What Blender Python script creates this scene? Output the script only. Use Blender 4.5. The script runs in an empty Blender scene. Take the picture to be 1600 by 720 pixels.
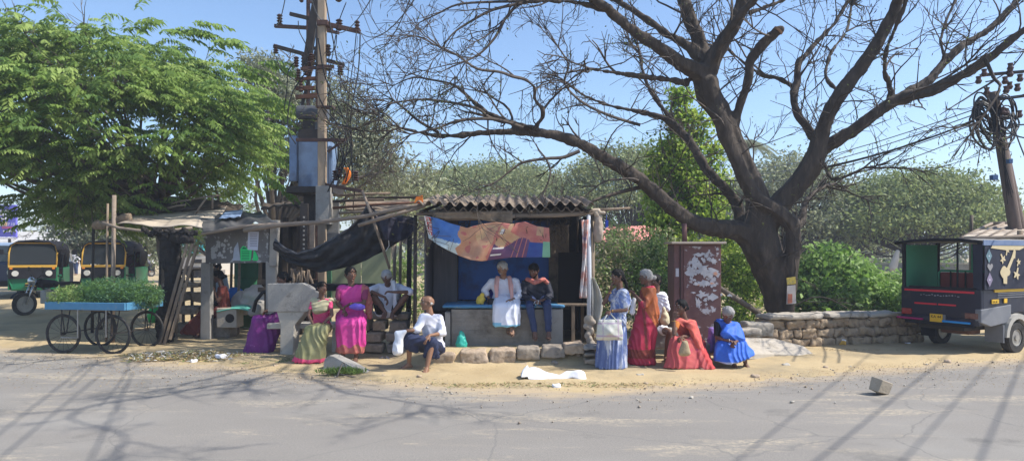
import bpy, bmesh, math, random
import numpy as np
from mathutils import Vector, Matrix, noise
R = math.radians
random.seed(7)
rng = np.random.default_rng(11)
SC = bpy.context.scene
COL = SC.collection

# ------------------------------------------------------------------ camera, sky, sun, exposure
F, CX, HY, CH = 1042.0, 800.0, 395.0, 1.75
cam_data = bpy.data.cameras.new('camera')
cam_data.sensor_width = 36.0
cam_data.lens = 36.0 * F / 1600.0
cam_data.shift_y = (HY - 360.0) / 1600.0
cam_data.clip_start = 0.1
cam_data.clip_end = 3000.0
cam = bpy.data.objects.new('camera', cam_data)
COL.objects.link(cam)
cam.location = (0, 0, CH)
cam.rotation_euler = (R(90), 0, 0)
SC.camera = cam

SUN_AZ = R(-9)        # the sun stands to the right (+X), turned slightly towards the camera
SUN_EL = R(50)
sd = Vector((math.cos(SUN_EL) * math.cos(SUN_AZ), math.cos(SUN_EL) * math.sin(SUN_AZ), math.sin(SUN_EL)))
world = bpy.data.worlds.new('World')
SC.world = world
world.use_nodes = True
wn = world.node_tree
bg = wn.nodes['Background']
sky = wn.nodes.new('ShaderNodeTexSky')
sky.sky_type = 'NISHITA'
sky.sun_disc = False
sky.sun_elevation = SUN_EL
sky.sun_rotation = math.atan2(sd.x, sd.y)
sky.air_density = 1.0
sky.dust_density = 1.0
sky.ozone_density = 4.0
wn.links.new(sky.outputs[0], bg.inputs[0])
bg.inputs[1].default_value = 0.105
sun_data = bpy.data.lights.new('sun', 'SUN')
sun_data.energy = 3.05
sun_data.angle = R(0.5)
sun_data.color = (1.0, 0.95, 0.87)
sun = bpy.data.objects.new('sun', sun_data)
COL.objects.link(sun)
sun.rotation_euler = sd.to_track_quat('Z', 'Y').to_euler()
sun.location = (20, 5, 30)
SC.view_settings.view_transform = 'Standard'
SC.view_settings.look = 'None'
SC.view_settings.gamma = 1.0
SC.view_settings.exposure = 1.12
SC.cycles.max_bounces = 6
SC.cycles.diffuse_bounces = 3
SC.cycles.transparent_max_bounces = 8
SC.cycles.use_denoising = True

def P(px, py, Y):
    return Vector(((px - CX) / F * Y, Y, CH - (py - HY) / F * Y))
def GY(py, z=0.0):                      # depth at which height z shows at picture row py
    return (CH - z) * F / (py - HY)
def G(px, py, z=0.0):
    return P(px, py, GY(py, z))
def sstep(a, b, x):
    t = min(1.0, max(0.0, (x - a) / (b - a)))
    return t * t * (3 - 2 * t)
def gz(x, y):                           # height of the ground
    return 0.30 * sstep(14, 24, y)

# ------------------------------------------------------------------ materials
MATS = {}
def M(name, c1, c2=None, s=6.0, rough=0.85, bump=0.15, bs=30.0, metal=0.0, c3=None, s3=1.5, t3=0.55, w3=0.08,
      tr=0.0, spec=0.3, emit=0.0, stretch=None, detail=5.0, t2=0.5, w2=0.25, alpha=1.0):
    if name in MATS: return MATS[name]
    m = bpy.data.materials.new(name); m.use_nodes = True
    n = m.node_tree.nodes; l = m.node_tree.links
    b = n['Principled BSDF']
    b.inputs['Roughness'].default_value = rough
    b.inputs['Metallic'].default_value = metal
    b.inputs['Specular IOR Level'].default_value = spec
    c1 = tuple(c1) + (1,)
    b.inputs['Base Color'].default_value = c1
    tc = n.new('ShaderNodeTexCoord'); vec = tc.outputs['Object']
    if stretch:
        mp = n.new('ShaderNodeMapping'); mp.inputs['Scale'].default_value = stretch
        l.new(vec, mp.inputs['Vector']); vec = mp.outputs['Vector']
    def nz(scale, d=detail):
        t = n.new('ShaderNodeTexNoise'); t.inputs['Scale'].default_value = scale; t.inputs['Detail'].default_value = d
        t.inputs['Roughness'].default_value = 0.62
        l.new(vec, t.inputs['Vector']); return t.outputs['Fac']
    def ramp(fac, mid, w):
        r = n.new('ShaderNodeMapRange'); r.inputs['From Min'].default_value = mid - w; r.inputs['From Max'].default_value = mid + w
        l.new(fac, r.inputs['Value']); return r.outputs['Result']
    out = None
    if c2 is not None:
        mx = n.new('ShaderNodeMix'); mx.data_type = 'RGBA'
        mx.inputs['A'].default_value = c1; mx.inputs['B'].default_value = tuple(c2) + (1,)
        l.new(ramp(nz(s), t2, w2), mx.inputs['Factor']); out = mx.outputs['Result']
        if c3 is not None:
            m3 = n.new('ShaderNodeMix'); m3.data_type = 'RGBA'
            l.new(out, m3.inputs['A']); m3.inputs['B'].default_value = tuple(c3) + (1,)
            l.new(ramp(nz(s3, 8), t3, w3), m3.inputs['Factor']); out = m3.outputs['Result']
        l.new(out, b.inputs['Base Color'])
    if bump:
        bp = n.new('ShaderNodeBump'); bp.inputs['Strength'].default_value = bump; bp.inputs['Distance'].default_value = 0.02
        l.new(nz(bs), bp.inputs['Height']); l.new(bp.outputs['Normal'], b.inputs['Normal'])
    if tr:
        t = n.new('ShaderNodeBsdfTranslucent')
        mx = n.new('ShaderNodeMixShader'); mx.inputs[0].default_value = tr
        if out: l.new(out, t.inputs['Color'])
        else: t.inputs['Color'].default_value = c1
        l.new(b.outputs[0], mx.inputs[1]); l.new(t.outputs[0], mx.inputs[2])
        l.new(mx.outputs[0], n['Material Output'].inputs[0])
    if emit:
        b.inputs['Emission Color'].default_value = c1; b.inputs['Emission Strength'].default_value = emit
    if alpha < 1: b.inputs['Alpha'].default_value = alpha
    MATS[name] = m
    return m

# ------------------------------------------------------------------ objects
def wloc(o):
    v = Vector((0, 0, 0))
    while o is not None:
        v = v + o.location; o = o.parent
    return v
def thing(name, label, cat, loc=(0, 0, 0), rz=0.0, group=None):
    o = bpy.data.objects.new(name, None); COL.objects.link(o)
    o.location = loc; o.rotation_euler = (0, 0, rz); o.empty_display_size = 0.2
    o['label'] = label; o['category'] = cat
    if group: o['group'] = group
    return o
def tag(o, label=None, cat=None, group=None, kind=None):
    if label: o['label'] = label
    if cat: o['category'] = cat
    if group: o['group'] = group
    if kind: o['kind'] = kind
    return o
class MB:
    def __init__(s): s.v = []; s.f = []; s.m = []
    def add(s, vs, fs, mi=0, M4=None):
        o = len(s.v)
        for p in vs:
            p = Vector(p)
            s.v.append(M4 @ p if M4 is not None else p)
        for f in fs: s.f.append([i + o for i in f]); s.m.append(mi)
        return s
    def box(s, c, d, mi=0, rot=None, jit=0.0, taper=1.0):
        c = Vector(c); h = [x / 2 for x in d]; vs = []
        for z in (-1, 1):
            for y in (-1, 1):
                for x in (-1, 1):
                    t = taper if z > 0 else 1.0
                    p = Vector((x * h[0] * t, y * h[1] * t, z * h[2]))
                    if jit: p += Vector([random.uniform(-jit, jit) for _ in range(3)])
                    if rot is not None: p = rot @ p
                    vs.append(c + p)
        return s.add(vs, [(0, 2, 3, 1), (4, 5, 7, 6), (0, 1, 5, 4), (2, 6, 7, 3), (0, 4, 6, 2), (1, 3, 7, 5)], mi)
    def tube(s, path, rad, n=8, mi=0, caps=True, flat=1.0, jit=0.0):
        path = [Vector(p) for p in path]
        if not hasattr(rad, '__len__'): rad = [rad] * len(path)
        up = Vector((0, 0, 1)); rings = []; o = len(s.v); last = None
        for i, p in enumerate(path):
            a = path[max(0, i - 1)]; b = path[min(len(path) - 1, i + 1)]
            d = (b - a); d = d.normalized() if d.length > 1e-9 else Vector((0, 0, 1))
            if last is None:
                ref = up if abs(d.z) < 0.9 else Vector((1, 0, 0))
                x = d.cross(ref).normalized()
            else:
                x = (last - d * last.dot(d)); x = x.normalized() if x.length > 1e-6 else d.orthogonal().normalized()
            last = x; y = d.cross(x)
            for k in range(n):
                a2 = 2 * math.pi * k / n
                r = rad[i] * (1 + (random.uniform(-jit, jit) if jit else 0))
                s.v.append(p + x * (math.cos(a2) * r) + y * (math.sin(a2) * r * flat))
        for i in range(len(path) - 1):
            for k in range(n):
                k2 = (k + 1) % n
                s.f.append([o + i * n + k, o + i * n + k2, o + (i + 1) * n + k2, o + (i + 1) * n + k]); s.m.append(mi)
        if caps:
            s.f.append([o + k for k in range(n)][::-1]); s.m.append(mi)
            e = o + (len(path) - 1) * n
            s.f.append([e + k for k in range(n)]); s.m.append(mi)
        return s
    def sphere(s, c, r, seg=10, ring=7, mi=0, sc=(1, 1, 1)):
        c = Vector(c); vs = []; fs = []
        for i in range(ring + 1):
            t = math.pi * i / ring
            for k in range(seg):
                a = 2 * math.pi * k / seg
                vs.append(c + Vector((math.sin(t) * math.cos(a) * r * sc[0], math.sin(t) * math.sin(a) * r * sc[1], math.cos(t) * r * sc[2])))
        for i in range(ring):
            for k in range(seg):
                k2 = (k + 1) % seg
                fs.append((i * seg + k, (i + 1) * seg + k, (i + 1) * seg + k2, i * seg + k2))
        return s.add(vs, fs, mi)
    def prism(s, pts, d, mi=0):          # polygon pts (3D) extruded along vector d
        n = len(pts); pts = [Vector(p) for p in pts]; d = Vector(d)
        vs = pts + [p + d for p in pts]
        fs = [tuple(range(n))[::-1], tuple(range(n, 2 * n))]
        for i in range(n): fs.append((i, (i + 1) % n, n + (i + 1) % n, n + i))
        return s.add(vs, fs, mi)
    def grid(s, fn, nu, nv, mfn=None, mi=0):
        o = len(s.v)
        for j in range(nv + 1):
            for i in range(nu + 1): s.v.append(Vector(fn(i / nu, j / nv)))
        for j in range(nv):
            for i in range(nu):
                s.f.append([o + j * (nu + 1) + i, o + j * (nu + 1) + i + 1, o + (j + 1) * (nu + 1) + i + 1, o + (j + 1) * (nu + 1) + i])
                s.m.append(mfn((i + .5) / nu, (j + .5) / nv) if mfn else mi)
        return s
    def ring(s, c, axis, r, t, n=28, m=6, mi=0):     # torus
        c = Vector(c); ax = Vector(axis).normalized(); x = ax.orthogonal().normalized(); y = ax.cross(x)
        o = len(s.v)
        for i in range(n):
            a = 2 * math.pi * i / n; d = x * math.cos(a) + y * math.sin(a)
            for k in range(m):
                b = 2 * math.pi * k / m
                s.v.append(c + d * (r + t * math.cos(b)) + ax * (t * math.sin(b)))
        for i in range(n):
            for k in range(m):
                s.f.append([o + i * m + k, o + ((i + 1) % n) * m + k, o + ((i + 1) % n) * m + (k + 1) % m, o + i * m + (k + 1) % m]); s.m.append(mi)
        return s
    def disc(s, c, axis, r, t, n=20, mi=0):
        c = Vector(c); ax = Vector(axis).normalized() * t / 2
        return s.tube([c - ax, c + ax], r, n, mi)
    def build(s, name, mats, parent=None, smooth=False, world=True, bevel=0.0, origin=None, fixn=True):
        if not isinstance(mats, (list, tuple)): mats = [mats]
        if parent is None:
            if origin is None:
                xs = [v.x for v in s.v]; ys = [v.y for v in s.v]; zs = [v.z for v in s.v]
                origin = Vector(((min(xs) + max(xs)) / 2, (min(ys) + max(ys)) / 2, min(zs)))
            off = Vector(origin)
        else:
            off = wloc(parent) if world else Vector((0, 0, 0))
        me = bpy.data.meshes.new(name)
        me.from_pydata([tuple(v - off) for v in s.v], [], s.f)
        for m in mats: me.materials.append(m)
        me.polygons.foreach_set('material_index', s.m)
        if fixn:
            b = bmesh.new(); b.from_mesh(me); bmesh.ops.recalc_face_normals(b, faces=b.faces); b.to_mesh(me); b.free()
        if smooth: me.polygons.foreach_set('use_smooth', [True] * len(me.polygons))
        me.update()
        o = bpy.data.objects.new(name, me); COL.objects.link(o)
        if parent is None: o.location = origin
        else: o.parent = parent
        if bevel:
            bv = o.modifiers.new('bevel', 'BEVEL'); bv.width = bevel; bv.segments = 2; bv.limit_method = 'ANGLE'
        return o
def npmesh(name, V, Fq, mats, mi=None, parent=None, smooth=False, origin=None):
    """V (n,3) float, Fq (m,k) int"""
    V = np.asarray(V, dtype=np.float32); Fq = np.asarray(Fq, dtype=np.int32)
    if parent is None:
        if origin is None: origin = Vector((float((V[:, 0].min() + V[:, 0].max()) / 2), float((V[:, 1].min() + V[:, 1].max()) / 2), float(V[:, 2].min())))
        off = np.array(origin, dtype=np.float32)
    else: off = np.array(wloc(parent), dtype=np.float32)
    me = bpy.data.meshes.new(name)
    m, k = Fq.shape
    me.vertices.add(len(V)); me.vertices.foreach_set('co', (V - off).ravel())
    me.loops.add(m * k); me.loops.foreach_set('vertex_index', Fq.ravel())
    me.polygons.add(m); me.polygons.foreach_set('loop_start', np.arange(0, m * k, k, dtype=np.int32))
    me.polygons.foreach_set('loop_total', np.full(m, k, dtype=np.int32))
    if not isinstance(mats, (list, tuple)): mats = [mats]
    for a in mats: me.materials.append(a)
    if mi is not None: me.polygons.foreach_set('material_index', np.asarray(mi, dtype=np.int32))
    if smooth: me.polygons.foreach_set('use_smooth', np.ones(m, dtype=bool))
    me.update(calc_edges=True)
    o = bpy.data.objects.new(name, me); COL.objects.link(o)
    if parent is None: o.location = origin
    else: o.parent = parent
    return o
def copy_tree(o, parent=None):
    c = o.copy(); COL.objects.link(c)
    if parent is not None: c.parent = parent
    for ch in list(o.children): copy_tree(ch, c)
    return c

# soft solids: unions of convex hulls of balls, remeshed into one continuous surface
_ico = {}
def icopts(n):
    if n not in _ico:
        b = bmesh.new(); bmesh.ops.create_icosphere(b, subdivisions=n, radius=1.0)
        _ico[n] = [v.co.copy() for v in b.verts]; b.free()
    return _ico[n]
def hull_geo(balls, n=2):
    b = bmesh.new()
    for bl in balls:
        c = Vector(bl[0]); r = bl[1]; sc = bl[2] if len(bl) > 2 else None
        for p in icopts(n):
            q = p * r if sc is None else Vector((p.x * r * sc[0], p.y * r * sc[1], p.z * r * sc[2]))
            b.verts.new(c + q)
    res = bmesh.ops.convex_hull(b, input=list(b.verts))
    junk = list({g for g in res['geom_interior'] if isinstance(g, bmesh.types.BMVert)})
    bmesh.ops.delete(b, geom=junk, context='VERTS')
    b.verts.index_update()
    vs = [v.co.copy() for v in b.verts]; fs = [[v.index for v in f.verts] for f in b.faces]
    b.free()
    return vs, fs
def blob(name, hulls, mats, parent=None, vox=0.008, smooth=3, disp=None, mfn=None, origin=None, n=2):
    """hulls: list of lists of (centre, radius); world coordinates"""
    mb = MB()
    for h in hulls:
        vs, fs = hull_geo(h, n); mb.add(vs, fs)
    me = bpy.data.meshes.new('tmp'); me.from_pydata([tuple(v) for v in mb.v], [], mb.f)
    ob = bpy.data.objects.new('tmp', me); COL.objects.link(ob)
    r = ob.modifiers.new('r', 'REMESH'); r.mode = 'VOXEL'; r.voxel_size = vox; r.adaptivity = 0.0
    if smooth:
        sm = ob.modifiers.new('s', 'SMOOTH'); sm.iterations = smooth; sm.factor = 0.5
    bpy.context.view_layer.update()
    dg = bpy.context.evaluated_depsgraph_get()
    m2 = bpy.data.meshes.new_from_object(ob.evaluated_get(dg))
    bpy.data.objects.remove(ob); bpy.data.meshes.remove(me)
    m2.name = name
    nv = len(m2.vertices)
    co = np.empty(nv * 3, dtype=np.float32); m2.vertices.foreach_get('co', co); co = co.reshape(-1, 3)
    if disp is not None:
        no = np.empty(nv * 3, dtype=np.float32); m2.vertices.foreach_get('normal', no); no = no.reshape(-1, 3)
        co = co + no * disp(co, no)[:, None]
    if parent is None:
        if origin is None: origin = Vector((float(co[:, 0].mean()), float(co[:, 1].mean()), float(co[:, 2].min())))
        off = origin
    else: off = wloc(parent)
    m2.vertices.foreach_set('co', (co - np.array(off, dtype=np.float32)).ravel().astype(np.float32))
    if not isinstance(mats, (list, tuple)): mats = [mats]
    m2.materials.clear()
    for a in mats: m2.materials.append(a)
    npol = len(m2.polygons)
    if mfn is not None:
        ls = np.empty(npol, dtype=np.int32); m2.polygons.foreach_get('loop_start', ls)
        lv = np.empty(len(m2.loops), dtype=np.int32); m2.loops.foreach_get('vertex_index', lv)
        cen = co[lv[ls]]
        m2.polygons.foreach_set('material_index', np.asarray(mfn(cen), dtype=np.int32))
    m2.polygons.foreach_set('use_smooth', np.ones(npol, dtype=bool))
    m2.update()
    o = bpy.data.objects.new(name, m2); COL.objects.link(o)
    if parent is None: o.location = origin
    else: o.parent = parent
    return o
def rock(name, c, d, mat, rz=0.0, seed=0, vox=0.02, rough=0.02, parent=None, tilt=(0, 0)):
    rr = random.Random(seed)
    rm = Matrix.Rotation(rz, 3, 'Z') @ Matrix.Rotation(tilt[0], 3, 'X') @ Matrix.Rotation(tilt[1], 3, 'Y')
    r = min(d) * 0.10; hs = []
    for x in (-1, 1):
        for y in (-1, 1):
            for z in (-1, 1):
                q = Vector((x * (d[0] / 2 - r) * rr.uniform(.8, 1), y * (d[1] / 2 - r) * rr.uniform(.8, 1), z * (d[2] / 2 - r) * rr.uniform(.82, 1)))
                hs.append((Vector(c) + rm @ q, r))
    def dsp(co, no):
        return np.array([noise.noise(Vector(p) * 7 + Vector((seed, 0, 0))) * rough + noise.noise(Vector(p) * 22) * rough * .4 for p in co])
    return blob(name, [hs], mat, parent, vox=vox, smooth=2, disp=dsp, n=1)
# ------------------------------------------------------------------ shared materials
m_dirt = M('dirt', (.36, .255, .145), (.46, .335, .195), s=1.3, bump=.5, bs=25, rough=.95, c3=(.25, .19, .12), s3=.8, t3=.6, w3=.12)
m_wood = M('old_wood', (.16, .115, .08), (.30, .235, .17), s=3, stretch=(6, 6, 1), bump=.5, bs=14, rough=.9)
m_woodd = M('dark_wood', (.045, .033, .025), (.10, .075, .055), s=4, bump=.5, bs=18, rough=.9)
m_log = M('log_wood', (.20, .155, .12), (.30, .24, .185), s=4, stretch=(1, 5, 5), bump=.4, bs=16, rough=.9)
m_conc = M('old_concrete', (.25, .235, .21), (.36, .34, .31), s=3, bump=.35, bs=35, rough=.92, c3=(.12, .11, .10), s3=4, t3=.66, w3=.08)
m_concl = M('light_concrete', (.38, .35, .30), (.50, .46, .39), s=3, bump=.35, bs=35, rough=.92, c3=(.2, .17, .13), s3=5, t3=.66, w3=.08)
m_stone = M('sand_stone', (.36, .27, .19), (.48, .38, .28), s=5, bump=.5, bs=24, rough=.95, c3=(.22, .18, .14), s3=6, t3=.6, w3=.1)
m_stoneg = M('grey_stone', (.24, .20, .16), (.36, .31, .25), s=6, bump=.5, bs=24, rough=.95, c3=(.13, .11, .09), s3=6, t3=.6, w3=.1)
m_black = M('black_plastic_sheet', (.010, .010, .013), (.035, .034, .034), s=4, rough=.7, bump=.5, bs=9)
m_blackm = M('black_iron', (.02, .018, .018), (.05, .038, .03), s=8, rough=.6, bump=.1)
m_rust = M('rusty_iron', (.10, .045, .03), (.17, .085, .055), s=9, rough=.8, bump=.2)
m_white = M('white_cloth', (.78, .78, .80), (.70, .70, .74), s=8, rough=.9, bump=.1)
m_dark = M('near_black', (.012, .011, .011), (.03, .026, .023), s=4, rough=.95, bump=.3)  # plain near-black shared by walls, posts, windows and lettering
m_cable = M('black_cable', (.012, .012, .014), rough=.5, bump=0)
m_wire = M('grey_wire', (.10, .10, .11), rough=.5, bump=0)

# ------------------------------------------------------------------ ground and road
EDGE = [(-60, 60), (-34, 38), (-20, 22), (-14, 15.6), (-9.3, 12.2), (-6.5, 11.1), (-3.9, 10.05), (-2.2, 9.2), (-.85, 8.75), (0, 8.45), (.95, 8.45), (1.65, 8.62), (3.05, 9.1), (4.6, 9.75), (6.6, 10.45), (8.5, 11.05), (13, 12.3), (22, 14.5), (60, 24)]
def edge_y(x):
    for (x0, y0), (x1, y1) in zip(EDGE, EDGE[1:]):
        if x <= x1: return y0 + (y1 - y0) * sstep(0, 1, 0) + (y1 - y0) * max(0, (x - x0)) / (x1 - x0)
    return EDGE[-1][1]
def gz(x, y):
    z = 0.30 * sstep(14, 24, y)
    z += 0.20 * sstep(10.15, 10.6, y) * sstep(-2.0, -1.5, x) * sstep(2.0, 1.4, x) * sstep(15.5, 14.5, y)
    return z
def ggrid(xs, ys):
    V = []
    for y in ys:
        for x in xs:
            e = y - edge_y(x)
            n1 = noise.noise(Vector((x * 1.1, y * 1.1, 3))); n2 = noise.noise(Vector((x * 4.5, y * 4.5, 9)))
            if abs(x) < 40 and y < 40:
                z = max(-.03, min(.028, e * .055)) + (n1 * .018 + n2 * .012) * (1 if e > -.8 else .2) + gz(x, y)
            else: z = gz(x, y) - .01
            if e < -1.2: z = -.035
            V.append((x, y, z))
    nx, ny = len(xs), len(ys)
    idx = np.arange(nx * ny).reshape(ny, nx)
    Fq = np.stack([idx[:-1, :-1], idx[:-1, 1:], idx[1:, 1:], idx[1:, :-1]], -1).reshape(-1, 4)
    return V, Fq
def axis(a, b, fine0, fine1, st):
    out = list(np.arange(fine0, fine1 + 1e-6, st)); s = st; x = fine0
    while x > a: s *= 1.25; x -= s; out.insert(0, x)
    s = st; x = out[-1]
    while x < b: s *= 1.25; x += s; out.append(x)
    return out
V, Fq = ggrid(axis(-900, 900, -12, 13, .07), axis(-60, 1500, 7.8, 14.0, .07))
m_ground = M('ground_dirt', (.38, .285, .155), (.49, .385, .225), s=.9, bump=.6, bs=22, rough=.97, c3=(.24, .20, .13), s3=.55, t3=.60, w3=.10, detail=10)
tag(npmesh('ground', V, Fq, m_ground, smooth=True, origin=(0, 0, 0)), kind='structure')

def road_mat():
    m = bpy.data.materials.new('dusty_asphalt'); m.use_nodes = True
    n = m.node_tree.nodes; l = m.node_tree.links; b = n['Principled BSDF']
    b.inputs['Roughness'].default_value = .92; b.inputs['Specular IOR Level'].default_value = .2
    tc = n.new('ShaderNodeTexCoord')
    def nz(scale, det, st=(1, 1, 1), rough=.6, rot=0):
        mp = n.new('ShaderNodeMapping'); mp.inputs['Scale'].default_value = st; mp.inputs['Rotation'].default_value = (0, 0, rot)
        l.new(tc.outputs['Object'], mp.inputs['Vector'])
        t = n.new('ShaderNodeTexNoise'); t.inputs['Scale'].default_value = scale; t.inputs['Detail'].default_value = det; t.inputs['Roughness'].default_value = rough
        l.new(mp.outputs[0], t.inputs['Vector']); return t.outputs['Fac']
    def rmp(f, a, c):
        r = n.new('ShaderNodeMapRange'); r.inputs['From Min'].default_value = a; r.inputs['From Max'].default_value = c
        l.new(f, r.inputs['Value']); return r.outputs[0]
    def mix(f, a, c):
        x = n.new('ShaderNodeMix'); x.data_type = 'RGBA'; l.new(f, x.inputs['Factor'])
        for s, v in (('A', a), ('B', c)):
            if isinstance(v, tuple): x.inputs[s].default_value = v + (1,)
            else: l.new(v, x.inputs[s])
        return x.outputs['Result']
    c = mix(rmp(nz(.5, 6, (.5, 1.6, 1)), .35, .65), (.235, .215, .19), (.29, .265, .235))
    c = mix(rmp(nz(60, 3, rough=.8), .35, .65), c, (.19, .18, .165))
    mp = n.new('ShaderNodeMath'); mp.operation = 'MULTIPLY'
    l.new(rmp(nz(1.1, 9, (.4, 1.5, 1), .72, .25), .53, .62), mp.inputs[0]); l.new(rmp(nz(18, 4, rough=.8), .40, .6), mp.inputs[1])
    c = mix(mp.outputs[0], c, (.40, .345, .26))
    c = mix(rmp(nz(.35, 3, (1, 1.5, 1)), .52, .75), c, (.27, .255, .23))
    vo = n.new('ShaderNodeTexVoronoi'); vo.feature = 'DISTANCE_TO_EDGE'; vo.inputs['Scale'].default_value = .55; vo.inputs['Randomness'].default_value = 1
    wv = n.new('ShaderNodeMix'); wv.data_type = 'VECTOR'; wv.inputs['Factor'].default_value = .22; l.new(tc.outputs['Object'], wv.inputs['A'])
    tn = n.new('ShaderNodeTexNoise'); tn.inputs['Scale'].default_value = 2.2; tn.inputs['Detail'].default_value = 6; l.new(tc.outputs['Object'], tn.inputs['Vector']); l.new(tn.outputs['Color'], wv.inputs['B']); l.new(wv.outputs['Result'], vo.inputs['Vector'])
    c = mix(rmp(vo.outputs['Distance'], .006, .001), c, (.19, .18, .165))
    c = mix(rmp(nz(.9, 5, (1, 1.2, 1), .6, .5), .60, .68), c, (.175, .165, .15))
    c = mix(rmp(nz(140, 2, rough=.9), .60, .68), c, (.42, .39, .34))
    at = n.new('ShaderNodeAttribute'); at.attribute_name = 'edge_dust'
    ad = n.new('ShaderNodeMath'); ad.operation = 'ADD'; l.new(at.outputs['Fac'], ad.inputs[0])
    ml = n.new('ShaderNodeMath'); ml.operation = 'MULTIPLY_ADD'; l.new(nz(2.5, 7, (.6, 1.6, 1), .7), ml.inputs[0]); ml.inputs[1].default_value = 1.6; ml.inputs[2].default_value = -.8
    l.new(ml.outputs[0], ad.inputs[1])
    c = mix(rmp(ad.outputs[0], .35, 1.0), c, (.42, .33, .215))
    l.new(c, b.inputs['Base Color'])
    bp = n.new('ShaderNodeBump'); bp.inputs['Strength'].default_value = .45; bp.inputs['Distance'].default_value = .01
    l.new(nz(75, 4, rough=.8), bp.inputs['Height']); l.new(bp.outputs[0], b.inputs['Normal'])
    return m
m_road = road_mat()
xs = axis(-80, 80, -14, 14, .5)
V = []
TS = [68, 5.5, 4, 3, 2.2, 1.6, 1.2, .9, .6, .3, 0]
for tt in TS:
    for x in xs: V.append((x, edge_y(x) + .55 - tt, 0.0))
nx = len(xs); idx = np.arange(nx * 11).reshape(11, nx)
Fq = np.stack([idx[:-1, :-1], idx[:-1, 1:], idx[1:, 1:], idx[1:, :-1]], -1).reshape(-1, 4)
ro_ = npmesh('road', V, Fq, m_road, origin=(0, 0, 0)); tag(ro_, kind='structure')
at_ = ro_.data.attributes.new('edge_dust', 'FLOAT', 'POINT'); at_.data.foreach_set('value', np.array([max(0.0, 1 - max(0, (edge_y(q[0]) - q[1])) / .9) for q in V], dtype=np.float32))

# ------------------------------------------------------------------ kiosk
kio = thing('roadside_kiosk', 'open roadside kiosk with corrugated roof, blue cabinet back and brick seat platform', 'kiosk', (0, 11.5, .2))
m_corr = M('cement_sheet', (.22, .17, .125), (.34, .27, .20), s=5, rough=.95, bump=.4, bs=25, c3=(.10, .08, .065), s3=3, t3=.6, w3=.12)
def corr(name, x0, x1, y0, y1, z0, z1, mat, parent, pitch=.165, amp=.036, th=.012, droop=0.0, wob=.0):
    nu = int((x1 - x0) / pitch * 8)
    mb = MB()
    def surf(off):
        def fn(u, v):
            x = x0 + (x1 - x0) * u; y = y0 + (y1 - y0) * v
            z = z0 + (z1 - z0) * v + amp * math.sin(2 * math.pi * (x - x0) / pitch) + droop * math.sin(u * math.pi) + off
            z += wob * noise.noise(Vector((x * 2, y, 5))); y += wob * 1.5 * noise.noise(Vector((x * 1.5, 0, 2))) if v == 0 else 0
            return (x, y, z)
        return fn
    mb.grid(surf(0), nu, 6); mb.grid(surf(-th), nu, 6)
    n1 = (nu + 1) * 7
    for i in range(nu): mb.f.append([i, i + 1, n1 + i + 1, n1 + i]); mb.m.append(0)
    return mb.build(name, mat, parent, smooth=False)
corr('roof_sheet', -1.52, -.35, 10.52, 13.3, 2.53, 2.88, m_corr, kio, wob=.03)
corr('roof_sheet', -.42, .62, 10.62, 13.3, 2.52, 2.88, m_corr, kio, wob=.03)
corr('roof_sheet', .55, 1.32, 10.50, 13.3, 2.535, 2.87, m_corr, kio, wob=.04)
corr('roof_sheet', -1.15, 1.15, 10.66, 13.2, 2.445, 2.79, m_corr, kio, wob=.03)
for (a, b, r) in (((-1.5, 10.75, 2.30), (.05, 10.72, 2.34), .035), ((0.0, 10.74, 2.345), (1.42, 10.72, 2.40), .038), ((-1.55, 10.8, 2.38), (1.45, 10.82, 2.42), .03),
                  ((-1.5, 12.1, 2.5), (1.3, 12.1, 2.52), .035), ((-1.5, 13.1, 2.62), (1.3, 13.1, 2.66), .04)):
    MB().tube([a, ((a[0] + b[0]) / 2, a[1] + .01, (a[2] + b[2]) / 2 - .015), b], [r, r * 1.1, r * .9], 8, jit=.06).build('roof_beam', m_log, kio, smooth=True)
for x in (-1.45, -.6, .3, 1.2):
    MB().tube([(x, 10.6, 2.40), (x + .05, 13.2, 2.72)], .03, 6).build('rafter', m_woodd, kio, smooth=True)
for (x, y, h, mt, r) in ((-1.575, 10.8, 2.36, m_blackm, .03), (1.3, 10.85, 2.4, m_wood, .04), (-1.5, 13.1, 2.6, m_wood, .045), (1.3, 13.1, 2.62, m_wood, .045)):
    MB().tube([(x, y, 0), (x + .01, y, h)], r, 8).build('post', mt, kio, smooth=True)
# grey metal posts and sheets left of the blue cabinet
m_sheet = M('dull_metal_sheet', (.045, .045, .055), (.085, .08, .09), s=2, stretch=(8, 8, 1), rough=.6, bump=.2)
MB().box((-1.42, 11.95, 1.35), (.03, 2.1, 2.2)).build('side_panel', m_sheet, kio, bevel=.004)
MB().box((-1.16, 11.62, 1.55), (.42, .03, 1.6)).build('side_panel', m_sheet, kio, bevel=.004)
m_bluep = M('blue_paint', (.025, .105, .36), (.035, .13, .42), s=2, rough=.5, bump=.08, c3=(.03, .05, .11), s3=3, t3=.62, w3=.1)
cab = MB(); cab.box((-.14, 12.5, 1.62), (1.66, .8, 1.42)); cab.build('cabinet', m_bluep, kio, bevel=.01)
fr = MB()
for x in (-.95, .67): fr.box((x, 12.085, 1.62), (.04, .03, 1.42))
fr.box((-.14, 12.085, .925), (1.58, .03, .04)); fr.box((-.14, 12.085, 2.315), (1.58, .03, .04))
fr.build('cabinet_frame', m_bluep, kio, bevel=.004)
for x in (-.88, .6): MB().box((x, 12.5, .54), (.06, .7, .68)).build('cabinet_leg', m_blackm, kio)
MB().box((-.1, 13.3, 1.4), (2.9, .03, 2.4)).build('back_wall', m_dark, kio)  # dark sheet added so the kiosk inside looks shaded; shade is in its colour
MB().box((1.32, 12.2, 1.3), (.03, 2.0, 2.2)).build('side_panel', m_dark, kio)  # right side in the same near-black, also there to darken the inside
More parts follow.
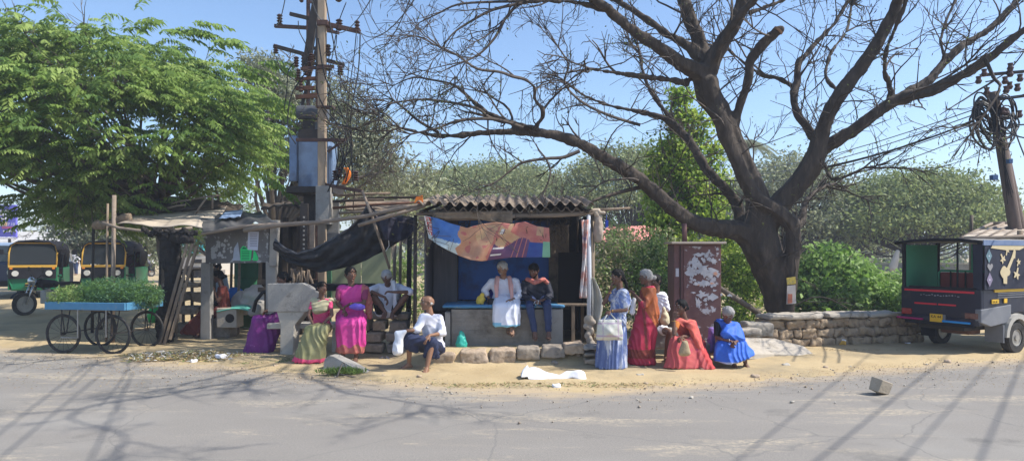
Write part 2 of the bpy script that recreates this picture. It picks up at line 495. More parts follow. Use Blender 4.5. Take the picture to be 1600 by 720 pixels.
# platform with real brick courses showing through the plaster
m_brick = M('grey_plastered_brick', (.20, .18, .155), (.30, .27, .235), s=4, rough=.95, bump=.45, bs=30, c3=(.10, .085, .07), s3=3, t3=.62, w3=.1)
pl = MB(); random.seed(3)
pl.box((-.18, 11.474, .50), (1.64, .942, .64))
z = .21
for r in range(9):
    x = -.99 + (-.06 if r % 2 else 0)
    while x < .60:
        w = random.uniform(.19, .25); x1 = min(x + w, .62); x0 = max(x, -1.0)
        if x1 - x0 > .03: pl.box(((x0 + x1) / 2, 11.012 + random.uniform(-.004, .004), z + .032), (x1 - x0 - .008, .03, .060), jit=.003)
        x += w
    z += .068
plo = pl.build('platform', m_brick, kio)
MB().box((.73, 11.42, .50), (.22, .98, .645), jit=.006).build('platform_pier', m_conc, kio, bevel=.012)
MB().box((-1.06, 11.42, .48), (.09, .96, .60), jit=.006).build('platform_pier', m_conc, kio, bevel=.01)
m_bluesl = M('worn_blue_paint', (.05, .17, .33), (.085, .25, .42), s=6, rough=.7, bump=.4, bs=22, c3=(.28, .29, .28), s3=7, t3=.63, w3=.05)
def slab_d(co, no): return np.array([noise.noise(Vector(p) * 5) * .012 + noise.noise(Vector(p) * 14) * .006 for p in co])
blob('platform_slab', [[((x, y, .868), .028) for x in (-1.13, .85) for y in (10.985, 11.92)]], m_bluesl, kio, vox=.016, smooth=1, disp=slab_d, n=1)
# right hand bay: rough brown sacking wall, dark opening, plank table
m_sack = M('brown_sacking', (.17, .125, .085), (.28, .21, .145), s=5, rough=.95, bump=.5, bs=30, c3=(.09, .07, .05), s3=4, t3=.58, w3=.12)
def cloth(name, fn, nu, nv, mats, parent=None, mfn=None, th=.006, smooth=True, **k):
    mb = MB().grid(fn, nu, nv, mfn)
    o = mb.build(name, mats, parent, smooth=smooth, fixn=False, **k)
    sdm = o.modifiers.new('thick', 'SOLIDIFY'); sdm.thickness = th; sdm.offset = 0
    return o
def f(u, v):
    x = .66 + .36 * u; z = 2.25 - 1.5 * v
    return (x, 11.95 + .05 * noise.noise(Vector((x * 5, z * 3, 1))) + .02 * math.sin(x * 40 + z * 4), z)
tag(cloth('sacking_curtain', f, 14, 40, m_sack, th=.01), 'brown sacking hung behind the man in the dark jacket', 'sacking')
b = MB(); b.box((.99, 11.25, 1.33), (.42, .025, .86)); bb = b.build('black_board', M('black_board_paint', (.005, .005, .006), rough=1, bump=.1, spec=.03), bevel=.004)
tag(bb, 'tall black board standing on the small table in the kiosk opening', 'board')
tb = thing('plank_table', 'small plank table with one pale leg inside the kiosk opening', 'table', (1.02, 11.4, .2))
MB().box((1.02, 11.35, .885), (.52, .5, .035)).build('table_top', m_wood, tb, bevel=.004)
for (x, y) in ((1.02, 11.14), (.84, 11.55), (1.22, 11.55)): MB().box((x, y, .53), (.055, .05, .67)).build('leg', m_wood, tb, bevel=.004)
# sackcloth valance under the roof
def f(u, v):
    x = -1.28 + 1.29 * u; top = 2.40 + .02 * u; bot = 2.33 - .11 * u - .02 * math.sin(u * 9)
    return (x, 10.66 + .02 * noise.noise(Vector((x * 6, v * 3, 7))), top + (bot - top) * v)
tag(cloth('sackcloth_valance', f, 40, 6, m_sack, th=.006), 'brown sackcloth strip hanging right under the corrugated roof edge', 'sackcloth')
# painted plastic banner
BW, BH = 150, 44
TOPP = [(662, 337), (684, 341), (704, 349), (730, 356), (752, 350), (775, 347), (800, 350), (820, 346), (838, 353), (858, 356)]
BOTP = [(669, 372), (684, 382), (700, 391), (718, 400), (735, 406), (752, 408), (775, 405), (800, 402), (830, 402), (860, 402)]
def pl_at(pts, u):
    t = u * (len(pts) - 1); i = min(int(t), len(pts) - 2); k = t - i
    return (pts[i][0] * (1 - k) + pts[i + 1][0] * k, pts[i][1] * (1 - k) + pts[i + 1][1] * k)
def f(u, v):
    a = pl_at(TOPP, u); c = pl_at(BOTP, u); p = P(a[0] * (1 - v) + c[0] * v, a[1] * (1 - v) + c[1] * v, 10.62)
    p.y += .05 * math.sin(u * 17 + v * 2.2) * (.3 + .7 * v) + .03 * noise.noise(Vector((u * 9, v * 3, 4))) + .04 * v
    return p
BC = [('banner_blue', (.05, .14, .42), (.09, .22, .52)), ('banner_white', (.42, .55, .62), (.55, .62, .62)), ('banner_orange', (.46, .21, .12), (.56, .32, .20)),
      ('banner_red', (.42, .10, .10), (.52, .22, .16)), ('banner_purple', (.09, .045, .12), (.17, .07, .14)), ('banner_navy', (.03, .05, .22), (.04, .09, .28)),
      ('banner_green', (.16, .38, .25), (.22, .45, .3)), ('banner_letter_red', (.50, .06, .06), None), ('banner_letter_white', (.70, .66, .62), None), ('banner_gold', (.58, .40, .20), (.50, .26, .17))]
bm_ = [M(a, b, c, s=7, rough=.55, bump=.12, bs=20) for a, b, c in BC]
def mf(u, v):
    n = noise.noise(Vector((u * 9, v * 3, 1))) * .05
    if u < .055:
        if u < .012 or u > .05 or v > .78: return 8 if v < .8 else 1
        k = (v * 5.2) % 1; q = (u - .012) / .038
        if k < .14: return 8
        g = int(v * 5.2)
        if g == 1: return 7 if (k < .4 or k > .8 or q < .3) else 8
        if g == 2: return 7 if (q < .3 or q > .7 or k > .75 or k < .35) and not (.45 < k < .6 and q > .6) else 8
        return 7 if (k < .38 or q > .66 or (k > .62 and q < .4)) else 8
    if u < .30 + n:
        return 1 if v > .62 + n * 3 + (.26 - u) * 1.2 else 0
    if u < .585 + n * .4: 
        r = math.hypot((u - .52) * 3.2, v - .33)
        return 9 if (.20 < r < .27 or (u - .47) ** 2 * 60 + (v - .3) ** 2 * 6 < .12) else (3 if noise.noise(Vector((u * 14, v * 5, 3))) > .32 else 2)
    if u < .60: return 3
    if u < .86:
        lim = .55 + .12 * math.sin((u - .6) * 22)
        if v < lim:
            if .655 < u < .685: return 9
            if (u - .63) ** 2 * 260 + (v - .52) ** 2 * 8 < .16: return 9
            if .615 < u < .64 and .16 < v < .3: return 4 if int(u * 400) % 3 else 8
            s = (u - .66) * 2.1 - (v - .3)
            return 9 if abs(s) < .12 else 3
        if .605 < u < .69 and (abs(v - .68) < .02 or abs(v - .86) < .02): return 8 if int(u * 600) % 4 else 4
        return 3 if (u * 30) % 1 < .22 and u > .74 else 4
    if u < .955: return 5 if v > .52 else (3 if (u < .90 or v > .3) else 9)
    return 6 if v > .48 else 3
ban = cloth('printed_banner', f, BW, BH, bm_, mfn=mf, th=.004)
tag(ban, 'faded orange and blue printed plastic banner strung under the kiosk roof', 'banner')
# wrapped pole with cloths on the kiosk's right corner
wp = thing('wrapped_pole', 'pale pole wrapped in rags and netting at the kiosk corner', 'pole', (1.235, 10.7, 0))
MB().tube([(1.235, 10.7, .0), (1.24, 10.7, 1.2), (1.23, 10.7, 2.36)], [.04, .038, .034], 8).build('pole', M('pale_pipe', (.52, .54, .58), (.40, .42, .46), s=5, rough=.7, bump=.2), wp, smooth=True)
hs = []
random.seed(5)
for i in range(9):
    z = .16 + i * .065; hs.append([((1.24 + random.uniform(-.03, .03), 10.68, z), random.uniform(.05, .085)), ((1.24 + random.uniform(-.06, .06), 10.66, z + .03), random.uniform(.035, .05))])
blob('knotted_rags', hs, M('dirty_rag', (.42, .37, .31), (.28, .24, .19), s=7, rough=.9, bump=.3), wp, vox=.012, smooth=1)
m_rag2 = M('orange_rag', (.50, .22, .17), (.62, .58, .56), s=5, rough=.9, bump=.3, t2=.5, w2=.06, c3=(.10, .13, .33), s3=4, t3=.62, w3=.04)
def f(u, v):
    x = 1.10 + (.12 - .05 * math.sin(v * 3.1)) * u + .03 * math.sin(v * 4); z = 2.28 - 1.25 * v
    return (x, 10.66 - .03 * math.sin(u * 9 + v * 6) + .02 * noise.noise(Vector((u * 4, v * 9, 2))), z)
cloth('hanging_rag', f, 12, 40, m_rag2, wp, th=.006)
m_net = M('milky_plastic', (.62, .60, .54), (.52, .50, .45), s=6, rough=.6, bump=.3, tr=.35)
def f(u, v):
    w = .05 + .13 * math.sin(min(1, v * 1.3) * 2.4); x = 1.26 + w * u + .04 * v; z = 1.36 - .86 * v
    return (x, 10.72 - .05 * math.sin(u * 8 + v * 3), z)
cloth('plastic_net', f, 12, 30, m_net, wp, th=.004)
sb = blob('hanging_bundle', [[((1.385, 10.72, 2.33), .06), ((1.39, 10.72, 2.1), .085), ((1.38, 10.73, 1.98), .075)]], M('tan_cloth', (.30, .24, .19), (.38, .31, .25), s=5, bump=.3), vox=.014,
          disp=lambda co, no: np.array([noise.noise(Vector(p) * 14) * .015 for p in co]))
tag(sb, 'tan cloth bundle hanging from the roof beam over the wrapped pole', 'bundle')
sb = blob('rope_knot', [[((1.30 + .04 * i + random.uniform(-.02, .02), 10.68, 2.38 + random.uniform(-.03, .06)), .028), ((1.36 + random.uniform(-.09, .09), 10.70, 2.36 + random.uniform(-.02, .09)), .022)] for i in range(5)],
          M('rope_tan', (.42, .33, .24), (.50, .42, .33), s=9, bump=.3), vox=.01)
tag(sb, 'tangled rope knot lashing the roof beam ends together', 'rope')
sb = MB().tube([(1.53, 10.8, 2.36), (1.53, 10.8, 2.27)], [.004, .004], 5).box((1.535, 10.8, 2.22), (.045, .03, .11)).build('plastic_bag', M('blue_plastic', (.03, .07, .45), rough=.4, bump=0))
tag(sb, 'tiny blue plastic bag dangling beside the kiosk corner', 'bag')
tag(MB().tube([(1.2, 10.78, 2.43), (1.9, 10.72, 2.47)], [.03, .02], 6).build('roof_stick', m_wood, smooth=True), 'thin stick poking out right of the kiosk roof', 'stick')
fg = MB().prism([P(647, 317, 10.7), P(650, 308, 10.7), P(660, 305, 10.7), P(661, 316, 10.7), P(655, 318, 10.7)], (0, .03, 0)).build('orange_flag', M('orange_cloth', (.75, .20, .03), rough=.8, bump=.1))
tag(fg, 'small orange cloth scrap on the left roof corner of the kiosk', 'cloth')
tag(MB().tube([P(560, 352, 10.9), P(606, 338, 10.8), P(664, 322, 10.7)], [.03, .032, .026], 7, jit=.08).build('roof_pole', m_log, smooth=True), 'short crooked pole resting on the kiosk roof corner', 'pole')

# stones edging the kiosk ground
random.seed(21)
for i, (px, py, w, h, mt, lb) in enumerate((
        (690, 561, .45, .23, m_stone, 'rounded tan kerb stone beside the old man in navy cloth'),
        (741, 558, .46, .25, m_stone, 'smooth pinkish kerb stone right below the green bag'),
        (785, 556, .43, .24, m_stone, 'pale square kerb stone beneath the hanging foot of the white robed man'),
        (826, 550, .38, .19, m_stoneg, 'grey brown kerb stone under the feet of the man in jeans'),
        (864, 548, .37, .17, m_stoneg, 'dark grey kerb stone in front of the platform pier'),
        (895, 543, .34, .16, m_stone, 'brown kerb stone below the small plank table'),
        (815, 568, .18, .08, m_stone, 'small flat reddish stone tucked under the kerb stones'),
        (923, 541, .26, .06, m_conc, 'thin flat slab topping the little stack by the blue sari'),
        (921, 552, .22, .06, m_stoneg, 'middle stone of the little stack by the blue sari'),
        (923, 562, .24, .07, m_stone, 'bottom stone of the little stack by the blue sari'))):
    Yc = 10.45 - (.0 if i < 6 else .05)
    c = P(px, py, Yc)
    o = rock('kerb_stone', (c.x, Yc, c.z), (w * 1.03, .42, h * 1.06), mt, rz=random.uniform(-.08, .08), seed=i + 2, rough=.022, vox=.018)
    tag(o, lb, 'stone', 'stones edging the kiosk ground')
m_gbag = M('green_plastic_bag', (.02, .32, .26), (.05, .42, .34), s=9, rough=.35, bump=.4, bs=40)
c = P(721, 532, 10.8)
gb = blob('carrier_bag', [[((c.x, 10.8, c.z - .06), .10), ((c.x, 10.8, c.z + .03), .075)], [((c.x - .02, 10.8, c.z + .03), .05), ((c.x - .005, 10.8, c.z + .15), .02)], [((c.x + .05, 10.8, c.z + .03), .03), ((c.x + .02, 10.8, c.z + .13), .014)]], m_gbag, vox=.01,
         disp=lambda co, no: np.array([noise.noise(Vector(p) * 22) * .012 for p in co]))
tag(gb, 'green plastic carrier bag standing against the brick platform', 'bag')
# ------------------------------------------------------------------ black tarpaulin and what hangs round it
TT = [(430, 372), (442, 384), (464, 395), (490, 388), (520, 372), (545, 356), (562, 340), (575, 318), (590, 332), (612, 336), (640, 338), (652, 342)]
TB = [(430, 396), (446, 408), (470, 418), (498, 426), (520, 422), (545, 416), (570, 407), (588, 398), (605, 388), (625, 376), (640, 360), (653, 352)]
def f(u, v):
    a = pl_at(TT, u); c = pl_at(TB, u)
    p = P(a[0] * (1 - v) + c[0] * v, a[1] * (1 - v) + c[1] * v, 11.75)
    p.y += -.14 * math.sin(v * math.pi) + .10 * v + .05 * math.sin((u * 1.2 + v * .8) * 19) * v + .12 * noise.noise(Vector((u * 7, v * 2.5, 1))) + .05 * noise.noise(Vector((u * 22, v * 6, 4))) + .035 * math.sin(u * 26 + v * 9) * (.3 + v)
    return p
tp = cloth('tarpaulin', f, 90, 26, m_black, th=.008)
tag(tp, 'sagging black tarpaulin slung between the notice board and the kiosk', 'tarpaulin')
mb = MB(); pp = [pl_at(TT, i / 30 * .62) for i in range(31)]
mb.tube([P(a, b + 1.5, 11.72) + Vector((0, -.02, .0)) for a, b in pp], [.016 + .007 * math.sin(i * 1.9) for i in range(31)], 7, jit=.12)
mb.build('rolled_hem', M('grey_plastic_sheet', (.05, .05, .055), (.12, .12, .125), s=6, rough=.5, bump=.3), tp, smooth=True)
def f(u, v):
    a = (586 + 66 * u, 338 + 4 * u); b2 = (600 + 50 * u, 372 - 16 * u + 26 * math.sin(u * 3) * .5)
    p = P(a[0] * (1 - v) + b2[0] * v, a[1] * (1 - v) + b2[1] * v, 11.2)
    p.y += .06 * math.sin(u * 16 + v * 3) + .05 * noise.noise(Vector((u * 5, v * 4, 8)))
    return p
tag(cloth('dark_cloth', f, 30, 14, M('navy_black_cloth', (.018, .018, .035), (.035, .035, .055), s=6, rough=.8, bump=.3), th=.008), 'dark bunched cloth draped at the left post of the kiosk', 'cloth')
tag(MB().tube([P(382, 360, 12.3), P(432, 352, 12.0), P(500, 347, 11.8), P(570, 338, 11.5), P(624, 326, 11.1), P(672, 318, 10.9)], [.04, .042, .036, .034, .034, .03], 8, jit=.06).build('ridge_log', m_log, smooth=True), 'long pale log running from the notice board to the kiosk roof', 'log')
tag(MB().tube([P(566, 298, 11.6), P(584, 345, 11.5), P(609, 420, 11.6)], [.024, .026, .024], 7, jit=.06).build('bamboo_stick', m_log, smooth=True), 'slanting bamboo stick propped in front of the black tarpaulin', 'stick')
tag(MB().tube([P(572, 318, 11.62), P(600, 352, 11.5), P(606, 358, 11.5)], .012, 6).build('thin_stick', m_log, smooth=True), 'thin short stick tied behind the bamboo stick', 'stick')
rp = [P(612, 345, 11.3), P(604, 360, 11.25), P(607, 372, 11.25), P(608, 384, 11.3), P(603, 392, 11.3)]
tag(MB().tube(rp, .006, 5).build('twine', M('white_twine', (.6, .6, .6), rough=.8, bump=0)), 'loose white twine dangling over the dark cloth', 'twine')

# pale green sheet wall and thin posts behind the seated people
m_gs = M('pale_green_sheet', (.33, .38, .22), (.43, .46, .29), s=1.5, rough=.8, bump=.15, c3=(.25, .27, .17), s3=1.2, t3=.6, w3=.1)
gw = thing('green_sheet_hoarding', 'pale green sheet hoarding behind the woman in the magenta sari', 'hoarding', (-2.9, 14, .1))
for (a, b2) in ((508, 565), (565, 612)):
    p0, p1 = P(a, 360, 14.0), P(b2 - 1, 452, 14.0)
    MB().box(((p0.x + p1.x) / 2, 14, (p0.z + p1.z) / 2 - .2), (p1.x - p0.x, .03, p0.z - p1.z + .4)).build('sheet_panel', m_gs, gw, bevel=.004)
p = P(514, 400, 13.95); MB().box((p.x, 13.95, 1.1), (.1, .05, 1.9)).build('frame_post', M('green_paint', (.05, .16, .09), rough=.7, bump=.1), gw)
for (px, r, mt, lb) in ((617, .035, m_log, 'slim pale post standing just right of the green hoarding'), (626, .03, m_wood, 'slim brown post left of the kiosk gap'), (640, .05, m_dark, 'black post near the kiosk left side')):
    tag(MB().tube([P(px, 365, 13.4), P(px - 2, 500, 13.4)], [r, r * 1.1], 7, jit=.05).build('thin_post', mt, smooth=True), lb, 'post')

# ------------------------------------------------------------------ stall behind the tarpaulin (dark plank wall, low roof, junk)
st = thing('dark_shed', 'dark plank shed with a low dark roof behind the black tarpaulin', 'shed', (-4.2, 15, .1))
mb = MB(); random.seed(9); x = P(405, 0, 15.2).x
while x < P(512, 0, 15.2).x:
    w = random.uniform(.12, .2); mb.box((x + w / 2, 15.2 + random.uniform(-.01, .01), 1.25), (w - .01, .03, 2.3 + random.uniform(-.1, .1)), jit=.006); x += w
mb.build('plank_wall', m_dark, st)
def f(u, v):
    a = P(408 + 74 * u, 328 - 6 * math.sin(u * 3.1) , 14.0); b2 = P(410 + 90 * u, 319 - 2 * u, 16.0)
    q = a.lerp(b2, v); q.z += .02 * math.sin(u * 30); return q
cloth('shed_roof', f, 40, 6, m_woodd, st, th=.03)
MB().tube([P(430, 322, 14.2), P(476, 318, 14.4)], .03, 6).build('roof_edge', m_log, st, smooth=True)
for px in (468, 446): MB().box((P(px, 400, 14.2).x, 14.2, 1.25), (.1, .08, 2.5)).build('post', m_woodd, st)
for i, (a, y0, b2, y1, d, mt) in enumerate(((526, 306, 610, 302, 13.6, m_wood), (520, 315, 600, 312, 13.4, m_woodd), (520, 325, 660, 316, 13.5, m_rust), (530, 333, 640, 328, 13.3, m_wood), (560, 311, 655, 308, 14.4, m_woodd))):
    tag(MB().tube([P(a, y0, d), P((a + b2) / 2, (y0 + y1) / 2 - 1, d), P(b2, y1, d)], .03, 6, jit=.06).build('junk_pole', mt, smooth=True),
        ['topmost thin pole laid across behind the bamboo stick', 'second pole from the top behind the bamboo stick', 'rusty pipe lying between the transformer and the kiosk roof', 'lowest brown pole just above the long log', 'far dark pole behind the stack of poles'][i], 'pole', 'poles stacked behind the tarpaulin')
lp = MB(); lp.grid(lambda u, v: P(540 + 100 * u, 312 + 14 * v + 1.5 * math.sin(u * 12), 14.8 - .5 * v), 20, 4)
lo = lp.build('low_roof', m_wood); sdm = lo.modifiers.new('t', 'SOLIDIFY'); sdm.thickness = .04
tag(lo, 'low patched roof sheet behind the poles, left of the kiosk', 'roof sheet')
# bundle of firewood and a plank counter behind the bench
fw = MB(); random.seed(4)
for i in range(16):
    x = random.uniform(452, 490); fw.tube([P(x, 476, 13 + random.uniform(-.15, .15)), P(x + random.uniform(-4, 4), 452, 13), P(x + random.uniform(-8, 8), 425 + random.uniform(-6, 6), 13 + random.uniform(-.1, .1))], random.uniform(.015, .03), 5)
tag(fw.build('firewood_bundle', m_wood, smooth=True), 'upright bundle of twisted firewood behind the concrete bench', 'firewood')
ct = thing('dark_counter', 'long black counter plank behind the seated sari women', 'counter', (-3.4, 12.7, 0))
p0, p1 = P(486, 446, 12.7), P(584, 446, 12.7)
MB().box(((p0.x + p1.x) / 2, 12.7, 1.1), (p1.x - p0.x, .35, .13)).build('counter_top', m_dark, ct, bevel=.01)
for px in (492, 540, 578): MB().box((P(px, 0, 12.7).x, 12.7, .52), (.08, .2, 1.04)).build('leg', m_dark, ct)
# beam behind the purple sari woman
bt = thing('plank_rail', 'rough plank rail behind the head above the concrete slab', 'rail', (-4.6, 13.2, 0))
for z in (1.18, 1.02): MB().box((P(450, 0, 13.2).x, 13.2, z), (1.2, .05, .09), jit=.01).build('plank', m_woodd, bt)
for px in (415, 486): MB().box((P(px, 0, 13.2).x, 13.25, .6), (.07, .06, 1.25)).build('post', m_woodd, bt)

# ------------------------------------------------------------------ notice board on concrete posts
nb = thing('notice_board', 'grey concrete notice board on two posts with torn paper and green posters', 'notice board', (-5.4, 13.1, 0))
m_board = M('board_cement', (.12, .115, .115), (.19, .18, .175), s=3, rough=.9, bump=.3, c3=(.42, .42, .42), s3=5, t3=.60, w3=.02)
a, b2, c, d = P(321, 362, 13.3), P(420, 349, 12.7), P(420, 410, 12.7), P(321, 412, 13.3)
MB().prism([a, b2, c, d], (.01, .07, 0)).build('board', m_board, nb, bevel=.006)
def onb(px, py, off=-.012):
    t = (px - 321) / 99; Y = 13.3 + (12.7 - 13.3) * t; q = P(px, py, Y); q.y += off; return q
MB().prism([onb(388, 362), onb(405, 362), onb(403, 391), onb(387, 390)], (0, .006, 0)).build('white_notice', M('blueish_paper', (.55, .58, .72), (.62, .65, .78), s=9, rough=.8, bump=.05), nb)
mb = MB()
for k in range(8): mb.prism([onb(391, 365.5 + k * 2.6, -.014), onb(402, 365.5 + k * 2.6, -.014), onb(402, 366.4 + k * 2.6, -.014), onb(391, 366.4 + k * 2.6, -.014)], (0, .003, 0))
mb.build('notice_text', M('ink_grey', (.22, .23, .34), rough=.8, bump=0), nb)
m_gp = M('green_paper', (.03, .62, .17), (.04, .72, .22), s=9, rough=.7, bump=.05)
MB().prism([onb(376, 389), onb(380, 384), onb(384, 385.5), onb(388, 389.5), onb(394, 389), onb(392, 407), onb(376, 407.5)], (0, .006, 0)).build('green_poster', m_gp, nb)
MB().prism([onb(395, 407), onb(397, 391), onb(400, 394), onb(404, 403), onb(403, 407)], (0, .006, 0)).build('green_poster', m_gp, nb)
mb = MB()
for k in range(6): mb.prism([onb(378, 392 + k * 2.5, -.014), onb(390, 392 + k * 2.5, -.014), onb(390, 393 + k * 2.5, -.014), onb(378, 393 + k * 2.5, -.014)], (0, .003, 0))
mb.prism([onb(378, 389, -.014), onb(380.5, 386, -.014), onb(384, 387, -.014), onb(386, 389, -.014)], (0, .003, 0))
mb.build('poster_text', M('ink_green', (.01, .15, .07), rough=.8, bump=0), nb)
MB().prism([onb(364, 407), onb(366, 388), onb(372, 378), onb(374, 392), onb(376, 407)], (0, .006, 0)).build('torn_paper', M('pale_blue_paper', (.45, .50, .60), (.35, .38, .45), s=9, rough=.8, bump=.05), nb)
m_tp = M('torn_paper', (.50, .50, .50), (.38, .37, .37), s=9, rough=.9, bump=.1)
random.seed(8)
for k in range(26):
    cx = random.choice([350, 352, 346, 356, 340]) + random.gauss(0, 7); cy = 392 + random.gauss(0, 10); n = random.randint(5, 8); r = random.uniform(1, 3.6)
    if not (327 < cx - 5 and cx + 4 < 415 and 368 < cy < 406): continue
    pts = [onb(cx + math.cos(-2 * math.pi * i / n) * r * random.uniform(.4, 1.2), cy + math.sin(-2 * math.pi * i / n) * r * random.uniform(.5, 1.5), -.010 - k * .0003) for i in range(n)]
    if random.random() < .9: MB().prism(pts, (0, .004, 0)).build('paper_scrap', m_tp, nb)
for (x0, x1, y0, y1, Y) in ((315, 330, 410, 533, 13.35),):
    p0 = P(x0, y0, Y); p1 = P(x1, y1, Y); MB().box(((p0.x + p1.x) / 2, Y + .03, (p0.z + p1.z) / 2 - .04), (p1.x - p0.x, .16, p0.z - p1.z + .08), jit=.008).build('post', m_conc, nb, bevel=.012)
p0 = P(413, 408, 12.7); p1 = P(432, 545, 12.7)
MB().box(((p0.x + p1.x) / 2, 12.78, (p0.z - .03) / 2), (.19, .15, p0.z + .03), jit=.008).build('post', m_conc, nb, bevel=.012)
pa = P(413, 344, 12.7); pb = P(433, 344, 12.7); MB().prism([(pa.x + .1, 12.66, 1.5), (pb.x - .01, 12.66, 1.5), (pb.x + .03, 12.66, pb.z), (pa.x + .12, 12.66, pa.z)], (0, .14, 0)).build('post_top', m_conc, nb, bevel=.01)

# ------------------------------------------------------------------ left shack
sh = thing('tea_shack', 'ramshackle open shack with a sloping patched sheet roof beside the notice board', 'shack', (-6.6, 14, 0))
m_roofp = M('patched_roof_sheet', (.42, .35, .27), (.56, .48, .38), s=1.2, rough=.9, bump=.25, c3=(.20, .16, .13), s3=1.6, t3=.57, w3=.08)
def f(u, v):
    a = P(183 + 150 * u, 350 + 6 * u, 12.9); b2 = P(215 + 140 * u, 334 - 12 * u, 15.4)
    q = a.lerp(b2, v); q.z += .03 * math.sin(u * 11) * (1 - v) + .02 * noise.noise(Vector((u * 8, v * 5, 0))); return q
cloth('roof_sheet', f, 30, 12, m_roofp, sh, th=.02)
def f(u, v):
    a = P(180 + 180 * u, 341 - 14 * math.sin(u * 2.6), 14.9); b2 = P(190 + 190 * u, 324 - 12 * math.sin(u * 3), 15.6)
    q = a.lerp(b2, v); q.z += .05 * noise.noise(Vector((u * 20, v * 5, 3))); return q
cloth('thatch', f, 60, 6, m_woodd, sh, th=.05)
def f(u, v):
    a = P(318 + 112 * u, 362 - 14 * u + 2 * math.sin(u * 15), 12.45); b2 = P(308 + 100 * u, 337 - 6 * u, 14.4)
    q = a.lerp(b2, v); q.z += .05 * noise.noise(Vector((u * 9, v * 4, 6))) + .02 * math.sin(u * 20); return q
cloth('plastic_roof_sheet', f, 40, 12, M('grey_black_plastic', (.05, .05, .055), (.13, .125, .12), s=3, rough=.5, bump=.4), sh, th=.012)
def f(u, v):
    a = P(342 + 34 * u, 343 - 3 * u, 13.2); b2 = P(352 + 28 * u, 332 - 3 * u, 14.2)
    q = a.lerp(b2, v); q.z += .02 + .02 * noise.noise(Vector((u * 5, v * 4, 6))); return q
cloth('blue_sheet_patch', f, 12, 6, M('faded_blue_sheet', (.20, .30, .48), (.32, .40, .52), s=4, rough=.5, bump=.2), sh, th=.01)
MB().tube([P(160, 348, 12.85), P(186, 356, 12.8), P(240, 363, 12.8), P(300, 356, 12.8)], .03, 6, jit=.1).build('eave_pole', m_log, sh, smooth=True)
MB().tube([P(316, 365, 12.5), P(380, 354, 12.4), P(430, 350, 12.3)], .035, 7).build('eave_pole', m_log, sh, smooth=True)
for (px, y0, y1, Y, r, mt) in ((176, 305, 460, 12.9, .04, m_log), (166, 318, 470, 13.0, .022, m_wood), (144, 350, 470, 14.4, .03, m_blackm), (249, 362, 500, 13.4, .025, m_blackm), (275, 370, 500, 13.5, .028, m_wood), (405, 405, 470, 14.6, .04, m_wood), (372, 408, 505, 14.2, .028, m_log), (360, 408, 480, 15, .03, m_wood)):
    a = P(px, y0, Y); MB().tube([(a.x, Y, 0), (a.x + .01, Y, a.z * .5), (a.x + .03, Y, a.z)], [r * 1.1, r, r], 7, jit=.05).build('post', mt, sh, smooth=True)
# shaggy black wrapped post with its bundle on top
hs = []; random.seed(2)
for i in range(14):
    t = i / 13; p = P(264 + 6 * math.sin(t * 5), 372 + 150 * t, 12.95); hs.append([(p, .16 + .02 * math.sin(t * 9)), (p + Vector((random.uniform(-.05, .05), 0, -.12)), .14)])
hs.append([(P(252, 368, 12.9), .09), (P(285, 372, 12.8), .1), (P(298, 376, 12.7), .07)])
blob('wrapped_post', hs, m_dark, sh, vox=.022, smooth=1, disp=lambda co, no: np.array([noise.noise(Vector((p[0] * 14, p[1] * 14, p[2] * 5))) * .045 + noise.noise(Vector(p) * 30) * .02 for p in co]))
hs = [[(P(a, 362 + 4 * math.sin(a), 12.75), .05), (P(a + 9, 364 + 4 * math.cos(a), 12.75), .045)] for a in range(225, 300, 9)]
blob('fringe', hs, m_dark, sh, vox=.016, smooth=0, disp=lambda co, no: np.array([noise.noise(Vector(p) * 25) * .05 for p in co]))
ld = thing('leaning_planks', 'three weathered planks leaning against the shack roof', 'planks', (-6.9, 12.7, 0))
for (a, y0, b2, y1) in ((296, 370, 249, 540), (303, 374, 257, 538), (308, 384, 266, 530)):
    p0, p1 = P(a, y0, 12.75), P(b2, y1, 12.6); d = (p1 - p0)
    mb = MB(); rot = d.to_track_quat('Z', 'Y').to_matrix(); mb.box((p0 + p1) / 2, (.075, .05, d.length), rot=rot, jit=.008); mb.build('plank', m_wood, ld, bevel=.006)
for k in range(6):
    t = .1 + k * .16; a = P(295 - 47 * t, 372 + 168 * t, 12.72); pass
# rolled sacking heap on the roof's left end
rr = blob('rolled_mat', [[(P(182, 343, 13.4), .08), (P(200, 341, 13.4), .1)], [(P(150, 352, 13.6), .09), (P(172, 350, 13.3), .08)]], m_sack, vox=.02, disp=lambda co, no: np.array([noise.noise(Vector(p) * 12) * .03 for p in co]))
tag(rr, 'rolled old mat lying on the left end of the shack roof', 'mat')
random.seed(12)
for i, (a, y0, b2, y1, Y) in enumerate(((268, 318, 300, 312, 14.8), (305, 335, 322, 310, 14.4), (300, 312, 345, 305, 14.8), (332, 305, 332, 326, 14.6), (262, 325, 290, 320, 14.5))):
    tag(MB().tube([P(a, y0, Y), P((a + b2) / 2, (y0 + y1) / 2 - 1, Y), P(b2, y1, Y)], .022, 5, jit=.1).build('loose_stick', m_log, smooth=True),
        ['loose stick lying low on the dark thatch', 'slanting stick rising from the patched roof', 'long stick lying along the thatch ridge', 'short upright stick on the thatch ridge', 'small stick at the left of the thatch ridge'][i], 'stick', 'loose sticks on the shack roof')
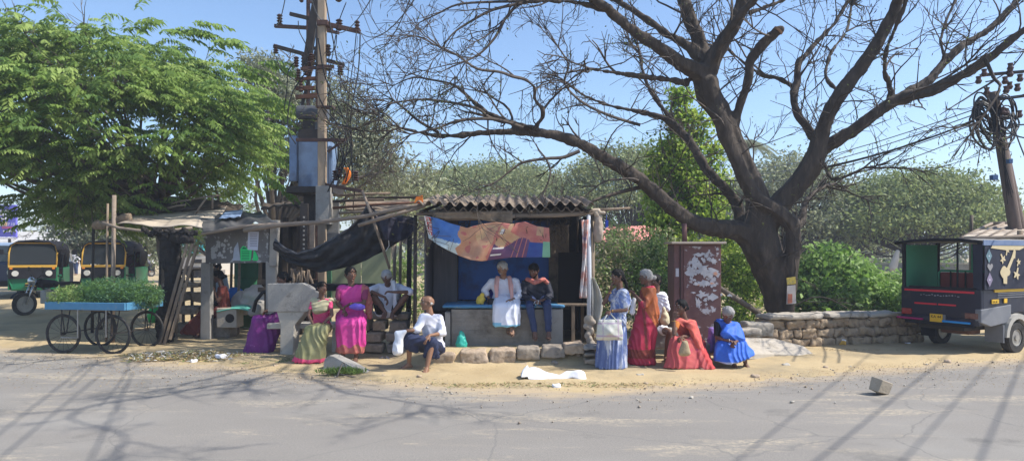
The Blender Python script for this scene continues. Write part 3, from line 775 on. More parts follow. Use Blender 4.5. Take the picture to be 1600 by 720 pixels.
# things inside the shack
for i, (px, py, Y, d, mt, lb) in enumerate((
        (290, 445, 14.0, (.95, .35, .10), m_stoneg, 'flat top slab of the stone seat inside the shack'), (282, 463, 14.0, (.4, .35, .2), m_stoneg, 'left block under the stone seat in the shack'),
        (318, 464, 14.2, (.4, .35, .22), m_stone, 'right block under the stone seat in the shack'), (285, 484, 13.8, (.75, .35, .16), m_stoneg, 'long low block beneath the shack seat'),
        (280, 512, 13.9, (.35, .3, .2), m_stoneg, 'dark rough block on the shack floor'), (262, 500, 13.6, (.28, .25, .3), m_stone, 'upright tan block beside the leaning planks'))):
    c = P(px, py, Y); tag(rock('seat_stone', c, d, mt, rz=.1 * i - .2, seed=30 + i), lb, 'stone', 'stones inside the shack')
c = P(357, 494, 13.4)
jg = thing('metal_box_stove', 'pale tin stove box with a round black hole beside the post', 'stove', (c.x, 13.4, 0))
MB().box((c.x, 13.5, c.z - .03), (.42, .34, .38), jit=.02).build('box', M('cream_tin', (.45, .40, .33), (.33, .28, .22), s=5, rough=.7, bump=.2), jg, bevel=.02)
MB().disc((c.x + .06, 13.325, c.z - .03), (0, 1, 0), .09, .02, 18).build('stove_hole', m_dark, jg)
def f(u, v):
    a = P(338 + 52 * u, 487 - 12 * math.sin(u * 1.9) + 10 * u, 13.3); return a + Vector((0, .38 * v, .05 * v * math.sin(u * 3)))
tag(cloth('green_plastic_lid', f, 20, 6, M('sea_green_plastic', (.10, .42, .33), (.14, .48, .38), s=3, rough=.4, bump=.1), th=.02), 'curved sea green plastic lid lying over the tin stove', 'lid')
m_pap = M('pale_sack', (.52, .50, .47), (.40, .38, .36), s=5, rough=.85, bump=.3)
for i, (px, py, Y, r, mt, lb) in enumerate(((398, 462, 13.9, .24, m_pap, 'big pale sack slumped behind the notice board post'), (378, 468, 14.1, .2, m_pap, 'smaller pale sack beside the blue sack'), (368, 459, 14.3, .16, M('blue_sack', (.02, .16, .55), rough=.6, bump=.3), 'bright blue sack behind the tin stove'),
                                        (405, 478, 13.4, .13, m_conc, 'grey sack lying low behind the bench'))):
    c = P(px, py, Y); o = blob('sack', [[(c, r), (c + Vector((.1, .05, -r * .8)), r * .9), (c + Vector((-.12, 0, -r * .8)), r * .8)]], mt, vox=.02, disp=lambda co, no: np.array([noise.noise(Vector(p) * 8) * .04 for p in co]))
    tag(o, lb, 'sack', 'sacks heaped inside the shack')
jr = thing('green_water_drum', 'dark green drum standing in the shade behind the notice board', 'drum', (P(387, 0, 15).x, 15, 0))
MB().tube([(P(387, 0, 15).x, 15, .1), (P(387, 0, 15).x, 15, 1.9)], .28, 16).build('drum_body', M('dark_green_drum', (.02, .11, .05), rough=.5, bump=.1), jr, smooth=True)
for z in (.6, 1.2, 1.9): MB().ring((P(387, 0, 15).x, 15, z), (0, 0, 1), .285, .015, 18, 6).build('drum_rim', M('dark_green_drum', (0, 0, 0)), jr)
c = P(243, 492, 13.6)
o = thing('green_watering_can', 'bright green plastic pot behind the vegetable cart', 'pot', (c.x, 13.6, 0))
MB().tube([c + Vector((0, 0, -.15)), c, c + Vector((0, 0, .12)), c + Vector((0, 0, .2))], [.12, .16, .13, .06], 14).build('pot_body', M('bright_green_plastic', (.02, .38, .07), rough=.35, bump=0), o, smooth=True)
MB().ring(c + Vector((.0, 0, .2)), (0, 0, 1), .06, .012).build('rim', M('bright_green_plastic', (0, 0, 0)), o)
tag(MB().tube([P(396, 487, 12.9), P(400, 470, 12.9), P(410, 457, 12.9), P(423, 452, 12.9)], .035, 8).build('rubber_hose', m_cable, smooth=True), 'curved black rubber hose behind the concrete bench slab', 'hose')
c = P(318, 430, 14.8)
o = thing('dark_stool', 'small dark table standing at the back of the shack', 'table', (c.x, 14.8, .1)); MB().box((c.x - .1, 14.8, 1.38), (.6, .5, .04)).build('table_top', m_woodd, o)
for (dx, dy) in ((-.35, -.2), (.15, -.2), (-.35, .2), (.15, .2)): MB().box((c.x + dx, 14.8 + dy, .7), (.05, .05, 1.3)).build('leg', m_woodd, o)

# ------------------------------------------------------------------ concrete bench
bn = thing('concrete_bench', 'old concrete bench with a tall cut-corner slab and a plank seat', 'bench', (-3.4, 11.3, 0))
poly = [(417, 443), (473, 442), (483, 447), (506, 464), (480, 487), (418, 487)]
MB().prism([P(a, b2, 11.25) for a, b2 in poly], (.03, .10, 0)).build('bench_slab', m_conc, bn, bevel=.012)
MB().prism([P(a, b2, 11.27) for a, b2 in [(432, 486), (478, 486), (460, 508), (457, 558), (437, 558), (438, 508)]], (.05, .16, 0)).build('leg', m_concl, bn, bevel=.012)
MB().box((P(478, 0, 11.55).x, 11.62, .50), (1.3, .36, .09), jit=.01).build('seat', m_concl, bn, bevel=.012)
MB().box((P(528, 0, 11.7).x, 11.7, .23), (.14, .3, .46), jit=.01).build('leg', m_concl, bn, bevel=.012)
mk = MB().prism([P(502, 586, 9.88), P(507, 560, 9.95), P(514, 555, 9.9), P(522, 556, 9.9), P(548, 568, 9.75), P(582, 588, 9.5), P(575, 591, 9.5)], (.05, .16, 0)).build('fallen_slab', m_conc, bevel=.015)
tag(mk, 'wedge shaped broken concrete slab lying at the road edge', 'slab')

# stones under the squatting man
random.seed(31)
for i, (px, py, w, h, Y, mt) in enumerate(((602, 494, .82, .11, 11.6, m_stoneg), (569, 509, .17, .17, 11.55, m_stone), (592, 509, .24, .18, 11.5, m_stone), (622, 511, .34, .2, 11.5, m_stoneg), (584, 527, .30, .17, 11.45, m_stone), (615, 527, .3, .16, 11.45, m_stoneg), (640, 525, .26, .2, 11.5, m_stoneg), (580, 544, .42, .15, 11.4, m_stone), (622, 545, .42, .16, 11.4, m_stoneg))):
    c = P(px, py, Y); c.y += .2
    o = rock('pile_stone', c, (w, .42, h), mt, rz=random.uniform(-.05, .05), seed=50 + i, rough=.018, vox=.018)
    tag(o, ['wide flat grey slab topping the stone pile the squatting man sits on', 'small left block in the top course under the flat slab', 'middle block in the top course under the flat slab', 'right block in the top course under the flat slab', 'left block in the middle course of the stone pile', 'centre block in the middle course of the stone pile', 'right end block of the stone pile beside the old man', 'left bottom stone of the pile behind the sandals', 'right bottom stone of the pile behind the sandals'][i], 'stone', 'stones piled under the squatting man')
# ------------------------------------------------------------------ transformer on its two poles
tf = thing('pole_transformer', 'electricity transformer on two tall poles with crossarms, insulators and tangled cables', 'transformer', (P(495, 0, 13.8).x, 13.8, 0))
m_polec = M('brown_concrete_pole', (.30, .22, .15), (.40, .31, .22), s=3, stretch=(2, 2, .6), bump=.3, bs=20)
m_iron = M('dark_red_iron', (.07, .035, .03), (.12, .07, .055), s=6, bump=.15, rough=.7)
m_tank = M('blue_grey_tank', (.13, .20, .33), (.19, .27, .40), s=2, rough=.45, bump=.08, c3=(.09, .10, .13), s3=2.5, t3=.6, w3=.15)
m_insul = M('brown_insulator', (.05, .03, .025), (.09, .05, .04), s=8, rough=.3, bump=0)
YA, YB = 13.4, 14.3
def bx(px0, py0, px1, py1, Y, dy, name, mat, parent=tf, **k):
    a, c = P(px0, py0, Y), P(px1, py1, Y)
    return MB().box(((a.x + c.x) / 2, Y + dy / 2, (a.z + c.z) / 2), (abs(c.x - a.x), dy, abs(a.z - c.z))).build(name, mat, parent, bevel=.006, **k)
def bar(a, c, w, h, name, mat, parent=tf):
    a = Vector(a); c = Vector(c); d = c - a; rot = d.to_track_quat('X', 'Z').to_matrix()
    return MB().box((a + c) / 2, (d.length, w, h), rot=rot).build(name, mat, parent, bevel=.004)
a = P(503.5, 0, YA)
MB().box((a.x, YA, 3.9), (.15, .15, 7.8)).build('pole', m_polec, tf, bevel=.012)
mb = MB()
pb0, pb1 = P(489, 345, YB), P(488, -60, YB)
# lattice second pole: two channels with cross ties
for dx in (-.10, .10): mb.box((pb0.x + dx, YB, 3.75), (.05, .13, 7.5))
for k in range(22):
    z = .5 + k * .33; mb.box((pb0.x, YB - .07, z), (.2, .02, .07))
mb.build('lattice_pole', m_iron, tf, bevel=.003)
# leaning dark rail between the poles near the top
bar(P(478, 110, 13.9), P(498, -20, 13.9), .10, .16, 'brace', m_blackm)
bar(P(472, 165, 13.9), P(500, 55, 13.9), .05, .06, 'brace', m_blackm)
for (x0, y0, x1, y1, Y, w, mt) in ((429, 41, 520, 46, 14.4, .07, m_iron), (497, 35, 563, 50, 13.35, .08, m_iron), (453, 22, 512, 36, 13.9, .07, m_blackm), (428, 72, 538, 102, 14.2, .075, m_blackm),
                                   (470, 108, 522, 104, 13.3, .06, m_iron), (462, 124, 500, 122, 13.9, .06, m_rust), (462, 138, 498, 138, 13.9, .08, m_rust), (462, 152, 498, 150, 13.9, .08, m_rust), (505, 47, 530, 52, 14.2, .06, m_iron)):
    bar(P(x0, y0, Y), P(x1, y1, Y), w, w, 'crossarm', mt)
bx(494, 101, 514, 106, 13.28, .24, 'clamp', m_blackm); bx(495, 31, 512, 39, 13.28, .24, 'clamp', m_iron)
bx(493, 165, 520, 168, 13.28, .2, 'clamp', m_iron)
def insul(px, py, Y, h=.28, r=.06, n=4, up=True):
    c = P(px, py, Y); mb = MB(); path = [c + Vector((0, 0, h * i / (2 * n))) for i in range(2 * n + 1)]
    mb.tube(path, [r * (1 if i % 2 else .5) for i in range(2 * n + 1)], 9); return mb.build('insulator', m_insul, tf, smooth=False)
for (px, py, Y) in ((437, 40, 14.4), (431, 84, 14.2), (463, 105, 13.9), (474, 104, 13.9), (486, 98, 13.8), (466, 124, 13.8), (478, 118, 13.8), (470, 144, 13.8), (484, 112, 13.6), (530, 48, 13.4), (558, 52, 13.35), (532, 118, 13.6), (471, 4, 14.0), (529, 3, 13.6), (513, 88, 13.4)):
    insul(px, py, Y, h=random.uniform(.18, .26), r=random.uniform(.05, .075))
# conservator drum
c0, c1 = P(465, 176, 13.9), P(511, 177, 13.9)
MB().tube([c0, c0 + Vector((.02, 0, 0)), c1, c1 + Vector((.02, 0, 0))], [.13, .15, .15, .13], 20).build('oil_drum', M('dark_grey_paint', (.05, .055, .065), (.10, .105, .115), s=3, rough=.45, bump=.1), tf, smooth=False)
bx(473, 188, 492, 205, 13.8, .3, 'tank_neck', m_blackm)
bx(466, 202, 500, 222, 13.75, .55, 'tank_top', m_blackm)
bx(466, 218, 512, 292, 13.65, .75, 'tank', m_tank)
for k in range(5): bx(452 + k * .2, 212, 463, 283, 13.5 + k * .16, .08, 'radiator_fin', m_tank)
for k in range(4): bx(513, 228, 518, 286, 13.5 + k * .16, .08, 'radiator_fin', m_tank)
bx(463, 217, 466.5, 286, 13.7, .5, 'tank_rib', m_blackm)
bx(462, 216, 540, 221, 13.3, .07, 'band_rail', m_iron); bar(P(536, 221, 13.35), P(512, 237, 13.4), .04, .04, 'brace', m_iron)
bx(447, 291, 520, 301, 13.5, .9, 'platform_channel', m_blackm)
bar(P(505, 288, 13.4), P(566, 299, 13.2), .06, .07, 'crossarm', m_iron)
bx(493, 290, 514, 350, 13.3, .3, 'pole_foot', m_conc); bx(474, 300, 492, 352, 13.9, .3, 'pole_foot', m_blackm)
bx(508, 312, 529, 375, 13.6, .1, 'fuse_board', m_conc)
mb = MB()
bp = thing('punched_steel_post', 'punched dark steel post standing below the transformer platform', 'post', (P(474, 0, 12.9).x, 12.9, 0))
bx(469, 318, 481, 395, 12.9, .06, 'channel', m_blackm, bp)
for k in range(8): bx(473, 338 + k * 7, 476, 341 + k * 7, 12.893, .01, 'punch_mark', m_conc, bp)
tag(bx(483, 345, 491, 395, 12.95, .06, 'timber_post', m_log, None), 'short pale timber post beside the punched steel post', 'post')
random.seed(6)
for (px, py) in ((530, 278), (556, 283), (541, 286), (524, 282)):
    insul(px, py, 13.3, .2, .07)
of = thing('orange_cloth', 'orange cloth tied to the fuse insulators beside the transformer', 'cloth', P(541, 285, 13.25))
cloth('cloth_strip', lambda u, v: P(537 + 7 * u + 4 * math.sin(v * 4), 262 + 26 * v, 13.2) + Vector((0, .03 * math.sin(u * 6 + v * 5), 0)), 6, 12, M('orange_cloth', (0, 0, 0)), of, th=.01)
# cables
def cable(pts, r, name, lb, Y=13.3, mat=None, parent=None, cat='cable', grp=None, sub=6):
    pp = [Vector(p) if len(p) == 3 and isinstance(p, Vector) else P(p[0], p[1], p[2] if len(p) > 2 else Y) for p in pts]
    path = catmull(pp, sub)
    o = MB().tube(path, r, 5).build(name, mat or m_cable, parent, smooth=True)
    if parent is None: tag(o, lb, cat, grp)
    return o
def catmull(pts, sub=6):
    out = []
    for i in range(len(pts) - 1):
        p0 = pts[max(0, i - 1)]; p1 = pts[i]; p2 = pts[i + 1]; p3 = pts[min(len(pts) - 1, i + 2)]
        for k in range(sub):
            t = k / sub
            out.append(.5 * ((2 * p1) + (p2 - p0) * t + (2 * p0 - 5 * p1 + 4 * p2 - p3) * t * t + (3 * p1 - p0 - 3 * p2 + p3) * t ** 3))
    out.append(pts[-1]); return out
for i, pts in enumerate((
        [(557, 50), (553, 90), (546, 140), (541, 200), (534, 260), (525, 292)], [(541, 4), (528, 40), (519, 90), (512, 130), (516, 170), (524, 230), (529, 280)],
        [(494, 35), (495, 80), (494, 130), (502, 160), (520, 185), (535, 200), (543, 222), (538, 255), (531, 275)], [(500, 165), (515, 190), (530, 215), (536, 240), (545, 262), (560, 284)],
        [(531, 120), (534, 150), (543, 165), (556, 172)], [(526, 55), (524, 75), (514, 90), (516, 130), (512, 165)], [(466, 33), (468, 50), (478, 70), (483, 88)],
        [(431, 88), (440, 110), (455, 122), (464, 128)], [(463, 95), (451, 110), (448, 140), (444, 170)], [(514, 130), (520, 175), (528, 200), (534, 225)],
        [(510, 205), (522, 215), (529, 235), (526, 260), (520, 290)], [(512, 210), (526, 222), (535, 245), (533, 280)], [(556, 290), (552, 320), (556, 340)], [(537, 290), (540, 310), (532, 330)], [(520, 292), (523, 320), (519, 345)],
        [(545, 105), (541, 140), (534, 150)])):
    cable(pts, .014 if i in (2, 10, 11) else .010, 'cable', None, Y=13.2 + .03 * i, parent=tf)
for i, pts in enumerate(([(509, 0), (520, 60), (535, 130), (552, 150), (566, 156)], [(497, 60), (508, 120), (530, 170), (546, 215), (552, 290)], [(480, 110), (455, 150), (450, 200), (462, 225)], [(563, 50), (560, 110), (548, 180), (550, 240), (540, 285)], [(515, 165), (540, 190), (549, 225), (530, 262), (512, 300)])):
    cable(pts, .013, 'cable', None, Y=13.0 + .04 * i, parent=tf)
# overhead lines leaving the transformer poles
def sag(a, b, s, n=10):
    return [a.lerp(b, k / n) - Vector((0, 0, s * 4 * (k / n) * (1 - k / n))) for k in range(n + 1)]
def wire(a, b, s, lb, r=.008, mat=None, name='overhead_wire'):
    o = MB().tube(sag(a, b, s), r, 5).build(name, mat or m_wire, smooth=True); tag(o, lb, 'wire', 'overhead wires'); return o
wire(P(560, 48, 13.3), P(660, -20, 7), .3, 'overhead wire sagging from the right crossarm tip towards the viewer')
wire(P(526, 52, 14), P(600, -40, 8), .2, 'overhead wire rising steeply right of the transformer poles')
wire(P(556, -10, 14), P(604, 105, 26), .1, 'straight slanting wire in the sky between transformer and tree')
wire(P(431, 40, 14.4), P(452, -40, 9), .2, 'short wire rising from the left crossarm tip')
wire(P(505, 30, 13.4), P(478, -40, 9), .2, 'short wire rising left between the two pole tops')
wire(P(563, 50, 13.3), P(640, 0, 9), .5, 'slack overhead wire looping from the right crossarm tip')
# ------------------------------------------------------------------ vegetation helpers
def leafmat(name, c, c2=None, tr=.42, rough=.55):
    return M(name, c, c2, s=1.2, rough=rough, bump=0, tr=tr, spec=.25)
def rot_from(d, roll):
    """d (n,3) unit, returns bases x(along) y z"""
    up = np.array([0, 0, 1.0]); y = np.cross(up, d); ln = np.linalg.norm(y, axis=1, keepdims=True); y = np.where(ln > 1e-4, y / np.maximum(ln, 1e-4), [1, 0, 0])
    z = np.cross(d, y); c = np.cos(roll)[:, None]; s = np.sin(roll)[:, None]
    return d, y * c + z * s, z * c - y * s
def leaves(pos, d, L, W, roll, fold=.0):
    x, y, z = rot_from(d, roll); n = len(pos); L = L[:, None]; W = W[:, None]
    a = pos; b = pos + x * L * .45 + y * W * .5; c = pos + x * L - z * L * .12; e = pos + x * L * .45 - y * W * .5
    V = np.stack([a, b, c, e], 1).reshape(-1, 3); Fq = np.arange(n * 4).reshape(n, 4)
    return V, Fq
def unit(n, zb=0.0):
    v = rng.normal(size=(n, 3)); v[:, 2] += zb; return v / np.linalg.norm(v, axis=1, keepdims=True)
def leafcloud(name, lobes, size, mats, parent=None, elong=2.0, droop=-.3, shell=.45, clump=0, csz=.3, origin=None):
    """lobes: (centre, (rx,ry,rz), n)"""
    Ps = []; MI = []
    for c, r, n in lobes:
        if clump:
            k = max(1, n // clump)
            u = unit(k) * (rng.random((k, 1)) ** shell); cc = u * np.array(r) + np.array(c)
            p = np.repeat(cc, clump, 0) + rng.normal(size=(k * clump, 3)) * csz * np.array([1, 1, .5])
            mi = np.repeat(rng.integers(0, len(mats), k), clump)
        else:
            u = unit(n) * (rng.random((n, 1)) ** shell); p = u * np.array(r) + np.array(c); mi = rng.integers(0, len(mats), n)
        Ps.append(p); MI.append(mi)
    p = np.concatenate(Ps); mi = np.concatenate(MI); n = len(p)
    p[:, 2] = np.maximum(p[:, 2], .03)
    d = unit(n, droop); L = size * rng.uniform(.6, 1.3, n); W = L / elong
    V, Fq = leaves(p, d, L, W, rng.uniform(-1.2, 1.2, n))
    return npmesh(name, V, Fq, mats, mi, parent, origin=origin)
def lobe(px, py, rp, Y, ry=None, rz=None, n=1000):
    c = P(px, py, Y); r = rp / F * Y; return ((c.x, c.y, c.z), (r, ry or r, rz or r), n)
m_bark = M('grey_bark', (.10, .08, .062), (.18, .15, .12), s=3, bump=.6, bs=14, stretch=(3, 3, .7))
m_barkd = M('dark_bark', (.034, .027, .022), (.095, .073, .056), s=3, bump=.8, bs=16, stretch=(3, 3, .8), c3=(.11, .085, .065), s3=3, t3=.64, w3=.08)
m_twig = M('twig', (.045, .036, .03), (.09, .07, .055), s=3, bump=0)
m_twigp = M('pale_twig', (.17, .145, .12), (.10, .085, .07), s=3, bump=0)

class Tw:                                   # thin branches: many small tubes in one mesh
    def __init__(s, n=3): s.V = []; s.F = []; s.n = n; s.k = 0; s.tips = []
    def tube(s, pts, r0, r1):
        n = s.n; m = len(pts); pts = np.asarray(pts, dtype=float)
        d = np.gradient(pts, axis=0); d /= np.maximum(np.linalg.norm(d, axis=1, keepdims=True), 1e-9)
        ref = np.array([.31, .17, .93]); x = np.cross(d, ref); x /= np.maximum(np.linalg.norm(x, axis=1, keepdims=True), 1e-6); y = np.cross(d, x)
        r = np.linspace(r0, r1, m)[:, None]; rings = []
        for k in range(n):
            a = 2 * math.pi * k / n; rings.append(pts + x * r * math.cos(a) + y * r * math.sin(a))
        V = np.stack(rings, 1).reshape(-1, 3); i = np.arange(m - 1)[:, None] * n; k = np.arange(n)[None, :]; k2 = (k + 1) % n
        Fq = np.stack([i + k, i + k2, i + n + k2, i + n + k], -1).reshape(-1, 4) + s.k
        s.V.append(V); s.F.append(Fq); s.k += len(V)
    def grow(s, p, d, r, L, lvl, up=.0, curl=.35, kids=4, spread=.9, rmin=.004):
        seg = max(3, int(L / .16)); st = L / seg; pts = [p]; d = d / np.linalg.norm(d); ds = [d]
        cv = rng.normal(size=3) * curl * .35
        for i in range(seg):
            d = d + cv * .25 + rng.normal(size=3) * curl * .28 + np.array([0, 0, up * .1]); d /= np.linalg.norm(d)
            pts.append(pts[-1] + d * st); ds.append(d)
        s.tube(pts, r, max(rmin, r * .35))
        if lvl <= 0: s.tips.append((pts[-1], d)); return
        for k in range(kids):
            i = int(rng.uniform(.2, 1.0) * seg); q = pts[i]; dd = ds[i] + rng.normal(size=3) * spread * .75
            s.grow(q, dd, max(rmin, r * .55), L * rng.uniform(.35, .65), lvl - 1, up, curl, kids, spread, rmin)
    def build(s, name, mat, parent): return npmesh(name, np.concatenate(s.V), np.concatenate(s.F), mat, None, parent)

# ------------------------------------------------------------------ the big bare rain tree
tree = thing('rain_tree', 'huge black-barked leafless rain tree spreading over the kiosk and low wall', 'tree', (P(1205, 0, 13.6).x, 13.6, 0))
LIMBS = [  # (points (px, py, width)), depth at start, depth at end
    ([(1222, 522, 50), (1220, 492, 46), (1214, 460, 54), (1206, 430, 60), (1197, 402, 68), (1188, 378, 72), (1186, 352, 62), (1186, 330, 50), (1180, 300, 44), (1165, 265, 40), (1148, 225, 38), (1128, 180, 40), (1108, 150, 46), (1100, 118, 48)], 13.6, 13.2),
    ([(1230, 515, 24), (1233, 470, 20), (1236, 420, 28), (1240, 380, 30), (1236, 350, 30), (1212, 328, 30), (1185, 312, 28), (1165, 282, 26), (1150, 250, 26), (1134, 210, 28), (1120, 170, 30), (1108, 130, 36)], 13.3, 13.0),
    ([(1100, 118, 40), (1062, 98, 28), (1040, 82, 24), (1010, 62, 20), (985, 45, 18), (955, 20, 16), (925, -6, 14), (890, -34, 10)], 13.1, 12.0),
    ([(1098, 92, 24), (1072, 70, 18), (1046, 56, 14), (1011, 31, 12), (972, 6, 10), (930, -20, 8)], 13.2, 13.6),
    ([(1104, 110, 36), (1094, 70, 26), (1080, 35, 24), (1068, 0, 22), (1055, -50, 18)], 13.2, 13.6),
    ([(1106, 112, 36), (1122, 80, 32), (1140, 50, 28), (1155, 22, 26), (1163, -10, 24), (1170, -70, 18)], 13.1, 12.6),
    ([(1146, 210, 16), (1150, 190, 14), (1157, 160, 14), (1169, 128, 15), (1173, 95, 17), (1192, 70, 19), (1208, 55, 18), (1219, 46, 15)], 13.3, 12.7),
    ([(1190, 360, 52), (1212, 326, 44), (1240, 295, 40), (1262, 268, 40), (1276, 240, 36), (1288, 195, 26), (1310, 150, 24), (1344, 106, 23), (1368, 72, 22), (1385, 40, 20), (1402, 5, 18), (1420, -50, 14)], 13.5, 12.4),
    ([(1270, 245, 32), (1296, 226, 28), (1330, 206, 26), (1360, 184, 25), (1395, 160, 22), (1428, 148, 20), (1460, 140, 18), (1490, 125, 18), (1520, 108, 17), (1550, 88, 16), (1580, 62, 14), (1625, 30, 12)], 13.4, 11.6),
    ([(1385, 166, 16), (1415, 146, 15), (1448, 128, 15), (1470, 104, 14), (1497, 76, 14), (1520, 62, 13), (1548, 44, 12), (1575, 18, 11), (1600, -12, 10)], 13.2, 13.8),
    ([(1276, 222, 16), (1262, 200, 15), (1247, 180, 14), (1240, 152, 13), (1246, 125, 12), (1248, 100, 11), (1262, 82, 10), (1280, 62, 9), (1306, 34, 8), (1330, -8, 7)], 13.6, 14.6),
    ([(1243, 138, 9), (1215, 122, 8), (1192, 118, 7), (1165, 100, 6), (1140, 80, 5)], 14.2, 15),
    ([(1388, 164, 10), (1392, 140, 10), (1382, 112, 9), (1384, 85, 8), (1396, 50, 8), (1412, 12, 7), (1418, -20, 6)], 13.1, 12.0),
    ([(1180, 380, 52), (1157, 362, 40), (1130, 358, 34), (1105, 354, 32), (1078, 344, 30), (1050, 325, 29), (1028, 305, 28), (1004, 284, 26), (978, 266, 24), (950, 250, 22), (920, 232, 20), (890, 218, 18), (860, 210, 16), (825, 206, 14), (790, 206, 12), (750, 208, 10), (712, 212, 9), (680, 212, 8), (650, 206, 6), (625, 200, 4)], 13.5, 11.4),
    ([(835, 202, 9), (846, 185, 8), (848, 172, 8), (836, 156, 7), (835, 137, 7), (820, 125, 6), (800, 120, 6), (780, 113, 5), (745, 108, 5), (716, 88, 4), (688, 74, 3)], 11.8, 10.8),
    ([(838, 201, 10), (808, 194, 9), (780, 186, 9), (755, 171, 8), (738, 158, 6), (712, 135, 5), (678, 126, 4), (645, 122, 3), (615, 134, 2)], 11.9, 12.3),
    ([(817, 200, 7), (780, 188, 6), (745, 186, 6), (711, 190, 5), (684, 200, 4), (642, 210, 3)], 11.8, 10.9),
    ([(789, 192, 7), (764, 184, 7), (745, 170, 6), (700, 160, 5), (655, 156, 4), (612, 162, 3)], 11.8, 11.3),
    ([(686, 208, 6), (655, 190, 5), (634, 172, 4), (614, 156, 3)], 11.5, 11.9),
    ([(905, 236, 7), (880, 246, 6), (853, 248, 6), (817, 254, 5), (798, 266, 4), (775, 284, 3), (752, 294, 2)], 12.0, 11.0),
    ([(853, 248, 4), (860, 272, 3), (850, 300, 3), (842, 310, 2)], 11.9, 11.3),
    ([(1010, 290, 8), (985, 296, 7), (955, 304, 6), (925, 314, 5), (900, 322, 4)], 13, 12),
    ([(1160, 352, 22), (1150, 318, 19), (1130, 292, 17), (1108, 270, 16), (1092, 245, 15), (1078, 222, 14), (1060, 202, 13), (1039, 186, 12), (1015, 178, 9), (985, 172, 7), (950, 164, 6), (914, 150, 5), (885, 130, 4)], 13.7, 15.2),
    ([(1064, 206, 9), (1048, 185, 8), (1030, 162, 8), (1014, 138, 7), (1004, 110, 6), (1000, 84, 5)], 14.5, 15.4),
    ([(1072, 130, 14), (1040, 124, 10), (1004, 120, 9), (962, 114, 7), (922, 108, 5)], 13.2, 12.2),
    ([(1000, 196, 6), (960, 184, 7), (922, 168, 6), (899, 152, 5), (882, 130, 5), (888, 102, 4), (872, 74, 3)], 14.8, 14.2),
    ([(960, 22, 9), (910, 6, 8), (871, 2, 7), (817, 5, 6), (790, 28, 5), (775, 56, 5), (752, 82, 4), (728, 96, 3)], 12.3, 11.2),
    ([(820, 5, 6), (770, 16, 5), (735, 34, 4), (708, 52, 3), (690, 76, 2)], 11.8, 10.9),
    ([(822, 3, 6), (765, 4, 5), (715, 8, 4), (684, 22, 3), (655, 36, 2)], 11.9, 12.2),
    ([(1540, 92, 7), (1552, 120, 6), (1562, 140, 5), (1530, 190, 4)], 11.9, 11.4),
    ([(1290, 260, 8), (1300, 280, 7), (1322, 275, 5), (1350, 262, 4)], 13.3, 12.4),
    ([(1455, 128, 8), (1475, 95, 6), (1470, 60, 5), (1484, 20, 4), (1500, -10, 4)], 13.3, 14.2),
    ([(1315, 145, 8), (1290, 120, 7), (1300, 80, 6), (1322, 50, 5), (1330, 10, 4)], 13.2, 14.6),
    ([(1172, 20, 10), (1200, 10, 8), (1235, -6, 7), (1270, -30, 6)], 12.9, 13.5),
    ([(1215, 395, 22), (1250, 345, 15), (1262, 310, 9), (1290, 290, 6)], 13.9, 15.5),
]
hull_sets = []; twg = Tw(3); limb_paths = []
for pts, Y0, Y1 in LIMBS:
    n = len(pts); w3 = []
    for i, (px, py, w) in enumerate(pts):
        Y = Y0 + (Y1 - Y0) * i / (n - 1); p = P(px, py, Y); w3.append((p, (.88 if w > 24 else 1) * w / 2 / F * Y))
    path = catmull([p for p, r in w3], 4); rad = []
    for i in range(len(path)):
        t = i / 4; k = min(int(t), n - 2); rad.append(w3[k][1] * (1 - (t - k)) + w3[k + 1][1] * (t - k))
    limb_paths.append((path, rad))
# the near half of the crown, above and in front of the picture: its branches shade the road
def free_limb(a, b, r0, r1, bend=1.0, n=9):
    a = Vector(a); b = Vector(b); s = []
    off = Vector((random.uniform(-1, 1), random.uniform(-1, 1), random.uniform(.2, 1))) * bend
    for i in range(n):
        t = i / (n - 1); p = a.lerp(b, t) + off * math.sin(t * math.pi) * .6 + Vector([random.uniform(-.12, .12) for _ in range(3)]); s.append(p)
    path = catmull(s, 3); limb_paths.append((path, [r0 + (r1 - r0) * i / (len(path) - 1) for i in range(len(path))])); return path
random.seed(17)
fa = free_limb(P(1163, -10, 12.7), (3.6, 8.0, 8.8), .08, .03); free_limb(P(1160, -5, 12.8), (.8, 10.2, 8.8), .08, .03); free_limb(P(1105, 100, 13), (5.2, 9.0, 8.6), .09, .03)
free_limb(fa[12], (1.9, 7.6, 7.8), .055, .02); free_limb(fa[16], (5.8, 6.6, 8.2), .055, .02); free_limb(fa[-1], (3.2, 5.2, 8.2), .035, .015)
free_limb(P(1402, 5, 12.4), (8.2, 9.2, 9.0), .08, .03); free_limb(P(955, 20, 12.2), (-1.6, 9.2, 8.0), .08, .03)
for path, rad in limb_paths:
    if max(rad) > .05:
        st = 1
        for i in range(0, len(path) - 1, st):
            if rad[i] > .035: hull_sets.append([(path[i], rad[i]), (path[i + 1], rad[i + 1])])
            else: twg.tube([np.array(path[i]), np.array(path[i + 1])], rad[i], rad[i + 1])
    else: twg.tube([np.array(p) for p in path], rad[0], max(.012, rad[-1]))
# root flare
for a in range(6):
    d = Vector((math.cos(a * 1.05), math.sin(a * 1.05), 0)); b0 = P(1222, 0, 13.6); b0.z = .1
    hull_sets.append([(Vector((b0.x, b0.y, .45)) + d * .08, .17), (Vector((b0.x, b0.y, .0)) + d * .34, .10)])
def barkd(co, no):
    return np.array([noise.noise(Vector((p[0] * 7, p[1] * 7, p[2] * 2.2))) * .028 + noise.noise(Vector((p[0] * 18, p[1] * 18, p[2] * 7))) * .012 for p in co])
blob('trunk', hull_sets, m_barkd, tree, vox=.028, smooth=2, disp=barkd, n=1)
m_cut = M('cut_wood', (.34, .20, .11), (.24, .13, .08), s=8, bump=.3)
c = P(1216, 48, 12.7); MB().disc(c, P(1219, 44, 12.7) - P(1208, 56, 12.75), .10, .04, 14).build('cut_face', m_cut, tree)
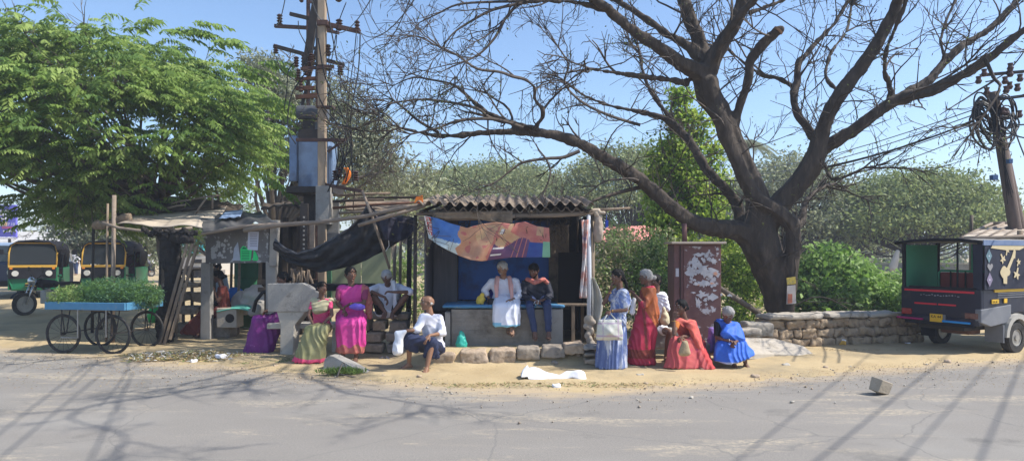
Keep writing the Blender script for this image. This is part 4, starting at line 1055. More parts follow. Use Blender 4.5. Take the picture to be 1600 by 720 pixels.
# twigs
for li, (path, rad) in enumerate(limb_paths):
    acc = rng.uniform(0, .3)
    for i in range(1, len(path)):
        seg = (path[i] - path[i - 1]); acc += seg.length
        if rad[i] > .19: continue
        step = .44 if rad[i] > .07 else .42
        while acc > step:
            acc -= step
            p = np.array(path[i]); d = np.array(seg.normalized()) * .7 + rng.normal(size=3) * .75; d[2] += .25
            L = rng.uniform(.7, 1.7) if rad[i] > .05 else rng.uniform(.5, 1.2)
            twg.grow(p, d, min(rad[i] * .6, .018) if rng.random() < .8 else min(rad[i] * .7, .03), L, 2, up=.3, curl=.55, kids=3, spread=1.0, rmin=.004)
    if rad[-1] < .06:
        for _ in range(4): twg.grow(np.array(path[-1]), np.array((path[-1] - path[-2]).normalized()) + rng.normal(size=3) * .4, rad[-1] * .8, rng.uniform(.8, 1.4), 2, curl=.5, rmin=.0042)
twg.build('branches', m_twig, tree)
# seed pods and the few remaining leaflets
tips = np.array([t[0] for t in twg.tips]); tips = tips[rng.random(len(tips)) < .50]
n = len(tips); d = unit(n, -2.2); V, Fq = leaves(tips, d, rng.uniform(.06, .15, n), rng.uniform(.012, .022, n), rng.uniform(-3, 3, n))
npmesh('seed_pods', V, Fq, M('dark_pod', (.05, .04, .03), (.12, .10, .06), s=9, bump=0), None, tree)
tips2 = np.array([t[0] for t in twg.tips]); w = np.array([noise.noise(Vector(p) * .8) for p in tips2]); tips2 = tips2[(w > .12)]
tips2 = np.repeat(tips2, 2, 0) + rng.normal(size=(len(tips2) * 2, 3)) * .07; n = len(tips2)
V, Fq = leaves(tips2, unit(n, -.5), rng.uniform(.03, .07, n), rng.uniform(.015, .03, n), rng.uniform(-3, 3, n))
npmesh('leaflets', V, Fq, leafmat('rain_leaf', (.16, .19, .05), (.10, .13, .04)), None, tree)
print('twig tips', len(twg.tips))
# paper notice on the trunk
pn = thing('trunk_notice', 'small torn red and yellow notice nailed to the tree trunk', 'notice', P(1236, 475, 13.05))
MB().prism([P(1230, 446, 13.03), P(1243, 445, 13.03), P(1244, 474, 13.03), P(1229, 475, 13.03)], (0, .012, 0)).build('paper', M('faded_paper', (.55, .50, .45), (.45, .40, .38), s=9), pn)
MB().prism([P(1229, 434, 13.03), P(1243, 432, 13.03), P(1244, 443, 13.03), P(1230, 445, 13.03)], (0, .012, 0)).build('yellow_strip', M('yellow_paper', (.55, .42, .08), (.35, .28, .1), s=20, w2=.05), pn)
MB().prism([P(1231, 459, 13.015), P(1238, 459, 13.015), P(1238, 473, 13.015), P(1231, 474, 13.015)], (0, .008, 0)).build('red_patch', M('faded_red_paper', (.48, .13, .08), (.4, .2, .12), s=9), pn)

# ------------------------------------------------------------------ dense feather-leaved tree on the left
g1 = leafmat('leaf_green', (.17, .27, .05), (.23, .33, .08)); g2 = leafmat('leaf_dark', (.10, .18, .04), (.14, .23, .055)); g3 = leafmat('leaf_light', (.27, .38, .09), (.34, .43, .13))
lt = thing('feathery_leaf_tree', 'dense bright green tree with drooping feather leaves over the left shack', 'tree', (P(268, 0, 16.5).x, 16.5, .1))
C = np.array(P(130, 205, 16.2)); RR = np.array([4.45, 3.6, 2.25])
lob = []
rl = np.random.default_rng(5)
while len(lob) < 190:
    u = rl.normal(size=3); u /= np.linalg.norm(u); r = rl.uniform(.35, 1) ** .35
    p = C + u * RR * r
    if p[1] > C[1] + 1.8: continue
    sx = 800 + p[0] / p[1] * F; sy = HY - (p[2] - CH) / p[1] * F
    if sx < 75 and sy > 262 or (sx > 368): continue
    if sx > 372 and sy < 120 and rl.random() < .8: continue
    lob.append((p, u))
Pn = []; Dn = []; Sc = []; Mi = []
for p, u in lob:
    k = rl.integers(24, 40); out = np.array([u[0], u[1], 0]); out /= max(np.linalg.norm(out), .1)
    q = p + rl.normal(size=(k, 3)) * np.array([.50, .50, .17]); d = out * .9 + rl.normal(size=(k, 3)) * .65; d[:, 2] = rl.uniform(-.25, .35, k) + max(0, u[2]) * .2
    Pn.append(q); Dn.append(d / np.linalg.norm(d, axis=1, keepdims=True)); Sc.append(rl.uniform(.38, .72, k))
    Mi.append(rl.choice([0, 1, 2], k, p=[.5, .25, .25]))
# long wands sticking out of the top right
for (px, py, Y, dx, dz) in ((385, 100, 14.5, 1, .1), (350, 108, 14.4, 1, .12), (415, 105, 14.6, 1, .05), (330, 62, 15, 1, .25), (300, 45, 15, 1, .15), (285, 50, 15, 1, .2), (400, 150, 14.3, 1, .0), (425, 175, 14.3, 1, -.1), (60, 50, 14.5, 1, .2), (20, 55, 14, -1, .2), (195, 42, 15, .6, .3), (215, 35, 15, .8, .4), (120, 60, 15, 1, .3), (260, 55, 15, 1, .2), (430, 235, 14.4, 1, -.2), (425, 280, 14.3, 1, -.3)):
    k = 4; Pn.append(np.array(P(px, py, Y))[None] + rl.normal(size=(k, 3)) * .12); d = np.tile([dx, -.25, dz], (k, 1)) + rl.normal(size=(k, 3)) * .12
    Dn.append(d / np.linalg.norm(d, axis=1, keepdims=True)); Sc.append(rl.uniform(.6, .9, k)); Mi.append(np.zeros(k, int))
Pn = np.concatenate(Pn); Dn = np.concatenate(Dn); Sc = np.concatenate(Sc); Mi = np.concatenate(Mi)
NL = 10
x, y, z = rot_from(Dn, rl.uniform(-.3, .3, len(Pn)))
LP = []; LD = []; LM = []; LS = []
for i in range(NL):
    t = (i + .8) / NL; base = Pn + x * (Sc * t)[:, None] + np.array([0, 0, -1.0]) * (Sc * .38 * t * t)[:, None]
    for sgn in (-1, 1):
        LP.append(base); dd = y * sgn * .8 + x * .45 + np.array([0, 0, -.75]); dd += rl.normal(size=dd.shape) * .18; LD.append(dd / np.linalg.norm(dd, axis=1, keepdims=True)); LM.append(Mi); LS.append(Sc * (.27 if 0 < i < NL - 2 else .2))
LP = np.concatenate(LP); LD = np.concatenate(LD); LM = np.concatenate(LM); LS = np.concatenate(LS)
V, Fq = leaves(LP, LD, LS * rl.uniform(.8, 1.1, len(LS)), LS * .36, rl.uniform(-.5, .5, len(LS)))
npmesh('crown', V, Fq, [g1, g2, g3], LM, lt)
tw = Tw(5); b0 = np.array([P(268, 0, 16.5).x, 16.5, .1]); top = np.array([b0[0] - .2, 16.3, 3.1])
hs = [[(b0, .30), ((b0 + top) / 2 + [.08, 0, 0], .23)], [((b0 + top) / 2 + [.08, 0, 0], .23), (top, .21)]]
for (p, u) in lob[::2]:
    a = top + (np.array(p) - top) * .5 + rl.normal(size=3) * .25 + [0, 0, -.25]
    pts = catmull([Vector(top), Vector(a), Vector(p)], 5); tw.tube([np.array(q) for q in pts], .07, .012)
    for _ in range(3): tw.grow(np.array(p), np.array(u) + rl.normal(size=3) * .5, .012, .7, 1, curl=.4, kids=3)
blob('trunk', hs, m_bark, lt, vox=.03, disp=barkd, n=2); tw.build('branches', m_bark, lt)
print('fronds', len(Pn))

# ------------------------------------------------------------------ trees behind
def limbtree(name, label, base, lobes, size, mats, trunk_r=.2, clump=0, csz=.3, shell=.45, elong=2.0, droop=-.3, fork=None, bark=None, twl=.012, fine=0, group=None, cat='tree'):
    t = thing(name, label, cat, base, 0, group)
    leafcloud('crown', lobes, size, mats, t, elong, droop, shell, clump, csz)
    tw = Tw(6); b = np.array(base, dtype=float); fk = b + (np.array(fork) if fork is not None else np.array([0, 0, 2.0]))
    tw.tube(catmull_np([b, (b + fk) / 2 + rng.normal(size=3) * .1, fk], 4), trunk_r * 1.2, trunk_r * .8)
    for c, r, n in lobes:
        for _ in range(3):
            e = np.array(c) + unit(1)[0] * np.array(r) * .8; mid = fk + (e - fk) * .5 + rng.normal(size=3) * .08 * np.linalg.norm(e - fk)
            tw.tube(catmull_np([fk, mid, e], 5), trunk_r * .42, twl)
            for _ in range(fine): tw.grow(mid + (e - mid) * rng.random(), (e - fk) / np.linalg.norm(e - fk) + rng.normal(size=3) * .5, twl * 1.2, np.mean(r) * .9, 2, curl=.5, rmin=twl * .5)
    tw.build('trunk', bark or m_bark, t)
    return t
def catmull_np(pts, s): return [np.array(q) for q in catmull([Vector(p) for p in pts], s)]
o1 = leafmat('olive_leaf', (.24, .29, .10), (.30, .34, .14), tr=.3); o2 = leafmat('olive_leaf_dark', (.14, .185, .065), (.19, .23, .095), tr=.3); o3 = leafmat('olive_leaf_pale', (.30, .33, .15), (.34, .36, .19), tr=.3)
gy1 = leafmat('greygreen_leaf', (.27, .30, .18), (.34, .35, .24), tr=.3); gy2 = leafmat('greygreen_dark', (.18, .21, .12), (.23, .25, .16), tr=.3)
limbtree('gum_tree', 'thin-leaved grey green tree with pale trunk rising behind the transformer', tuple(P(425, 0, 22).to_2d()) + (.25,), [
    lobe(425, 125, 45, 22, n=2400), lobe(455, 160, 45, 22, n=2400), lobe(400, 190, 45, 22.5, n=2400), lobe(520, 165, 52, 22, n=2800), lobe(575, 210, 46, 22, n=2400), lobe(545, 250, 54, 22, n=2400), lobe(600, 262, 46, 22, n=2200), lobe(480, 225, 50, 23, n=2200), lobe(440, 250, 38, 22, n=1200), lobe(398, 105, 26, 22, n=1000)],
    .17, [gy1, gy2, gy1], trunk_r=.22, clump=9, csz=.22, shell=.6, elong=3.2, droop=-.8, fork=(.1, 0, 1.9), fine=4, twl=.014)
limbtree('bare_grey_tree', 'sparse greyish tree with twiggy crown between transformer and far dome trees', tuple(P(610, 0, 27).to_2d()) + (.3,), [
    lobe(600, 300, 45, 27, n=1500), lobe(650, 290, 42, 28, n=1400), lobe(560, 310, 40, 26, n=1200), lobe(640, 330, 50, 27, n=1300)], .2, [o3, gy1], trunk_r=.14, clump=8, csz=.3, fine=6, elong=2.2, twl=.014)
limbtree('grey_bush_tree', 'dusty grey green tree behind the auto rickshaws', tuple(P(130, 0, 26).to_2d()) + (.3,), [
    lobe(110, 345, 42, 26, n=1500), lobe(150, 320, 40, 26, n=1200), lobe(185, 360, 45, 25, n=1500), lobe(235, 375, 40, 25, n=1300), lobe(145, 375, 40, 26, n=1300)], .2, [gy1, gy2], trunk_r=.18, clump=10, csz=.25, elong=2.4, fine=2, fork=(0, 0, 1.2))
limbtree('roadside_tree', 'dark green tree filling the gap above the shack floor', tuple(P(330, 0, 33).to_2d()) + (.3,), [
    lobe(315, 350, 40, 33, n=1200), lobe(360, 330, 45, 33, n=1200), lobe(290, 372, 28, 33, n=900)], .25, [g2, gy2], trunk_r=.2, clump=10, csz=.3, fine=1, fork=(0, 0, 1.2))
def dome(cx, top, hw, bot, Y, name, label, n=30000, mats=(o1, o2, o3), size=.20, gap=.5):
    """umbrella-shaped rain tree"""
    c = P(cx, bot, Y); r = hw / F * Y; h = (bot - top) / F * Y; lobes = []
    k = 0; rr = np.random.default_rng(int(cx))
    for ring, cnt in ((0, 1), (.38, 6), (.70, 11), (.93, 15)):
        for i in range(cnt):
            a = 2 * math.pi * (i + rr.random() * .6) / max(1, cnt); q = (c.x + math.cos(a) * r * ring, Y + math.sin(a) * r * ring * .8, c.z + h * (math.sqrt(max(0, 1 - ring ** 2)) * .86 - .02 * rr.random()) - .03 * h)
            lobes.append((q, (r * .23, r * .23, h * .16), n // 33))
    g = gz(c.x, Y)
    return limbtree(name, label, (c.x, Y, g), lobes, size, list(mats), trunk_r=r * .028, clump=12, csz=size * 3, shell=.6, droop=-.1, fork=(0, 0, max(1.2, (c.z - g) * .55)), fine=1, twl=.02, bark=m_barkd)
dome(772, 250, 148, 345, 48, 'umbrella_tree', 'broad low dome-crowned tree rising behind the corrugated kiosk roof', n=50000)
dome(985, 222, 110, 345, 40, 'umbrella_tree', 'dome-crowned tree behind the creeper-covered trunk', n=26000)
dome(1232, 232, 105, 395, 36, 'umbrella_tree', 'greyish dome-crowned tree seen through the fork of the black rain tree', n=22000, mats=(gy1, gy2, o3))
dome(1432, 264, 128, 382, 34, 'umbrella_tree', 'wide dome-crowned tree standing clear between the black tree and cable pole', n=40000, mats=(o1, o2, leafmat('dome_green', (.24, .31, .10), (.30, .36, .14))))
dome(640, 285, 120, 350, 62, 'umbrella_tree', 'distant dome-crowned tree left of the kiosk roof, partly behind the bare grey tree', n=9000, size=.25)
dome(1100, 262, 120, 360, 55, 'umbrella_tree', 'distant dome-crowned tree directly behind the red metal pillar', n=5000, size=.25)
dome(1330, 315, 90, 400, 45, 'umbrella_tree', 'lower distant dome-crowned tree just right of the black trunk', n=9000, size=.22)
# far wood closing the horizon
lob = []
for i in range(70):
    x = -150 + 300 * i / 69 + rng.uniform(-2, 2); lob.append(((x, 92 + rng.uniform(-6, 6), 2.0), (5, 4, rng.uniform(2, 3.6)), 420))
tag(leafcloud('far_woods', lob, .9, [o1, o2, gy1], None, 1.6, 0, .5, clump=6, csz=.8), 'far line of low scrubby woods closing the horizon', 'woods', kind='stuff')
# palm
pt = thing('palm_tree', 'distant palm showing its fronds left of the fork of the black tree', 'palm', (P(1163, 0, 44).x, 44, .3))
tp_ = P(1163, 222, 44); MB().tube([(tp_.x + .3, 44, .3), (tp_.x + .1, 44, 4), tp_], [.22, .16, .13], 8).build('trunk', m_bark, pt, smooth=True)
Vs = []; Ds = []; Ls = []
for k in range(18):
    a = k * 2.4; d = np.array([math.cos(a), math.sin(a), rng.uniform(-.1, .7)]); d /= np.linalg.norm(d); L = 2.0
    for i in range(22):
        t = (i + 1) / 22; b = np.array(tp_) + d * L * t + np.array([0, 0, -1]) * L * .6 * t * t
        for s in (-1, 1):
            sd_ = np.cross(d, [0, 0, 1]) * s + d * .4 + np.array([0, 0, -.6]); Vs.append(b); Ds.append(sd_ / np.linalg.norm(sd_)); Ls.append(.55)
V, Fq = leaves(np.array(Vs), np.array(Ds), np.array(Ls), np.array(Ls) * .12, np.zeros(len(Ls))); npmesh('fronds', V, Fq, gy2, None, pt)
# creeper-covered trunk
v1 = leafmat('creeper_leaf', (.25, .40, .05), (.32, .47, .08)); v2 = leafmat('creeper_dark', (.08, .16, .03), (.11, .20, .04)); v3 = leafmat('creeper_light', (.38, .50, .07), (.44, .55, .10))
limbtree('creeper_tree', 'tall trunk smothered in bright green creeper behind the red metal pillar', (P(1068, 0, 17).x, 17, .1), [
    lobe(1062, 150, 16, 17, n=700), lobe(1066, 185, 24, 17, n=1000), lobe(1060, 225, 32, 17, n=1500), lobe(1075, 265, 42, 17, n=1900), lobe(1035, 270, 26, 17, n=900), lobe(1072, 310, 45, 17, n=1900), lobe(1040, 345, 36, 17, n=1400), lobe(1100, 335, 36, 17, n=1300), lobe(1060, 385, 50, 17, n=1900), lobe(1112, 235, 22, 17, n=500, rz=.9), lobe(1026, 250, 15, 17, n=500, rz=1.0), lobe(1100, 190, 12, 17, n=300, rz=.6), lobe(1020, 310, 14, 17, n=500, rz=.9), lobe(1126, 300, 16, 17, n=500, rz=.9)],
    .11, [v1, v3, v3, v2], trunk_r=.2, clump=14, csz=.13, shell=.75, elong=1.6, droop=-.6, fork=(0, 0, 3.4))
# shrubs
def shrub(name, label, lobes, size, mats, elong=1.8, clump=10, csz=.12, droop=.1, stems=True, group='shrubs behind the kiosk and wall'):
    c = lobes[0][0]; t = thing(name, label, 'shrub', (c[0], c[1], gz(c[0], c[1])), 0, group)
    leafcloud('foliage', lobes, size, mats, t, elong, droop, .6, clump, csz)
    tw = Tw(4)
    for c, r, n in lobes:
        for _ in range(5):
            e = np.array(c) + unit(1, .5)[0] * np.array(r) * .8; b = np.array([c[0] + rng.normal() * .2, c[1] + rng.normal() * .2, 0]); tw.tube(catmull_np([b, (b + e) / 2 + rng.normal(size=3) * .1, e], 4), .015, .004)
    tw.build('stems', m_twigp, t); return t
s1 = leafmat('scrub_pale', (.34, .41, .17), (.42, .46, .24)); s2 = leafmat('scrub_green', (.17, .29, .06), (.24, .36, .10)); s3 = leafmat('scrub_dark', (.08, .15, .04), (.11, .18, .06)); s4 = leafmat('scrub_straw', (.34, .30, .17), (.40, .36, .22))
b1 = leafmat('bright_leaf', (.20, .36, .06), (.27, .44, .09)); b2_ = leafmat('bright_leaf_light', (.27, .42, .12), (.33, .46, .16))
shrub('scrub_bush', 'pale dusty scrub bush just right of the kiosk corner', [lobe(955, 400, 36, 14.8, n=1600), lobe(940, 440, 36, 14.5, n=1500), lobe(975, 380, 30, 15.5, n=1100), lobe(950, 490, 42, 14.3, n=1200)], .085, [s1, s2, s4])
shrub('scrub_bush', 'green leafed scrub bush behind the two standing women', [lobe(1000, 430, 38, 14.6, n=1700), lobe(1030, 400, 36, 14.8, n=1500), lobe(1020, 470, 42, 14.3, n=1500), lobe(1042, 440, 30, 14, n=1000)], .09, [s2, s2, s1, s3])
shrub('scrub_bush', 'straw coloured dry scrub beneath the red roofed house', [lobe(990, 395, 28, 17, n=900), lobe(960, 365, 22, 17.5, n=700), lobe(1030, 375, 26, 16.5, n=800)], .085, [s4, s1, s2])
shrub('creeper_bush', 'yellow green sunlit creeper bush between red pillar and black trunk', [lobe(1150, 410, 34, 15, n=2000), lobe(1165, 450, 36, 14.6, n=2000), lobe(1140, 375, 26, 15.5, n=1000), lobe(1150, 490, 38, 14.3, n=1500), lobe(1120, 430, 24, 15.2, n=700)], .085, [v1, v3, v3, v2], droop=-.5)
shrub('broadleaf_bush', 'bright green broadleaf bush directly right of the black trunk', [lobe(1275, 420, 34, 15.4, n=1500), lobe(1262, 460, 34, 15, n=1400), lobe(1300, 400, 20, 16, n=700), lobe(1290, 480, 34, 14.6, n=900)], .14, [b1, b2_, s2, s3], elong=1.7, clump=8, csz=.17)
shrub('broadleaf_bush', 'bright green broadleaf bush in the middle behind the low wall', [lobe(1325, 435, 34, 15.4, n=1500), lobe(1320, 475, 36, 14.8, n=1400), lobe(1345, 425, 20, 16, n=600)], .14, [b1, b2_, s2], elong=1.7, clump=8, csz=.17)
shrub('broadleaf_bush', 'low bright green bush behind the wall beside the passenger vehicle', [lobe(1370, 465, 34, 15.2, n=1400), lobe(1395, 475, 32, 14.8, n=1300), lobe(1365, 445, 20, 16, n=500)], .12, [b1, b2_, s2], elong=1.7, clump=8, csz=.15)
shrub('round_bush', 'dark rounded bush near the grey compound wall', [lobe(1402, 440, 20, 24, n=1500), lobe(1420, 445, 20, 24, n=1200)], .1, [s2, b1], clump=8, csz=.12)
shrub('scrub_bush', 'low weeds seen through the gap left of the kiosk', [lobe(632, 425, 30, 17, n=1200), lobe(600, 430, 30, 18, n=900), lobe(640, 470, 36, 16, n=900)], .09, [s2, s1])
shrub('grass_clump', 'tuft of short green grass at the foot of the broken slab', [((P(535, 588, 9.6).x, 9.55, .03), (.36, .12, .03), 1100)], .085, [leafmat('grass_green', (.14, .23, .05), (.22, .32, .09))], elong=7, clump=0, droop=1.6, stems=False, group=None)
# ------------------------------------------------------------------ far left buildings, billboard, lamp
bb = thing('billboard', 'blue advertising billboard with white script lines at the far left edge', 'billboard', (P(5, 0, 40).x, 40, .3))
a, c = P(-45, 320, 40), P(26, 373, 40)
MB().box(((a.x + c.x) / 2, 40, (a.z + c.z) / 2), (c.x - a.x, .15, a.z - c.z)).build('panel', M('billboard_blue', (.12, .11, .50), (.15, .14, .56), s=.6, rough=.6, bump=0), bb)
for px in (-35, 15): MB().tube([(P(px, 0, 40.2).x, 40.2, .3), (P(px, 0, 40.2).x, 40.2, a.z)], .08, 8).build('post', m_blackm, bb)
m_wp = M('white_paint', (.75, .75, .78), rough=.6, bump=0)
def text(name, s, size, loc, mat, parent=None, rot=(R(90), 0, 0), ext=.002, align='LEFT'):
    cu = bpy.data.curves.new('t', 'FONT'); cu.body = s; cu.size = size; cu.extrude = ext; cu.align_x = align; cu.resolution_u = 2
    ob = bpy.data.objects.new('t', cu); COL.objects.link(ob); bpy.context.view_layer.update()
    me = bpy.data.meshes.new_from_object(ob.evaluated_get(bpy.context.evaluated_depsgraph_get())); bpy.data.objects.remove(ob); bpy.data.curves.remove(cu)
    me.name = name; me.materials.clear(); me.materials.append(mat)
    o = bpy.data.objects.new(name, me); COL.objects.link(o); o.rotation_euler = rot
    o.location = Vector(loc) - (wloc(parent) if parent else Vector((0, 0, 0)))
    if parent: o.parent = parent
    return o
def squiggle(px0, px1, py, Y, r, parent, seed=0, name='script_line', mat=None):
    rr = random.Random(seed); x = px0; mb = MB()
    while x < px1:
        w = rr.uniform(1.2, 2.4); pts = [P(x + w * .5 + math.cos(t * 1.25) * w * .5, py + math.sin(t * 1.25) * rr.uniform(.6, 1.5), Y) for t in range(6)]
        mb.tube(pts, r, 4); x += w * 1.05
    mb.build(name, mat or m_wp, parent)
for (x0, x1, y, r, s) in ((-30, 15, 330, .035, 1), (-30, 24, 335.5, .035, 2), (2, 11, 341.5, .04, 3), (5, 24, 361, .018, 4), (-30, 24, 371.5, .02, 6)): squiggle(x0, x1, y, 39.9, r, bb, s)
a, c = P(-10, 346, 39.88), P(11, 353, 39.88)
MB().box(((a.x + c.x) / 2, 39.88, (a.z + c.z) / 2), (c.x - a.x, .03, a.z - c.z)).build('pale_block', M('cream_block', (.65, .58, .42), rough=.6, bump=0), bb)
q = P(2, 352.5, 39.85); text('lettering', 'NK', .26, q, M('orange_ink', (.55, .25, .08), bump=0), bb)
q = P(12, 352.5, 39.85); text('lettering', '7.10', .25, q, m_wp, bb)
a, c = P(3, 354, 39.9), P(22, 357, 39.9); MB().box(((a.x + c.x) / 2, 39.9, (a.z + c.z) / 2), (c.x - a.x, .03, a.z - c.z)).build('pink_strip', M('pink_ink', (.55, .12, .25), bump=0), bb)

lr = thing('long_roof_building', 'long low building with pale grey roof behind the auto rickshaws', 'building', (P(60, 0, 46).x, 48, .3))
a, c = P(-30, 378, 46), P(118, 424, 46)
MB().box(((a.x + c.x) / 2, 49, (a.z + .3) / 2), (c.x - a.x, 6, a.z - .3)).build('wall', M('far_wall', (.42, .38, .33), (.5, .46, .4), s=1), lr)
q0, q1, q2, q3 = P(-34, 379, 45.6), P(122, 379, 45.6), P(104, 364, 49), P(-34, 364, 49)
MB().prism([q0, q1, q2, q3], (0, .1, .1)).build('roof', M('pale_grey_roof', (.42, .40, .37), (.50, .48, .45), s=1.5), lr)
for px in (60, 80, 98): bx(px, 388, px + 8, 396, 45.93, .05, 'window', m_dark, lr)
lm = thing('street_lamp', 'thin street lamp with one long arm above the left rickshaw', 'street lamp', (P(76, 0, 55).x, 55, .3))
MB().tube([(P(76, 0, 55).x, 55, .3), P(76, 349, 55)], .07, 7).build('lamp_post', m_wire, lm)
MB().tube([P(82, 350, 55), P(76, 349, 55), P(62, 345, 55), P(52, 342.5, 55)], .05, 6).build('lamp_arm', m_wire, lm)
MB().box(P(51, 342.5, 55), (.7, .25, .12)).build('lamp_head', m_wire, lm)

sbld = thing('shop_building', 'pale roadside shop with teal signboard seen through the shack', 'building', (P(300, 0, 44).x, 45, .3))
a, c = P(262, 380, 44), P(352, 425, 44)
MB().box(((a.x + c.x) / 2, 46, (a.z + .3) / 2), (c.x - a.x, 4, a.z - .3)).build('wall', M('shop_wall', (.48, .42, .36), (.55, .5, .44), s=1), sbld)
bx(272, 374, 318, 396, 43.8, .15, 'signboard', M('teal_sign', (.04, .36, .38), (.06, .42, .42), s=2, rough=.5, bump=0), sbld)
squiggle(276, 298, 386, 43.7, .035, sbld, 12, 'sign_script'); squiggle(276, 296, 391, 43.7, .022, sbld, 13, 'sign_script')
bx(305, 402, 318, 424, 43.9, .1, 'door', M('shutter_grey', (.22, .22, .24), bump=.1), sbld)
bx(322, 400, 338, 412, 43.9, .1, 'window', m_dark, sbld)
tr = thing('pale_truck', 'pale lorry parked far behind the shack opening', 'truck', (P(312, 0, 38).x, 38, .3))
bx(297, 402, 324, 423, 38, 4.5, 'body', M('cream_paint', (.50, .47, .42), rough=.5, bump=.05), tr); bx(300, 405, 315, 411, 37.97, .04, 'windscreen', m_dark, tr); bx(299, 417, 320, 419, 37.95, .05, 'bumper', m_blackm, tr)
for px in (301, 318): q = P(px, 424, 38.2); MB().disc((q.x, 38.2, .3 + .38), (0, 1, 0), .38, .25, 16).build('wheel', m_blackm, tr)
cw = thing('compound_wall', 'plain grey compound wall far behind the low stone wall', 'wall', (P(1400, 0, 33).x, 33, .3))
a, c = P(1352, 413, 33), P(1700, 413, 33); MB().box(((a.x + c.x) / 2, 33, (a.z + .2) / 2), (c.x - a.x, .25, a.z - .2)).build('wall', m_conc, cw, bevel=.02)
MB().box(((a.x + c.x) / 2, 33, a.z + .04), (c.x - a.x + .1, .33, .08)).build('coping', m_concl, cw, bevel=.01)
o = thing('white_boulder', 'pale draped boulder in front of the dome tree trunk', 'boulder', P(1398, 412, 31)); c = P(1399, 405, 31)
blob('boulder', [[(c, .16), (c + Vector((.10, 0, .36)), .10), (c + Vector((-.12, 0, -.4)), .2)]], M('pale_drape', (.55, .52, .48), (.42, .38, .34), s=3), o, vox=.05)
# red roofed house behind the scrub
rh = thing('red_roof_house', 'small house with a faded red roof half hidden by scrub', 'house', (P(990, 0, 30).x, 31, .3))
a, c = P(935, 373, 29), P(1046, 420, 29)
MB().box(((a.x + c.x) / 2, 31, (a.z + .3) / 2), (c.x - a.x, 4, a.z - .3)).build('wall', M('house_wall', (.40, .36, .30), (.48, .44, .38), s=1), rh)
MB().prism([P(930, 378, 28.6), P(1052, 374, 28.6), P(1036, 354, 31), P(950, 357, 31)], (0, .1, .08)).build('roof', M('faded_red_roof', (.58, .20, .17), (.66, .27, .22), s=2, bump=.1), rh)
bx(1018, 378, 1030, 386, 28.95, .05, 'window', m_dark, rh)

# ------------------------------------------------------------------ auto rickshaws (built facing -Y at the origin)
m_yel = M('rickshaw_yellow', (.50, .28, .04), (.58, .36, .07), s=3, rough=.4, bump=.03); m_grn = M('rickshaw_green', (.01, .13, .06), (.015, .17, .08), s=3, rough=.35, bump=.03)
m_can = M('black_canopy', (.010, .010, .013), (.02, .02, .024), s=5, rough=.75, bump=.15, spec=.12); m_glass = M('dark_glass', (.03, .035, .04), rough=.08, bump=0, spec=.6)
m_tyre = M('tyre_rubber', (.02, .02, .02), (.06, .055, .05), s=9, rough=.9, bump=.2); m_rim = M('dusty_rim', (.28, .27, .25), (.4, .38, .34), s=7, rough=.5, metal=.4, bump=.05)
m_chrome = M('dull_chrome', (.55, .55, .55), rough=.25, metal=.9, bump=0)
def wheel(parent, c, r, t, axis=(1, 0, 0), rimr=.6, world=False):
    c = Vector(c); ax = Vector(axis).normalized(); w = MB(); n = 24
    prof = [(rimr * r, -.5), (.93 * r, -.5), (r, -.3), (r, .3), (.93 * r, .5), (rimr * r, .5)]
    x = ax.orthogonal().normalized(); y = ax.cross(x); vs = []
    for i in range(n):
        a = 2 * math.pi * i / n; d = x * math.cos(a) + y * math.sin(a)
        for pr, pt in prof: vs.append(c + d * pr + ax * (pt * t))
    k = len(prof); fs = [(i * k + j, i * k + (j + 1) % k, ((i + 1) % n) * k + (j + 1) % k, ((i + 1) % n) * k + j) for i in range(n) for j in range(k)]
    w.add(vs, fs); wo = w.build('wheel', m_tyre, parent, smooth=False, world=world)
    rm = MB(); rm.tube([c - ax * t * .35, c + ax * t * .35], rimr * r, 20); rm.tube([c - ax * t * .47, c + ax * t * .47], rimr * r * .32, 12); rm.ring(c + ax * t * .35, ax, rimr * r * .85, .012, 20, 5); rm.ring(c - ax * t * .35, ax, rimr * r * .85, .012, 20, 5)
    rm.build('rim', m_rim, wo, world=world)
    return wo
